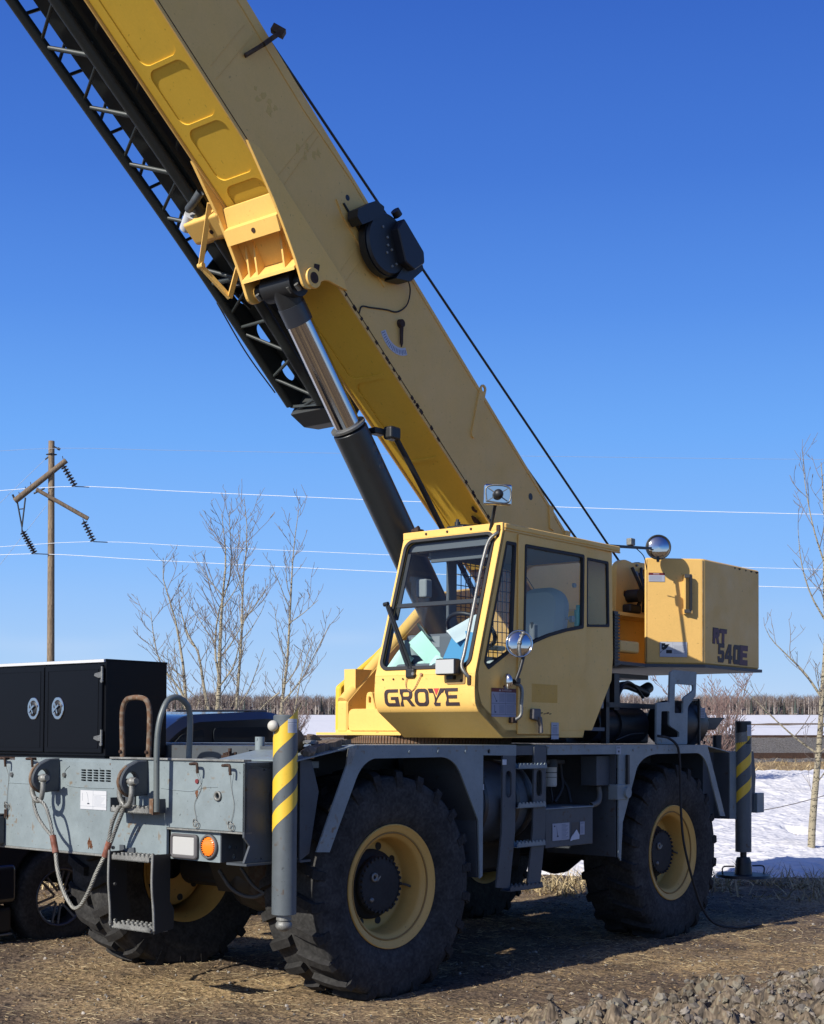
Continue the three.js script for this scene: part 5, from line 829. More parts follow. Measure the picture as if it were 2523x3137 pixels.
// ================================================================== operator's cab
{
  const z0 = 0.275, z1 = 1.2;
  // lower body, rounded under the windscreen
  const low = new THREE.Shape();
  low.moveTo(0.849, 1.41); low.lineTo(0.843, 1.3); low.quadraticCurveTo(0.842, 1.19, 0.89, 1.145); low.lineTo(1.185, 0.962); low.lineTo(2.24, 0.968); low.lineTo(2.26, 1.022); low.lineTo(1.22, 1.022); low.lineTo(0.93, 1.2); low.lineTo(0.89, 1.3); low.lineTo(0.895, 1.41);
  const cab = P('cab', extZ(low, z0, z1, [], 0.004, 16), M.yellow);
  // windscreen panel: leaning plane from (0.849,1.41) to (1.181,2.5)
  const F0 = [0.849, 1.41, 0], FV = new THREE.Vector3(0.332, 1.09, 0).normalize().toArray(), H = Math.hypot(0.332, 1.09);
  const ws = (x0, x1, y0, y1, r, Pp = THREE.Path) => rrect(x0, x1, y0, y1, r, Pp);
  const N = new THREE.Vector3(...Z).cross(new THREE.Vector3(...FV)).toArray(); // faces the front
  const front = (shape, d, lift, holes, bevel = 0) => ext(shape, d, [F0[0] + N[0] * lift, F0[1] + N[1] * lift, 0], Z, FV, holes, bevel, 12);
  P('windscreen_panel', front(rrect(z0, z1, 0, H, 0.004), 0.035, -0.035, [ws(0.312, 1.142, 0.05, 1.075, 0.07)], 0.003), M.yellow, cab);
  P('windscreen_seal', front(ws(0.305, 1.15, 0.043, 1.083, 0.078, THREE.Shape), 0.016, -0.004, [ws(0.331, 1.123, 0.068, 1.06, 0.056)]), M.rubber, cab);
  P('windscreen', flat(ws(0.328, 1.126, 0.065, 1.063, 0.058, THREE.Shape), [F0[0] - N[0] * 0.008, F0[1] - N[1] * 0.008, 0], Z, FV), M.glass, cab);
  P('glazing_bar', [front(ws(0.33, 1.124, 0.545, 0.575, 0.004, THREE.Shape), 0.02, -0.034, [])], M.black, cab);
  P('pillar_trim', front(ws(0.335, 0.365, 0.45, 0.98, 0.008, THREE.Shape), 0.012, -0.03, []), M.black, cab);
  // left side with door
  const sideOut = rpoly([[1.178, 2.46], [2.27, 2.46], [2.27, 1.02], [1.92, 1.02], [1.92, 0.985], [1.18, 0.962], [0.892, 1.145], [0.85, 1.2], [0.843, 1.3], [0.849, 1.41]], 0.02);
  const quarter = (g, Pp = THREE.Path) => rpoly([[1.216 + g * 0.5, 2.379 - g], [1.339 - g, 2.379 - g], [1.292 - g, 1.592 + g * 0.3], [1.004, 1.442 + g * 1.2], [0.951 + g, 1.493 + g * 0.2]], 0.015, Pp);
  const doorW = (g, Pp = THREE.Path) => rpoly([[1.434 + g, 2.379 - g], [2.232 - g, 2.383 - g], [2.222 - g, 1.812 + g], [1.98, 1.772 + g], [1.75, 1.72 + g], [1.578, 1.668 + g], [1.414 + g, 1.608 + g]], 0.02, Pp);
  const rearW = (g, Pp = THREE.Path) => rpoly([[2.29 + g, 2.372 - g], [2.612 - g, 2.37 - g], [2.628 - g, 1.848 + g], [2.29 + g, 1.828 + g]], 0.02, Pp);
  P('side_panel', extZ(sideOut, z1 - 0.03, z1, [quarter(0), doorW(-0.012)], 0.002), M.yellow, cab);
  P('window_seal', extZ(quarter(0, THREE.Shape), z1 - 0.02, z1 + 0.004, [quarter(0.022)]), M.rubber, cab);
  P('quarter_window', flat(quarter(0.018, THREE.Shape), [0, 0, z1 - 0.01], X, Y), M.glass, cab);
  const door = P('cab_door', extZ(rpoly([[1.352, 0.99], [1.905, 0.99], [1.918, 1.028], [2.257, 1.528], [2.272, 1.6], [2.272, 2.444], [1.352, 2.444]], 0.012), z1 + 0.001, z1 + 0.012, [doorW(0)], 0.003), M.yellow, cab);
  P('window_seal', extZ(doorW(0, THREE.Shape), z1 - 0.01, z1 + 0.016, [doorW(0.022)]), M.rubber, door);
  P('door_window', flat(doorW(0.018, THREE.Shape), [0, 0, z1 - 0.001], X, Y), M.glass, door);
  P('door_latch', [extZ(rpoly([[1.492, 1.1], [1.592, 1.085], [1.595, 1.178], [1.498, 1.178]], 0.012), z1 + 0.012, z1 + 0.05, [], 0.006), extZ(rpoly([[1.548, 1.12], [1.592, 1.12], [1.606, 1.02], [1.602, 0.998], [1.58, 0.995], [1.582, 1.05]], 0.012), z1 + 0.03, z1 + 0.062, [], 0.005)], M.bezel, door);
  each('scraped_mark', [[1.605, 1.14, 0.03, 0.01], [1.64, 1.142, 0.028, 0.012], [1.68, 1.138, 0.035, 0.009], [1.72, 1.142, 0.03, 0.013], [1.755, 1.138, 0.028, 0.01]].map(([x, y, w, h]) => extZ(rpoly([[x, y], [x + w, y + 0.004], [x + w * 1.05, y + h], [x, y + h * 0.8]], 0.003), z1 + 0.012, z1 + 0.0128)), M.rustDark, door);
  P('faded_patch', extZ(rrect(1.525, 1.862, 1.226, 1.362, 0.003), z1 + 0.012, z1 + 0.0126), M.hazardWorn.clone(), door).material = mat([0.66, 0.37, 0.055], { map: T_paint, roughnessMap: T_paintR, roughness: 1, specularIntensity: 0.6 });
  const tag = label(90, 120, (g, w, h) => { g.fillStyle = '#cdd3de'; g.fillRect(0, 0, w, h); g.fillStyle = '#4d5870'; g.fillRect(0, 86, w, 6); g.fillStyle = '#7c869c'; g.fillRect(18, 20, 50, 6); for (let i = 0; i < 6; i++) g.fillRect(14, 34 + i * 8, 58, 3); });
  sticker('door_sticker', 0.1, 0.125, tag, [1.775, 0.955, 1.214], X, Y, door);
  P('door_pin', extZ(poly([[1.8, 0.955], [1.83, 0.955], [1.815, 0.94]]), z1, z1 + 0.012), M.rustDark, door);
  // rear corner panel turns slightly inwards
  const zq = 1.192;
  P('rear_panel', [ext(rpoly([[2.274, 2.456], [2.672, 2.45], [2.69, 1.606], [2.668, 1.425], [2.382, 1.026], [1.92, 1.026], [2.262, 1.53], [2.276, 1.6]], 0.006), 0.02, [0, 0, zq - 0.02], X, Y, [rearW(0)], 0.002), extX(rrect(0.29, 1.17, 1.62, 2.455, 0.004), 2.65, 2.672, [rrect(0.36, 0.96, 1.7, 2.39, 0.09, THREE.Path)]), ext(poly([[2.672, 1.62], [2.69, 1.606], [2.668, 1.425], [2.382, 1.026], [2.36, 1.026], [2.65, 1.43]]), zq - 0.03 - 0.29, [0, 0, 0.29], X, Y)], M.yellow, cab);
  P('window_seal', extZ(rearW(0, THREE.Shape), zq - 0.012, zq + 0.006, [rearW(0.02)]), M.rubber, cab);
  P('rear_side_window', flat(rearW(0.016, THREE.Shape), [0, 0, zq - 0.005], X, Y), M.glass, cab);
  // far side with two windows, the rear one guarded by wire mesh
  P('far_side_panel', extZ(rpoly([[1.178, 2.46], [2.67, 2.45], [2.67, 1.03], [1.2, 0.99], [0.9, 1.17], [0.86, 1.41]], 0.02), z0, z0 + 0.028, [rpoly([[1.2, 2.36], [1.7, 2.36], [1.7, 1.5], [0.96, 1.5]], 0.04, THREE.Path), rpoly([[1.79, 2.36], [2.58, 2.36], [2.58, 1.62], [1.79, 1.62]], 0.04, THREE.Path)], 0.002), M.cabin, cab);
  each('far_window', [flat(rpoly([[1.19, 2.37], [1.71, 2.37], [1.71, 1.49], [0.95, 1.49]], 0.04), [0, 0, z0 + 0.012], X, Y), flat(rpoly([[1.78, 2.37], [2.59, 2.37], [2.59, 1.61], [1.78, 1.61]], 0.04), [0, 0, z0 + 0.012], X, Y)], M.glass, cab);
  const wires = [];
  for (let x = 1.8; x < 2.58; x += 0.062) wires.push(cyl([x, 1.62, z0 + 0.02], [x, 2.36, z0 + 0.02], 0.004, 0.004, 6));
  for (let y = 1.66; y < 2.36; y += 0.085) wires.push(cyl([1.79, y, z0 + 0.024], [2.58, y, z0 + 0.024], 0.004, 0.004, 6));
  each('guard_wire', wires, M.black, cab);
  // roof
  const roof = P('cab_roof', [extY(rpoly([[1.178, -0.27], [2.775, -0.27], [2.775, -1.212], [1.186, -1.212]].map(([x, z]) => [x, z]), 0.02), 2.466, 2.505, [], 0.006), box(1.165, 1.2, 2.455, 2.508, z0, z1 + 0.002, 0.004)], M.yellow, cab);
  each('roof_bolt', [[0.5], [0.7], [0.92]].map(([z]) => bolt([1.166, 2.483, z], [-1, 0.1, 0], 0.011, 0.006)), M.rustDark, roof);
  P('headliner', [box(1.2, 2.64, 2.4, 2.46, z0 + 0.03, z1 - 0.04), box(1.19, 1.3, 2.36, 2.41, z0 + 0.03, z1 - 0.04)], M.cabin, cab);
  each('roof_hatch', [box(1.25, 2.0, 2.508, 2.525, 0.42, 1.0, 0.006), box(2.0, 2.7, 2.507, 2.518, 0.34, 1.1, 0.005)], M.black, roof);
  P('roof_wiper', [bar([1.34, 2.555, 0.66], [2.1, 2.6, 0.76], 0.025, 0.02), bar([1.34, 2.545, 0.69], [2.0, 2.545, 0.85], 0.02, 0.014), cyl([1.34, 2.52, 0.66], [1.34, 2.58, 0.66], 0.022), cyl([1.34, 2.57, 0.66], [1.34, 2.6, 0.66], 0.012), cyl([2.08, 2.52, 0.76], [2.08, 2.61, 0.76], 0.016), box(1.28, 1.42, 2.52, 2.545, 0.6, 0.76, 0.01), tube([[2.08, 2.58, 0.76], [2.2, 2.55, 0.8], [2.36, 2.53, 0.85], [2.5, 2.522, 0.88]], 0.02), box(2.0, 2.16, 2.55, 2.59, 0.7, 0.82, 0.012)], M.black, roof);
  P('clearance_lamp', [box(1.17, 1.25, 2.508, 2.535, 0.345, 0.415, 0.01), cyl([1.2, 2.53, 0.365], [1.2, 2.545, 0.4], 0.016)], M.rustDark, roof);
  P('drip_edge', [box(1.19, 2.775, 2.452, 2.466, 1.19, 1.208, 0.003)], M.boomYellow, roof);
  // inside
  P('seat', [ext(rrect(-0.23, 0.23, -0.33, 0.33, 0.17), 0.16, [0.08, 0, 0], Z, Y, [], 0.05, 14).rotateZ(-0.16).translate(2.3, 1.83, 0.76), new RoundedBoxGeometry(0.5, 0.14, 0.52, 5, 0.06).translate(2.1, 1.5, 0.76)], M.seat, cab);
  each('armrest', [box(1.85, 2.2, 1.66, 1.7, 0.42, 0.5, 0.02), box(1.85, 2.2, 1.66, 1.7, 0.98, 1.05, 0.02), box(1.8, 1.86, 1.66, 1.83, 0.99, 1.04, 0.015)], M.cabin, cab);
  P('cab_floor', [box(1.22, 2.6, 1.022, 1.05, z0 + 0.03, z1 - 0.03)], M.cabin, cab);
  P('dashboard', [box(1.02, 1.24, 1.5, 1.72, 0.42, 0.98, 0.03), box(0.92, 1.25, 1.2, 1.5, 0.4, 1.1, 0.03), box(0.9, 1.12, 1.42, 1.46, 0.32, 1.12, 0.01)], M.cabin, cab);
  each('gauge', [box(1.018, 1.022, 1.62, 1.7, 0.56, 0.65), box(1.018, 1.022, 1.62, 1.7, 0.68, 0.75), box(1.018, 1.022, 1.63, 1.7, 0.48, 0.53)], M.cabinGrey, cab);
  P('steering_wheel', [new THREE.TorusGeometry(0.19, 0.016, 10, 40).rotateY(Math.PI / 2).rotateZ(0.9).translate(1.36, 1.76, 0.78), cyl([1.2, 1.55, 0.78], [1.36, 1.76, 0.78], 0.03), bar([1.36, 1.76, 0.6], [1.36, 1.76, 0.96], 0.02, 0.014)], M.black, cab);
  P('load_display', [box(1.24, 1.32, 2.02, 2.16, 0.34, 0.44, 0.015), box(1.3, 1.42, 2.3, 2.4, 0.4, 0.66, 0.03)], M.cabinGrey, cab);
  P('sun_visor', [box(1.28, 1.3, 2.28, 2.38, 0.45, 1.0, 0.008)], M.cabin, cab);
  P('fire_bottle', [cyl([2.45, 1.72, 1.02], [2.45, 1.98, 1.02], 0.035, 0.035, 16), cyl([2.45, 1.98, 1.02], [2.45, 2.02, 1.02], 0.02)], mat([0.1, 0.42, 0.32], { roughness: 0.4 }), cab);
  P('back_cushion', [box(2.6, 2.64, 1.2, 1.75, 0.32, 1.14, 0.01)], M.cabinGrey, cab);
  each('control_lever', [cyl([1.84, 1.68, 1.02], [1.8, 1.84, 1.02], 0.012), cyl([1.5, 1.45, 1.05], [1.46, 1.62, 1.05], 0.012), cyl([1.46, 1.62, 1.05], [1.455, 1.66, 1.05], 0.02)], M.black, cab);
  each('window_knob', [cyl([2.14, 2.14, 1.19], [2.14, 2.14, 1.17], 0.018), cyl([2.13, 1.88, 1.18], [2.13, 1.88, 1.15], 0.025), box(2.05, 2.12, 1.87, 1.89, 1.15, 1.17, 0.005)], M.galv, cab);
  // front furniture
  const wp = P('windscreen_wiper', [bar([0.96, 1.955, 0.292], [0.86, 1.44, 0.61], 0.026, 0.02), bar([0.95, 1.94, 0.32], [0.855, 1.45, 0.63], 0.014, 0.014), cyl([0.955, 1.95, 0.27], [0.955, 1.955, 0.31], 0.016), box(0.825, 0.86, 1.39, 1.46, 0.585, 0.665, 0.012), bar([0.9, 1.62, 0.49], [0.87, 1.44, 0.6], 0.04, 0.02)], M.black, cab);
  P('wiper_bolt', [bolt([0.83, 1.42, 0.66], [-1, 0, 0], 0.014, 0.012)], M.steel, wp);
  P('washer_hose', [tube([[0.838, 1.41, 0.6], [0.835, 1.36, 0.585], [0.836, 1.32, 0.59], [0.838, 1.295, 0.63], [0.836, 1.31, 0.66], [0.836, 1.37, 0.7], [0.84, 1.415, 0.725]], 0.0032, 6), cyl([0.845, 1.415, 0.725], [0.832, 1.415, 0.725], 0.01)], mat([0.35, 0.2, 0.1], { roughness: 0.6 }), cab);
  const gr = P('grab_rail', tube([[1.165, 2.44, 1.17], [1.13, 2.42, 1.165], [1.105, 2.38, 1.132], [1.05, 2.23, 1.115], [0.95, 1.9, 1.112], [0.85, 1.56, 1.106], [0.818, 1.46, 1.106], [0.825, 1.41, 1.135], [0.846, 1.38, 1.155]], 0.013, 10, 80), M.steel, cab);
  each('rail_end', [box(1.15, 1.178, 2.39, 2.49, 1.155, 1.185, 0.006), box(0.832, 0.846, 1.33, 1.4, 1.14, 1.17, 0.006)], M.rustDark, gr);
  const wl = P('work_lamp', [box(0.745, 0.82, 1.4, 1.515, 0.925, 1.1, 0.014)], M.black, cab);
  P('lamp_lens', [box(0.74, 0.748, 1.408, 1.508, 0.932, 1.094, 0.01)], M.lens, wl);
  P('lamp_mount', [box(0.8, 0.845, 1.37, 1.41, 0.98, 1.04, 0.006)], M.black, wl);
  P('lamp_plate', extX(rrect(0.955, 1.12, 1.338, 1.42, 0.012), 0.838, 0.845, [], 0.002), mat([0.3, 0.19, 0.07], { map: T_paint, roughness: 0.7 }), cab);
  each('plate_bolt', [bolt([0.838, 1.362, 1.09], [-1, 0, 0], 0.012, 0.006), ...[0.36, 0.46, 0.55].map((z) => bolt([0.843, 1.386, z], [-1, 0, 0], 0.008, 0.004))], M.rustDark, cab);
  // the maker's name in wide block letters
  const t = 0.2, GW = [];
  const letter = (pts, holes = []) => { const s = Array.isArray(pts) ? rpoly(pts, 0.06) : pts; s.holes.push(...holes); return s; };
  const G = new THREE.Shape(); G.moveTo(1.06, 1); G.lineTo(0.34, 1); G.quadraticCurveTo(0, 1, 0, 0.68); G.lineTo(0, 0.32); G.quadraticCurveTo(0, 0, 0.34, 0); G.lineTo(1.14, 0); G.lineTo(1.08, 0.55); G.lineTo(0.5, 0.55); G.lineTo(0.5, 0.38); G.lineTo(0.82, 0.38); G.lineTo(0.84, 0.19); G.lineTo(0.4, 0.19); G.quadraticCurveTo(0.24, 0.19, 0.24, 0.36); G.lineTo(0.24, 0.64); G.quadraticCurveTo(0.24, 0.81, 0.4, 0.81); G.lineTo(1.06, 0.81);
  const R = new THREE.Shape(); R.moveTo(0, 1); R.lineTo(0.66, 1); R.quadraticCurveTo(0.98, 1, 0.98, 0.7); R.quadraticCurveTo(0.98, 0.46, 0.78, 0.4); R.lineTo(1.1, 0); R.lineTo(0.82, 0); R.lineTo(0.52, 0.38); R.lineTo(0.24, 0.38); R.lineTo(0.24, 0); R.lineTo(0, 0);
  const Rh = rrect(0.24, 0.74, 0.56, 0.82, 0.1, THREE.Path);
  const O = rrect(0, 1.06, 0, 1, 0.32), Oh = rrect(0.24, 0.82, 0.19, 0.81, 0.16, THREE.Path);
  const V = poly([[-0.05, 1], [0.3, 1], [0.58, 0.42], [0.86, 1], [1.21, 1], [0.77, 0], [0.39, 0]]), Ve = poly([[0.39, 1], [0.77, 1], [0.58, 0.6]]);
  const E = poly([[0, 1], [0.9, 1], [0.9, 0.81], [0.24, 0.81], [0.24, 0.6], [0.84, 0.6], [0.84, 0.41], [0.24, 0.41], [0.24, 0.19], [0.96, 0.19], [0.96, 0], [0, 0]]);
  const bend = (s, z, w, m, h = 0.124, y0 = 1.188) => { // wrap the print round the cab's lower curve
    let g = new THREE.ExtrudeGeometry(s, { depth: 0.003, bevelEnabled: false, curveSegments: 10 });
    const p = g.attributes.position, prof = (y) => { if (y >= 1.3) return 0.843; let a = 0, b = 1; for (let i = 0; i < 30; i++) { const q = (a + b) / 2, yy = (1 - q) ** 2 * 1.3 + 2 * q * (1 - q) * 1.19 + q * q * 1.145; yy > y ? (a = q) : (b = q); } return (1 - a) ** 2 * 0.843 + 2 * a * (1 - a) * 0.842 + a * a * 0.89; };
    for (let i = 0; i < p.count; i++) { const y = y0 + p.getY(i) * h; p.setXYZ(i, prof(y) - 0.0015 - p.getZ(i), y, z + p.getX(i) * w); }
    g.computeVertexNormals();
    P('maker_name', g, m, cab);
  };
  R.holes.push(Rh); O.holes.push(Oh);
  const sub = (s) => s;
  bend(G, 0.376, 0.122, M.letter); bend(R, 0.522, 0.122, M.letter); bend(O, 0.662, 0.122, M.letter); bend(V, 0.79, 0.124, M.letter); bend(Ve, 0.79, 0.124, M.red, 0.124); bend(E, 0.938, 0.13, M.letter);
  // side furniture: danger notice, grab handle, mirrors
  const danger = label(200, 220, (g, w, h) => {
    g.fillStyle = '#b9bdd0'; g.fillRect(0, 0, w, h); g.fillStyle = '#7e2b2b'; g.fillRect(0, 0, w, 30); g.fillStyle = '#d9cfd3'; g.font = 'bold 20px sans-serif'; g.fillText('DANGER', 82, 23); g.beginPath(); g.moveTo(58, 24); g.lineTo(68, 5); g.lineTo(78, 24); g.fill();
    g.fillStyle = '#5b627c'; g.fillRect(0, 116, w, 3); g.fillRect(112, 30, 2, 170); g.fillRect(0, 200, w, 3); g.lineWidth = 3; g.strokeStyle = '#39425a'; g.beginPath(); g.moveTo(14, 44); g.lineTo(40, 100); g.moveTo(26, 130); g.lineTo(26, 180); g.stroke(); g.fillRect(34, 94, 12, 12); g.fillRect(24, 178, 14, 12);
    g.fillStyle = '#858ca4'; for (let i = 0; i < 11; i++) { g.fillRect(62, 42 + i * 6, 44, 2.5); g.fillRect(120, 42 + i * 6, 70, 2.5); g.fillRect(62, 128 + i * 6, 44, 2.5); g.fillRect(120, 128 + i * 6, 70, 2.5); }
  });
  sticker('danger_notice', 0.3, 0.205, danger, [1.038, 1.112, 1.2015], X, Y, cab);
  const gh = P('grab_handle', [tube([[1.29, 1.36, 1.215], [1.318, 1.33, 1.26], [1.318, 1.2, 1.265], [1.312, 1.12, 1.26], [1.275, 1.085, 1.22]], 0.013, 10, 40)], M.steel, cab);
  P('handle_foot', [box(1.25, 1.31, 1.07, 1.11, 1.2, 1.24, 0.006)], M.rustDark, gh);
  const arm = P('mirror_stalk', [tube([[1.29, 1.36, 1.22], [1.255, 1.37, 1.26], [1.21, 1.365, 1.29], [1.235, 1.45, 1.31], [1.27, 1.56, 1.32]], 0.013, 10, 40), box(1.2, 1.25, 1.35, 1.39, 1.22, 1.31, 0.008)], M.black, cab);
  P('spot_mirror', [new THREE.SphereGeometry(0.055, 24, 16).scale(0.45, 1.05, 0.8).translate(1.135, 1.362, 1.27)], M.mirror, arm);
  const q = new THREE.Quaternion().setFromUnitVectors(new THREE.Vector3(0, 0, 1), new THREE.Vector3(-0.66, 0.06, 0.75).normalize());
  const at = (g) => g.applyQuaternion(q).translate(1.24, 1.635, 1.3);
  P('side_mirror', at(latheZ([[0, 0.02], [0.03, 0.019], [0.07, 0.01], [0.093, 0.0], [0.09, -0.02], [0, -0.03]], 40)), M.mirror, arm);
  P('mirror_rim', at(new THREE.TorusGeometry(0.095, 0.006, 8, 44)), M.chrome, arm);
  P('mirror_clamp', [at(tube([[0.02, 0.06, 0.03], [0.0, 0.02, 0.035], [-0.01, -0.04, 0.035], [-0.005, -0.09, 0.03]], 0.012, 8, 20)), at(new THREE.SphereGeometry(0.018, 12, 10).translate(0.025, 0.07, 0.03)), at(new THREE.SphereGeometry(0.016, 12, 10).translate(-0.005, 0.0, 0.038))], M.steel, arm);
  const tq = new THREE.Quaternion().setFromUnitVectors(new THREE.Vector3(0, 0, 1), new THREE.Vector3(-0.72, -0.05, 0.68).normalize()), tm = (g) => g.applyQuaternion(tq).translate(1.08, 2.69, 1.22);
  const ta = P('mirror_post', [cyl([1.172, 2.46, 1.09], [1.1, 2.69, 1.2], 0.0125), tm(cyl([0, 0, 0.01], [0, 0, 0.05], 0.036, 0.03, 18)), tm(new THREE.SphereGeometry(0.036, 16, 12).translate(0, 0, 0.045))], M.black, cab);
  P('top_mirror', tm(new RoundedBoxGeometry(0.2, 0.148, 0.03, 4, 0.014)), M.mirror, ta);
  P('mirror_rib', [tm(tube([[-0.08, -0.05, 0.018], [-0.08, 0.05, 0.018], [0.08, 0.05, 0.018], [0.08, -0.05, 0.018], [-0.08, -0.05, 0.018]], 0.006, 6, 40)), tm(bar([-0.07, -0.045, 0.02], [0.07, 0.045, 0.02], 0.006, 0.006)), tm(bar([-0.07, 0.045, 0.02], [0.07, -0.045, 0.02], 0.006, 0.006))], M.steel, ta);
}
// papers and folders lying behind the windscreen (things of their own, placed in the crane's axes)
function inCrane(o) { o.applyMatrix4(crane.matrixWorld); return o; }
{
  const curl = (w, h, k, ph = 0) => { const g = new THREE.PlaneGeometry(w, h, 6, 14), p = g.attributes.position; for (let i = 0; i < p.count; i++) p.setZ(i, k * Math.sin(p.getY(i) / h * 4 + ph) + 0.25 * k * Math.sin(p.getX(i) / w * 5 + ph)); g.computeVertexNormals(); return g; };
  const put = (g, p, r) => g.applyMatrix4(new THREE.Matrix4().compose(new THREE.Vector3(...p), new THREE.Quaternion().setFromEuler(new THREE.Euler(...r)), new THREE.Vector3(1, 1, 1)));
  const item = (name, geos, m, lab, cat) => inCrane(solo(name, geos, m, lab, cat));
  item('clipboard_folder', put(new RoundedBoxGeometry(0.012, 0.24, 0.27, 2, 0.005), [1.0, 1.61, 0.985], [0.22, 0, -0.35]), mat([0.02, 0.19, 0.36], { roughness: 0.5 }), 'blue folder leaning behind the right half of the cab windscreen', 'folder');
  item('paper_booklet', [put(curl(0.13, 0.3, 0.012), [0.985, 1.585, 0.665], [-0.3, -1.25, 0.42]), put(curl(0.12, 0.26, 0.01, 1), [0.995, 1.58, 0.655], [-0.3, -1.1, 0.5])], mat([0.4, 0.66, 0.53], { roughness: 0.8 }), 'pale green booklet propped up behind the cab windscreen', 'booklet');
  item('open_book', [put(curl(0.3, 0.16, 0.02), [1.06, 1.7, 0.6], [-1.2, 0.5, 0.35]), put(curl(0.2, 0.14, 0.018, 2), [1.0, 1.62, 0.5], [-1.0, -0.5, 0.9])], mat([0.2, 0.25, 0.235], { roughness: 0.8 }), 'grey open book with curling pages on the cab dashboard', 'book');
  item('loose_papers', [put(curl(0.2, 0.13, 0.016), [0.945, 1.5, 0.43], [-0.9, -1.1, 0.2]), put(curl(0.16, 0.1, 0.012, 2), [0.935, 1.475, 0.62], [-1.3, -0.5, 0.3]), put(curl(0.18, 0.09, 0.014, 1), [0.94, 1.475, 0.76], [-1.2, -0.9, 0.1]), put(curl(0.15, 0.1, 0.012, 3), [0.95, 1.485, 1.03], [-1.0, -0.7, 0.3])], mat([0.45, 0.64, 0.57], { roughness: 0.8 }), 'crumpled pale papers along the bottom edge of the cab windscreen', 'papers');
  item('white_envelope', put(curl(0.3, 0.13, 0.01), [1.06, 1.755, 0.98], [-1.0, -0.7, -0.12]), mat([0.5, 0.57, 0.57], { roughness: 0.8 }), 'white sheet lying above the blue folder in the cab', 'paper');
  item('work_gloves', [put(new RoundedBoxGeometry(0.06, 0.05, 0.1, 3, 0.022), [0.965, 1.5, 0.83], [0.2, 0.5, 0.3]), put(new RoundedBoxGeometry(0.05, 0.045, 0.12, 3, 0.02), [0.96, 1.495, 0.92], [0.3, 0.4, 0.2]), ...[0, 1, 2, 3].map((i) => put(new THREE.CapsuleGeometry(0.011, 0.05, 4, 8), [0.95, 1.51, 0.8 + i * 0.026], [0.3, 0, 1.2]))], mat([0.12, 0.13, 0.14], { roughness: 0.95 }), 'dark work gloves on the ledge below the blue folder', 'gloves');
}
// ---- things that hang from or stand on the crane
for (const [z, tilt, lab] of [[-0.69, 0.3, 'grey steel shackle in the tow bracket at the far side of the front plate'], [0.21, 0.05, 'grey steel shackle in the tow bracket beside the upper front step']]) {
  const g = thing('shackle', lab, 'shackle', [0, 0, 0], 'shackles holding the rope sling'), dx = -1.372;
  part('shackle_bow', tube([[dx - 0.03, 0.68, z - 0.05], [dx - 0.035, 0.6, z - 0.055], [dx - 0.03, 0.545, z - 0.03], [dx - 0.028, 0.532, z], [dx - 0.03, 0.545, z + 0.035], [dx - 0.035, 0.6, z + 0.06], [dx - 0.03, 0.68, z + 0.055]], 0.0165, 10, 50), M.galv, g);
  part('shackle_pin', [cyl([dx - 0.03, 0.68, z - 0.075], [dx - 0.03, 0.68, z + 0.085], 0.018), new THREE.SphereGeometry(0.03, 14, 12).translate(dx - 0.03, 0.68, z + 0.06), cyl([dx - 0.03, 0.68, z + 0.07], [dx - 0.03, 0.685, z + 0.1], 0.026, 0.022, 6)], M.galv, g);
  inCrane(g);
}
{ // twisted wire rope: two eyes, two sleeves and the slack loop between them
  const g = thing('wire_rope_sling', 'pale wire rope sling hanging in a loop below the front plate', 'rope sling');
  const rope = (pts, r = 0.013) => { // strands laid round the centre line
    const c = new THREE.CatmullRomCurve3(pts.map(v3), false, 'centripetal'), L = c.getLength(), n = Math.ceil(L / 0.011), fr = c.computeFrenetFrames(n), out = [];
    for (let s = 0; s < 5; s++) { const p = []; for (let i = 0; i <= n; i++) { const a = i * 0.011 * 60 + s * 1.2566, q = c.getPointAt(i / n); p.push(q.addScaledVector(fr.normals[i], Math.cos(a) * r * 0.58).addScaledVector(fr.binormals[i], Math.sin(a) * r * 0.58)); } out.push(new THREE.TubeGeometry(new THREE.CatmullRomCurve3(p), n, r * 0.5, 5)); }
    return out;
  };
  const x = -1.4;
  part('rope_loop', rope([[x + 0.02, 0.21, -0.52], [x, 0.1, -0.47], [x - 0.01, -0.02, -0.4], [x - 0.01, -0.1, -0.33], [x - 0.01, -0.135, -0.275], [x - 0.01, -0.115, -0.215], [x - 0.01, -0.03, -0.14], [x, 0.1, -0.07], [x + 0.02, 0.215, -0.01]]), M.rope, g);
  part('rope_eye', [...rope([[x + 0.02, 0.3, -0.545], [x + 0.01, 0.42, -0.575], [x, 0.51, -0.62], [x - 0.02, 0.545, -0.665]], 0.011), ...rope([[x + 0.02, 0.3, -0.55], [x + 0.01, 0.37, -0.64], [x, 0.45, -0.705], [x, 0.53, -0.735], [x - 0.01, 0.553, -0.715], [x - 0.02, 0.548, -0.67]], 0.011)], M.galv, g);
  part('rope_eye', [...rope([[x + 0.02, 0.29, 0.02], [x + 0.01, 0.4, 0.06], [x, 0.5, 0.13], [x - 0.01, 0.545, 0.19]], 0.012), ...rope([[x + 0.03, 0.29, 0.03], [x + 0.02, 0.4, 0.1], [x + 0.01, 0.5, 0.17], [x - 0.01, 0.55, 0.215]], 0.012)], M.galv, g);
  part('rope_sleeve', cyl([x + 0.02, 0.31, -0.552], [x + 0.02, 0.2, -0.516], 0.021, 0.021, 16), M.sleeve, g);
  part('rope_sleeve', cyl([x + 0.025, 0.3, 0.024], [x + 0.02, 0.205, -0.014], 0.021, 0.021, 16), M.sleeve, g);
  inCrane(g);
}
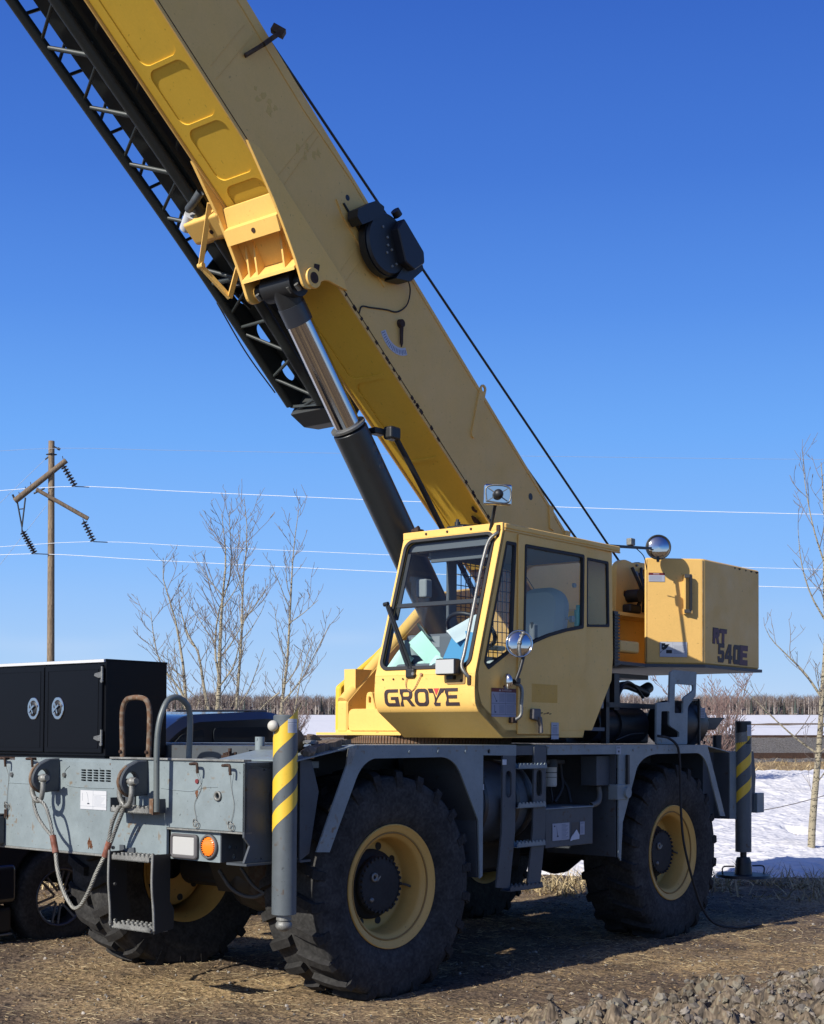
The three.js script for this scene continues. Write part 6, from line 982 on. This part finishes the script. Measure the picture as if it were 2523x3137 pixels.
{ // black steel cabinet on the front deck
  const g = thing('steel_cabinet', 'black two-door steel cabinet with chrome latches on the front deck', 'cabinet');
  const x0 = -1.15, x1 = -0.62, zr = -0.332, zl = -1.62, y0 = 0.828, y1 = 1.458;
  part('cabinet_body', [box(x0 + 0.012, x1, y0, y1, zl, zr, 0.004), box(x0 + 0.01, x1 + 0.004, y1 - 0.005, y1 + 0.008, zl - 0.004, zr + 0.003, 0.003), box(x0 + 0.03, x1 - 0.03, y0 - 0.02, y0, zl + 0.03, zr - 0.03)], M.gloss, g);
  part('top_edge', box(x0 - 0.004, x0 + 0.012, y1 - 0.014, y1 + 0.006, zl, zr - 0.006, 0.002), M.white, g);
  for (const [a, b, hz] of [[zl + 0.012, -0.982, -1.09], [-0.97, zr - 0.02, -0.815]]) {
    const d = part('cabinet_door', [extX(rrect(a, b, y0 + 0.02, y1 - 0.03, 0.006), x0 - 0.006, x0 + 0.014, [], 0.003), ...[[a + 0.035, b - 0.035, y0 + 0.05, y0 + 0.056], [a + 0.035, b - 0.035, y1 - 0.062, y1 - 0.058], [a + 0.035, a + 0.04, y0 + 0.05, y1 - 0.06], [b - 0.04, b - 0.035, y0 + 0.05, y1 - 0.06]].map(([p, q, r, s]) => box(x0 - 0.0085, x0 - 0.005, r, s, p, q))], M.gloss, g);
    const oct = (r, w) => rpoly([...Array(8).keys()].map((i) => { const t = (i + 0.5) / 8 * 6.283; return [hz + Math.cos(t) * w, 1.145 + Math.sin(t) * r]; }), 0.02);
    part('latch_plate', extX(oct(0.082, 0.07), x0 - 0.014, x0 - 0.006, [rpoly([...Array(10).keys()].map((i) => { const t = i / 10 * 6.283; return [hz + Math.cos(t) * 0.045, 1.145 + Math.sin(t) * 0.055]; }), 0.01, THREE.Path)], 0.003), M.chrome, d);
    part('latch_dish', new THREE.SphereGeometry(0.05, 20, 12).scale(0.25, 1.05, 0.9).translate(x0 - 0.008, 1.145, hz), M.black, d);
    part('latch_handle', [bar([x0 - 0.02, 1.12, hz - 0.03], [x0 - 0.02, 1.165, hz + 0.03], 0.026, 0.012), bar([x0 - 0.02, 1.18, hz - 0.012], [x0 - 0.02, 1.11, hz + 0.015], 0.02, 0.012)], M.chrome, d);
    const hg = hz < -1 ? a : b, s = hz < -1 ? -1 : 1;
    for (const y of [0.945, 1.36]) part('door_hinge', [extX(rpoly([[hg - s * 0.075, y - 0.006], [hg - s * 0.03, y - 0.02], [hg + s * 0.012, y - 0.02], [hg + s * 0.012, y + 0.03], [hg, y + 0.03], [hg - s * 0.01, y + 0.02], [hg - s * 0.07, y + 0.012]], 0.006), x0 - 0.014, x0 - 0.007, [], 0.002), cyl([x0 - 0.012, y - 0.03, hg + s * 0.008], [x0 - 0.012, y + 0.055, hg + s * 0.008], 0.008), cyl([x0 - 0.012, y - 0.04, hg + s * 0.01], [x0 - 0.02, y - 0.04, hg + s * 0.01], 0.012)], M.steel, d);
  }
  inCrane(g);
}
inCrane(solo('key_bunch', [new THREE.TorusGeometry(0.02, 0.002, 6, 18).rotateY(1.4).translate(-1.26, 0.47, -1.245), box(-1.262, -1.257, 0.4, 0.455, -1.25, -1.238), box(-1.266, -1.261, 0.39, 0.45, -1.262, -1.251)], M.rustDark, 'small bunch of keys hanging on the far end of the front plate', 'keys'));
inCrane(solo('heater_cord', tube([[3.435, 0.988, 1.17], [3.5, 0.97, 1.24], [3.555, 0.91, 1.288], [3.585, 0.85, 1.29], [3.61, 0.655, 1.29], [3.62, 0.36, 1.29], [3.66, 0.12, 1.29], [3.735, -0.064, 1.29], [3.86, -0.3, 1.29], [3.97, -0.48, 1.3], [4.1, -0.62, 1.34], [4.35, -0.685, 1.42], [4.7, -0.685, 1.5]], 0.011, 8, 90), M.rubber, 'black heater cord hanging over the rear mudguard down to the dirt', 'cord'));
{ // broken wood and bark on the sloping front deck
  const r = rng(77), frag = (L, w, h, seed) => { const g = new THREE.BoxGeometry(L, h, w, 8, 2, 3), p = g.attributes.position; for (let i = 0; i < p.count; i++) { const x = p.getX(i), y = p.getY(i), z = p.getZ(i), n = fbm(x * 14 + seed, y * 20, z * 20, 3), e = 1 - 0.5 * (Math.abs(x) / L * 2) ** 3; p.setXYZ(i, x + n * 0.03, y * e + n * 0.025, z * e + fbm(x * 11, z * 19 + seed, 4, 2) * 0.03); } g.computeVertexNormals(); return g; };
  const list = [[-0.72, 0.99, 0.95, 0.24, 0.05, 0.04, 0.15, 0.2, -0.8, M.woodGrey], [-0.76, 0.92, 1.0, 0.2, 0.1, 0.12, 0, 0.4, -1.2, M.woodGrey], [-0.55, 0.915, 1.12, 0.34, 0.08, 0.05, 0.1, 0.15, 0.1, M.woodGrey], [-0.68, 0.895, 1.18, 0.3, 0.09, 0.05, 0, -0.1, 0.22, M.woodGrey], [-0.58, 0.945, 1.02, 0.26, 0.05, 0.05, 0.2, 0.5, -0.15, M.woodGrey], [-0.82, 0.87, 1.22, 0.1, 0.06, 0.05, 0.4, 0.3, 0.3, M.wood], [-0.7, 0.93, 1.1, 0.14, 0.08, 0.02, 0, 0.6, 0.1, M.galv], [-0.42, 0.93, 1.12, 0.16, 0.05, 0.03, 0, 0.2, 0, M.woodGrey]];
  const labs = ['narrow broken stick leaning up beside the front outrigger jack', 'dark slab of bark standing against the front outrigger jack', 'long bark strip on top of the rubbish on the front deck', 'bark strip along the edge of the sloping front deck', 'short stick lying across the bark on the front deck', 'pale wood chip at the foot of the front outrigger jack', 'flat grey scrap among the bark on the front deck', 'small bark piece nearest the slewing ring on the front deck'];
  list.forEach(([x, y, z, L, w, h, rx, ry, rz, m], i) => { const g = frag(L, w, h, i * 3.1).rotateX(rx).rotateY(ry).rotateZ(rz).translate(x, y, z); inCrane(solo('wood_scrap', g, m, labs[i], 'wood scrap', 'wood and bark scraps on the crane deck')); });
}
// ================================================================== bare trees
function branches(root, opts) { // polyline limbs with recursive side shoots; returns tubes sorted by thickness
  const r = rng(opts.seed), trunk = [], twigs = [];
  const limb = (pts, r0, r1, into, seg) => {
    const n = pts.length, curve = new THREE.CatmullRomCurve3(pts, false, 'centripetal'), m = Math.max(3, Math.min(opts.fine ?? 14, n * 2)), g = new THREE.TubeGeometry(curve, m, 1, seg), p = g.attributes.position;
    for (let i = 0; i <= m; i++) { const c = curve.getPointAt(i / m), rad = lerp(r0, r1, i / m); for (let j = 0; j <= seg; j++) { const k = i * (seg + 1) + j; p.setXYZ(k, c.x + (p.getX(k) - c.x) * rad, c.y + (p.getY(k) - c.y) * rad, c.z + (p.getZ(k) - c.z) * rad); } }
    into.push(g);
    return curve;
  };
  const shoot = (curve, r0, r1, L, level) => {
    const n = Math.round((opts.density[level] ?? 0) * L);
    for (let i = 0; i < n; i++) {
      const f = 0.12 + 0.88 * ((i + r()) / n), p = curve.getPointAt(f), t = curve.getTangentAt(f), az = r() * 6.283, out = new THREE.Vector3(Math.cos(az), 0, Math.sin(az)).addScaledVector(t, 0.7 + 0.5 * r()).normalize();
      const len = (opts.len[level] ?? 0.2) * (0.35 + r() * 0.85) * (1.15 - 0.75 * f), pts = [p.clone()], q = p.clone(), d = out.clone();
      if (len < 0.05) continue;
      for (let k = 0; k < 4; k++) { d.x += (r() - 0.5) * 0.35; d.z += (r() - 0.5) * 0.35; d.y += 0.16 + (r() - 0.5) * 0.25; d.normalize(); q.addScaledVector(d, len / 4); pts.push(q.clone()); }
      const rb = Math.max(opts.min, Math.min(lerp(r0, r1, f) * 0.6, len * 0.011)), c = limb(pts, rb, opts.min * 0.7, level ? twigs : (rb > 0.009 ? trunk : twigs), level ? 3 : 5);
      if (level < 2) shoot(c, rb, opts.min, len, level + 1);
    }
  };
  for (const { pts, r0, r1 } of root) { const c = limb(pts, r0, r1, trunk, 8); shoot(c, r0, r1, c.getLength(), 0); }
  return { trunk, twigs };
}
function tree(name, labelText, at, root, opts, group, m = [M.bark, M.twig]) {
  const g = thing(name, labelText, 'tree', at, group), b = branches(root, opts);
  part('trunk', b.trunk, m[0], g);
  if (b.twigs.length) part('crown', b.twigs, m[1], g);
  return g;
}
// stems given by their outline: sideways offset and height above the foot, at one distance, with depth of their own
const stem = (pts, r0, r1, seed) => { const r = rng(seed); let dz = 0; return { pts: pts.map(([a, h], i) => { dz += i ? (r() - 0.5) * 0.12 : 0; return new THREE.Vector3(RH.x * a + FH.x * dz, h, RH.z * a + FH.z * dz); }), r0, r1 }; };
{
  const D = 26, o = (seed, k = 1) => ({ seed, density: [4.6 * k, 5, 4], len: [1.35, 0.5, 0.18], min: 0.0056, fine: 12 }), foot = -0.1;
  tree('aspen_tree', 'bare aspen nearest the black cabinet, leaning branches on its left', land(D, -4.19, foot).toArray(), [stem([[0, 0], [0, 1.6], [-0.05, 2.1], [-0.07, 2.6], [-0.15, 3.1], [-0.25, 3.6], [-0.36, 4.0], [-0.47, 4.3], [-0.49, 4.8]], 0.05, 0.006, 1), stem([[0.02, 2.0], [-0.2, 2.4], [-0.5, 2.8], [-0.62, 3.2], [-0.7, 3.8]], 0.022, 0.005, 2)], o(21), 'bare aspens behind the pickup');
  tree('aspen_tree', 'bare forked aspen with two trunks from one foot, second from the cabinet', land(D, -3.72, foot).toArray(), [stem([[0, 0], [0, 1.55], [-0.1, 2.0], [-0.2, 2.5], [-0.28, 3.05], [-0.4, 3.2], [-0.55, 3.6], [-0.65, 4.0]], 0.058, 0.006, 3), stem([[0.01, 1.5], [0.08, 2.2], [0.1, 2.85], [0.13, 3.6], [0.18, 4.2], [0.23, 4.75], [0.15, 5.6]], 0.05, 0.005, 4), stem([[0.09, 2.6], [0.02, 3.0], [0.06, 3.7], [0.3, 4.5], [0.27, 5.7]], 0.02, 0.004, 5), stem([[0.1, 2.4], [0.35, 2.75], [0.5, 3.3], [0.62, 3.9]], 0.016, 0.004, 6)], o(22), 'bare aspens behind the pickup');
  tree('aspen_tree', 'slender bare aspen with the tallest straight top', land(D + 1.5, -3.48, foot).toArray(), [stem([[0, 0], [-0.02, 1.7], [0.02, 2.3], [0.06, 2.9], [0.1, 3.6], [0.11, 4.4], [0.2, 5.4], [0.14, 6.1]], 0.044, 0.005, 7), stem([[0.1, 3.7], [0.35, 4.0], [0.6, 4.4]], 0.016, 0.005, 8), stem([[0.1, 4.35], [0.0, 4.8], [0.06, 5.5]], 0.012, 0.004, 9)], o(23), 'bare aspens behind the pickup');
  tree('aspen_tree', 'bare aspen with wide right-hand limbs, nearest the front jack', land(D + 0.5, -2.6, foot).toArray(), [stem([[0, 0], [0.06, 1.6], [0.1, 2.2], [0.18, 2.8], [0.22, 3.5], [0.26, 4.3], [0.3, 5.0], [0.4, 5.75]], 0.046, 0.005, 10), stem([[0.1, 2.1], [0.5, 2.6], [0.75, 3.1], [1.0, 3.6]], 0.018, 0.004, 11), stem([[0.05, 2.3], [-0.2, 2.1], [-0.55, 1.7]], 0.016, 0.005, 12), stem([[0.22, 3.6], [0.5, 3.8], [0.78, 4.05]], 0.012, 0.004, 14)], o(24), 'bare aspens behind the pickup');
  tree('aspen_tree', 'thin crooked aspen sapling to the right of the other bare trees', land(D - 0.5, -2.35, foot).toArray(), [stem([[0, 0], [0.1, 1.5], [0.2, 2.1], [0.32, 2.7], [0.5, 3.2]], 0.026, 0.005, 13)], { ...o(25, 1.2), len: [1.1, 0.34, 0.12] }, 'bare aspens behind the pickup');
}
tree('aspen_tree', 'pale bare aspen standing in the snow at the right edge', land(21, 5.92, -0.32).toArray(), [stem([[0, 0], [0.03, 0.5], [0.08, 1.1], [0.14, 1.7], [0.19, 2.6], [0.24, 3.4], [0.2, 4.0], [0.22, 5.0], [0.18, 5.9]], 0.062, 0.006, 20), stem([[0.18, 2.35], [-0.1, 2.75], [-0.35, 3.0], [-0.6, 3.25], [-0.68, 3.4]], 0.022, 0.004, 21), stem([[0.14, 1.5], [-0.2, 1.75], [-0.6, 2.1], [-1.0, 2.5]], 0.018, 0.004, 22), stem([[0.24, 3.5], [0.0, 3.9], [-0.16, 4.4], [-0.2, 4.9]], 0.016, 0.004, 23), stem([[0.21, 4.4], [0.05, 4.9], [-0.06, 5.6], [-0.1, 6.0]], 0.014, 0.004, 24), stem([[0.16, 1.9], [0.45, 2.4], [0.6, 3.2]], 0.016, 0.004, 25)], { seed: 31, density: [3.6, 4.5, 4], len: [1.1, 0.45, 0.16], min: 0.0042, fine: 14 });
{ // shrub behind the muffler: many stems from one foot
  const bush = (l, d, n, h, sp, seed, lab, foot = 0) => { const r = rng(seed), s = []; for (let i = 0; i < n; i++) { const a = (r() - 0.5) * sp, b = (r() - 0.5) * sp; s.push({ pts: [0, 0.3, 0.65, 1].map((t) => new THREE.Vector3(a * t ** 1.3 + (r() - 0.5) * 0.12 * t, h * t * (0.7 + 0.3 * r()), b * t ** 1.3)), r0: 0.022, r1: 0.005 }); }
    const g = thing('bare_shrub', lab, 'shrub', land(d, l, foot).toArray()), q = branches(s, { seed: seed + 1, density: [6, 7, 4], len: [0.8, 0.4, 0.15], min: 0.0075, fine: 8 }); part('stems', q.trunk, M.twig, g); part('twigs', q.twigs, mat([0.2, 0.13, 0.11], { roughness: 0.9 }), g); };
  bush(7.9, 36, 16, 3.0, 2.6, 41, 'bare reddish shrub beyond the muffler, before the railway', -0.1);
  bush(-5.2, 62, 7, 2.4, 1.8, 43, 'small bare shrub on the snow behind the slewing ring', 0.2);
  bush(9.5, 19.5, 5, 1.5, 1.6, 45, 'low bare shoots growing beside the pale aspen at the right edge', -0.25);
}
{ // far wood: a mass of bare trunks, fuzzy crowns and dark spruces
  const r = rng(61), trunks = [], n = 5200, o = new THREE.Object3D(), D0 = 800;
  const stick = clean(new THREE.CylinderGeometry(0.1, 0.16, 1, 4, 1)), fan = [];
  for (let i = 0; i < 34; i++) { const a = r() * 6.283, e = 0.5 + r() * 0.9, L = 0.18 + r() * 0.3, y = 0.3 + 0.55 * r(); fan.push(cyl([0, y, 0], [Math.cos(a) * L * Math.cos(e), y + L * Math.sin(e), Math.sin(a) * L * Math.cos(e)], 0.008, 0.003, 3, true)); }
  const crown = join(fan), cone = []; for (let k = 0; k < 6; k++) cone.push(new THREE.ConeGeometry(0.17 * (1 - k * 0.14), 0.3, 7, 1, true).translate(0, 0.22 + k * 0.13, 0)); const spruce = join(cone);
  const mk = (name, geo, m, count, fn, tint) => { const im = new THREE.InstancedMesh(geo, m, count), c = new THREE.Color(); for (let i = 0; i < count; i++) { fn(o, i); o.updateMatrix(); im.setMatrixAt(i, o.matrix); c.setScalar(0.55 + 0.75 * r()); if (tint) im.setColorAt(i, c); } im.name = name; im.castShadow = im.receiveShadow = true; return im; };
  const spots = [...Array(n)].map(() => { const l = -330 + r() * 640, d = D0 + r() ** 1.5 * 120, right = sstep(l, 60, 120); return [d, l, (6.5 + 4.5 * r() ** 1.5) * (1 + 0.5 * fbm(l * 0.03, 2, 5, 3)) * lerp(1.05, 1.0, right)]; });
  const fg = mk('far_wood', stick, mat([0.36, 0.32, 0.28], { roughness: 0.95 }), n, (q, i) => { const [d, l, h] = spots[i]; q.position.copy(land(d, l, 0.4 + h * 0.5)); q.rotation.set(0, 0, (r() - 0.5) * 0.05); q.scale.set(1.4, h, 1.4); }, true);
  fg.userData = { kind: 'stuff' }; scene.add(fg);
  const cr = mk('far_crowns', crown, mat([0.2, 0.155, 0.135], { roughness: 0.95 }), n, (q, i) => { const [d, l, h] = spots[i]; q.position.copy(land(d, l, 0.4)); q.rotation.set(0, r() * 6, 0); q.scale.set(h * 0.8, h * 1.05, h * 0.8); }, true);
  cr.userData = { kind: 'stuff' }; scene.add(cr);
  const sp = mk('far_spruces', spruce, mat([0.045, 0.055, 0.045], { roughness: 0.95 }), 620, (q) => { const l = -330 + r() * 640, d = D0 - 5 + r() * 110, h = 5 + 6 * r(); q.position.copy(land(d, l, 0.3)); q.rotation.set(0, r() * 6, 0); q.scale.set(h * 0.75, h, h * 0.75); }, true);
  sp.userData = { kind: 'stuff' }; scene.add(sp);
  const un = mk('far_undergrowth', rockGeo(3, 0.8), mat([0.17, 0.13, 0.11], { roughness: 0.95 }), 1500, (q) => { const l = -330 + r() * 640, d = D0 + 4 + r() * 40, h = 1.2 + 2.4 * r(); q.position.copy(land(d, l, 0.3 + h * 0.3)); q.rotation.set(r(), r() * 6, r()); q.scale.set(h * 1.3, h, h * 1.3); }, true);
  un.userData = { kind: 'stuff' }; scene.add(un);
}
// ================================================================== power line
{
  const px = 26.43, pz = -38.8, at = (a, y, b = 0) => [RH.x * a + FH.x * b, y, RH.z * a + FH.z * b];
  const p = thing('utility_pole', 'tall wooden utility pole with two slanting crossarms and dark insulators', 'utility pole', [px, 0, pz]);
  part('pole', [cyl([0, -0.3, 0], [0, 12.45, 0], 0.16, 0.118, 24)], M.wood, p);
  const crossarm = part('crossarm', [cyl(at(-1.38, 10.07, -0.16), at(0.62, 11.66, -0.16), 0.12, 0.105, 18)], M.woodGrey, p);
  part('arm_bolts', [[-1.2, 10.3], [-0.95, 10.5], [-0.75, 10.68], [0.5, 11.7]].map(([a, y]) => cyl(at(a, y, -0.16), at(a - 0.03, y + 0.13, -0.16), 0.014)), M.rustDark, crossarm);
  part('crossarm', [cyl(at(-0.5, 10.5, -0.3), at(1.48, 9.38, -0.14), 0.075, 0.085, 16)], M.woodGrey, p);
  part('pole_fitting', [cyl(at(0.1, 12.23), at(0.3, 12.13), 0.03), cyl(at(0.25, 12.16), at(0.33, 12.12), 0.055), cyl(at(-0.24, 11.72, -0.02), at(-0.1, 11.84), 0.03), cyl(at(-1.47, 10.32, -0.16), at(-1.4, 10.16, -0.16), 0.04), box(-0.15, 0.15, 11.9, 11.94, -0.15, 0.15), cyl(at(-0.62, 10.35, -0.25), at(-0.2, 10.55, -0.25), 0.035)], M.black, p);
  part('hanger_frame', [cyl(at(-1.28, 10.0, -0.16), at(-1.1, 9.05, -0.16), 0.03), cyl(at(-0.97, 10.2, -0.16), at(-1.1, 9.05, -0.16), 0.03), cyl(at(-1.2, 9.75, -0.16), at(-1.03, 9.77, -0.16), 0.022), cyl(at(-1.1, 9.07, -0.16), at(-1.1, 8.85, -0.16), 0.025)], M.black, p);
  for (const [a0, y0, a1, y1, n] of [[0.5, 11.45, 0.97, 10.66, 7], [1.3, 9.28, 1.7, 8.5, 7], [-1.08, 8.88, -0.6, 8.03, 9]]) {
    const disc = [];
    for (let i = 0; i < n; i++) { const f = (i + 0.6) / n, u = new THREE.Vector3(...at(a1 - a0, y1 - y0)).normalize(); disc.push(lathe([[0, 0.07], [0.045, 0.06], [0.05, 0.02], [0.125, 0.01], [0.125, -0.015], [0.04, -0.03], [0, -0.05]], 20).applyQuaternion(new THREE.Quaternion().setFromUnitVectors(new THREE.Vector3(0, -1, 0), u)).translate(...at(lerp(a0, a1, f), lerp(y0, y1, f), -0.16))); }
    part('insulator_string', [...disc, cyl(at(a0 - 0.03, y0 + 0.1, -0.16), at(a1, y1, -0.16), 0.016), cyl(at(a1, y1 - 0.02, -0.16), at(a1 + 0.55, y1 - 0.045, -0.16), 0.018)], M.insulator, p);
  }
  const wireM = mat([0.8, 0.82, 0.84], { roughness: 0.5 }), thin = mat([0.3, 0.33, 0.4], { roughness: 0.6 });
  const wire = (name, labelText, a0, y0, a1, y1, left, r, m, sag = 0.5) => {
    const pts = []; if (left) for (let i = 0; i < 6; i++) { const f = i / 6; pts.push(at(lerp(-26, a0, f), lerp(left, y0, f) - 0.3 * Math.sin(f * Math.PI), -0.16)); }
    for (let i = 0; i <= 12; i++) { const f = i / 12; pts.push(at(lerp(a0, a1, f), lerp(y0, y1, f) - sag * Math.sin(f * Math.PI), -0.16)); }
    const o = solo(name, tube(pts, r, 6, 60), m, labelText, 'power line', 'power lines strung from the wooden pole'); o.position.set(px, 0, pz);
  };
  wire('power_line', 'bright upper conductor running right from the top insulator string', 0.97, 10.64, 46, 9.3, 9.9, 0.011, wireM, 0.25);
  wire('power_line', 'bright middle conductor running from the right-hand insulator string', 1.7, 8.48, 46, 7.1, 7.8, 0.0085, wireM, 0.22);
  wire('power_line', 'bright lower conductor running from the lowest insulator string', -0.6, 8.0, 46, 6.3, 7.7, 0.011, wireM, 0.25);
  wire('power_line', 'faint topmost wire leaving the tip of the pole', 0.3, 12.14, 46, 11.6, 11.6, 0.006, thin, 0.1);
  const guy = solo('guy_wire', [cyl(at(-0.16, 11.82), at(-9, 3.2, 0), 0.008, 0.008, 6), cyl(at(-0.2, 9.9), at(-7, 1.2, 0), 0.008, 0.008, 6)], thin, 'thin stay wires slanting down to the left from the wooden pole', 'guy wires'); guy.position.set(px, 0, pz);
}
solo('fence_wire', tube([land(17.6, 2.9, 0.42).toArray(), land(19.5, 5, 0.5).toArray(), land(21, 6.6, 0.72).toArray()], 0.006, 6, 12), M.twig, 'thin grey wire stretched over the snow to the pale aspen', 'wire');
// ================================================================== dark pickup on the far side of the crane
{
  const g = thing('pickup_truck', 'dark blue pickup parked on the far side of the crane', 'pickup truck', [0.13, -0.09, -2.5]), TH = -0.02;
  g.rotation.y = TH;
  const paint = mat([0.008, 0.01, 0.016], { roughness: 0.3, clearcoat: 0.8, clearcoatRoughness: 0.08 });
  const w = 1.9, prof = new THREE.Shape(); // x rearwards from the front axle, y up; z away from the viewer
  prof.moveTo(-0.86, 0.5); prof.lineTo(-0.88, 0.95); prof.quadraticCurveTo(-0.85, 1.08, -0.6, 1.12); prof.lineTo(0.62, 1.2); prof.lineTo(3.0, 1.24); prof.lineTo(4.85, 1.22); prof.lineTo(4.9, 0.6); prof.lineTo(4.1, 0.55); prof.absarc(3.65, 0.42, 0.46, 0.3, Math.PI - 0.3, false); prof.lineTo(0.47, 0.42); prof.absarc(0, 0.42, 0.46, 0.1, Math.PI - 0.1, false); prof.lineTo(-0.86, 0.5);
  const body = part('body', [ext(prof, w, [0, 0, -w], X, Y, [], 0.04, 14)], paint, g);
  const cabP = rpoly([[0.55, 1.18], [1.28, 1.8], [1.5, 1.9], [2.5, 1.93], [2.72, 1.88], [2.86, 1.68], [2.92, 1.2]], 0.14);
  part('cabin', [ext(cabP, w - 0.24, [0, 0, -w + 0.12], X, Y, [], 0.07, 12)], paint, body);
  part('roof_rail', [box(1.45, 2.6, 1.925, 1.945, -0.34, -0.3, 0.008)], M.steel, body);
  part('side_window', ext(rpoly([[0.86, 1.26], [1.36, 1.72], [1.62, 1.77], [1.66, 1.26]], 0.04), 0.01, [0, 0, -0.116], X, Y), M.glassDark, body);
  part('side_window', ext(rpoly([[1.76, 1.26], [1.74, 1.78], [2.45, 1.78], [2.6, 1.7], [2.68, 1.26]], 0.06), 0.01, [0, 0, -0.116], X, Y), M.glassDark, body);
  part('windscreen', bar([0.63, 1.25, -w / 2], [1.25, 1.77, -w / 2], w - 0.4, 0.012), M.glassDark, body);
  part('front_bumper', [box(-1.02, -0.42, 0.4, 0.72, -w - 0.02, 0.02, 0.05)], paint, g);
  part('step_board', [box(-0.98, -0.44, 0.16, 0.38, -w + 0.1, -0.02, 0.04)], M.black, g);
  part('chrome_strip', [box(-1.0, -0.45, 0.15, 0.165, -0.1, -0.01, 0.004)], M.steel, g);
  part('headlight', box(-0.93, -0.84, 0.84, 1.0, -0.45, -0.03, 0.03), M.lens, body);
  part('mirror', [box(0.86, 1.0, 1.22, 1.42, 0.02, 0.2, 0.03)], M.black, body);
  part('door_handle', [box(1.5, 1.66, 1.08, 1.11, -0.005, 0.02, 0.006), box(2.5, 2.66, 1.08, 1.11, -0.005, 0.02, 0.006)], M.steel, body);
  for (const x of [0, 3.65]) for (const s of [0, 1]) {
    const wh = part('wheel', latheZ([[0.22, -0.12], [0.36, -0.13], [0.4, -0.1], [0.405, 0], [0.4, 0.1], [0.36, 0.13], [0.24, 0.12], [0.22, 0.1]], 48), M.tyre, g);
    wh.position.set(x, 0.405, s ? -w + 0.1 : -0.12); if (s) wh.rotation.y = Math.PI;
    part('wheel_rim', [latheZ([[0.2, 0.02], [0.215, 0.11], [0.232, 0.128], [0.24, 0.12], [0.236, 0.1]], 48), ], mat([0.1, 0.1, 0.11], { metalness: 0.6, roughness: 0.35 }), wh);
    for (let i = 0; i < 6; i++) { const a = i / 6 * 6.283 + 0.26, c = Math.cos(a), n = Math.sin(a); part('spoke', [-0.022, 0.022].map((k) => bar([c * 0.05 - n * k, n * 0.05 + c * k, 0.1], [c * 0.215 - n * k * 1.3, n * 0.215 + c * k * 1.3, 0.115], 0.016, 0.014, Z)), mat([0.12, 0.12, 0.13], { metalness: 0.6, roughness: 0.35 }), wh); }
  }
}
renderer.render(scene, camera);
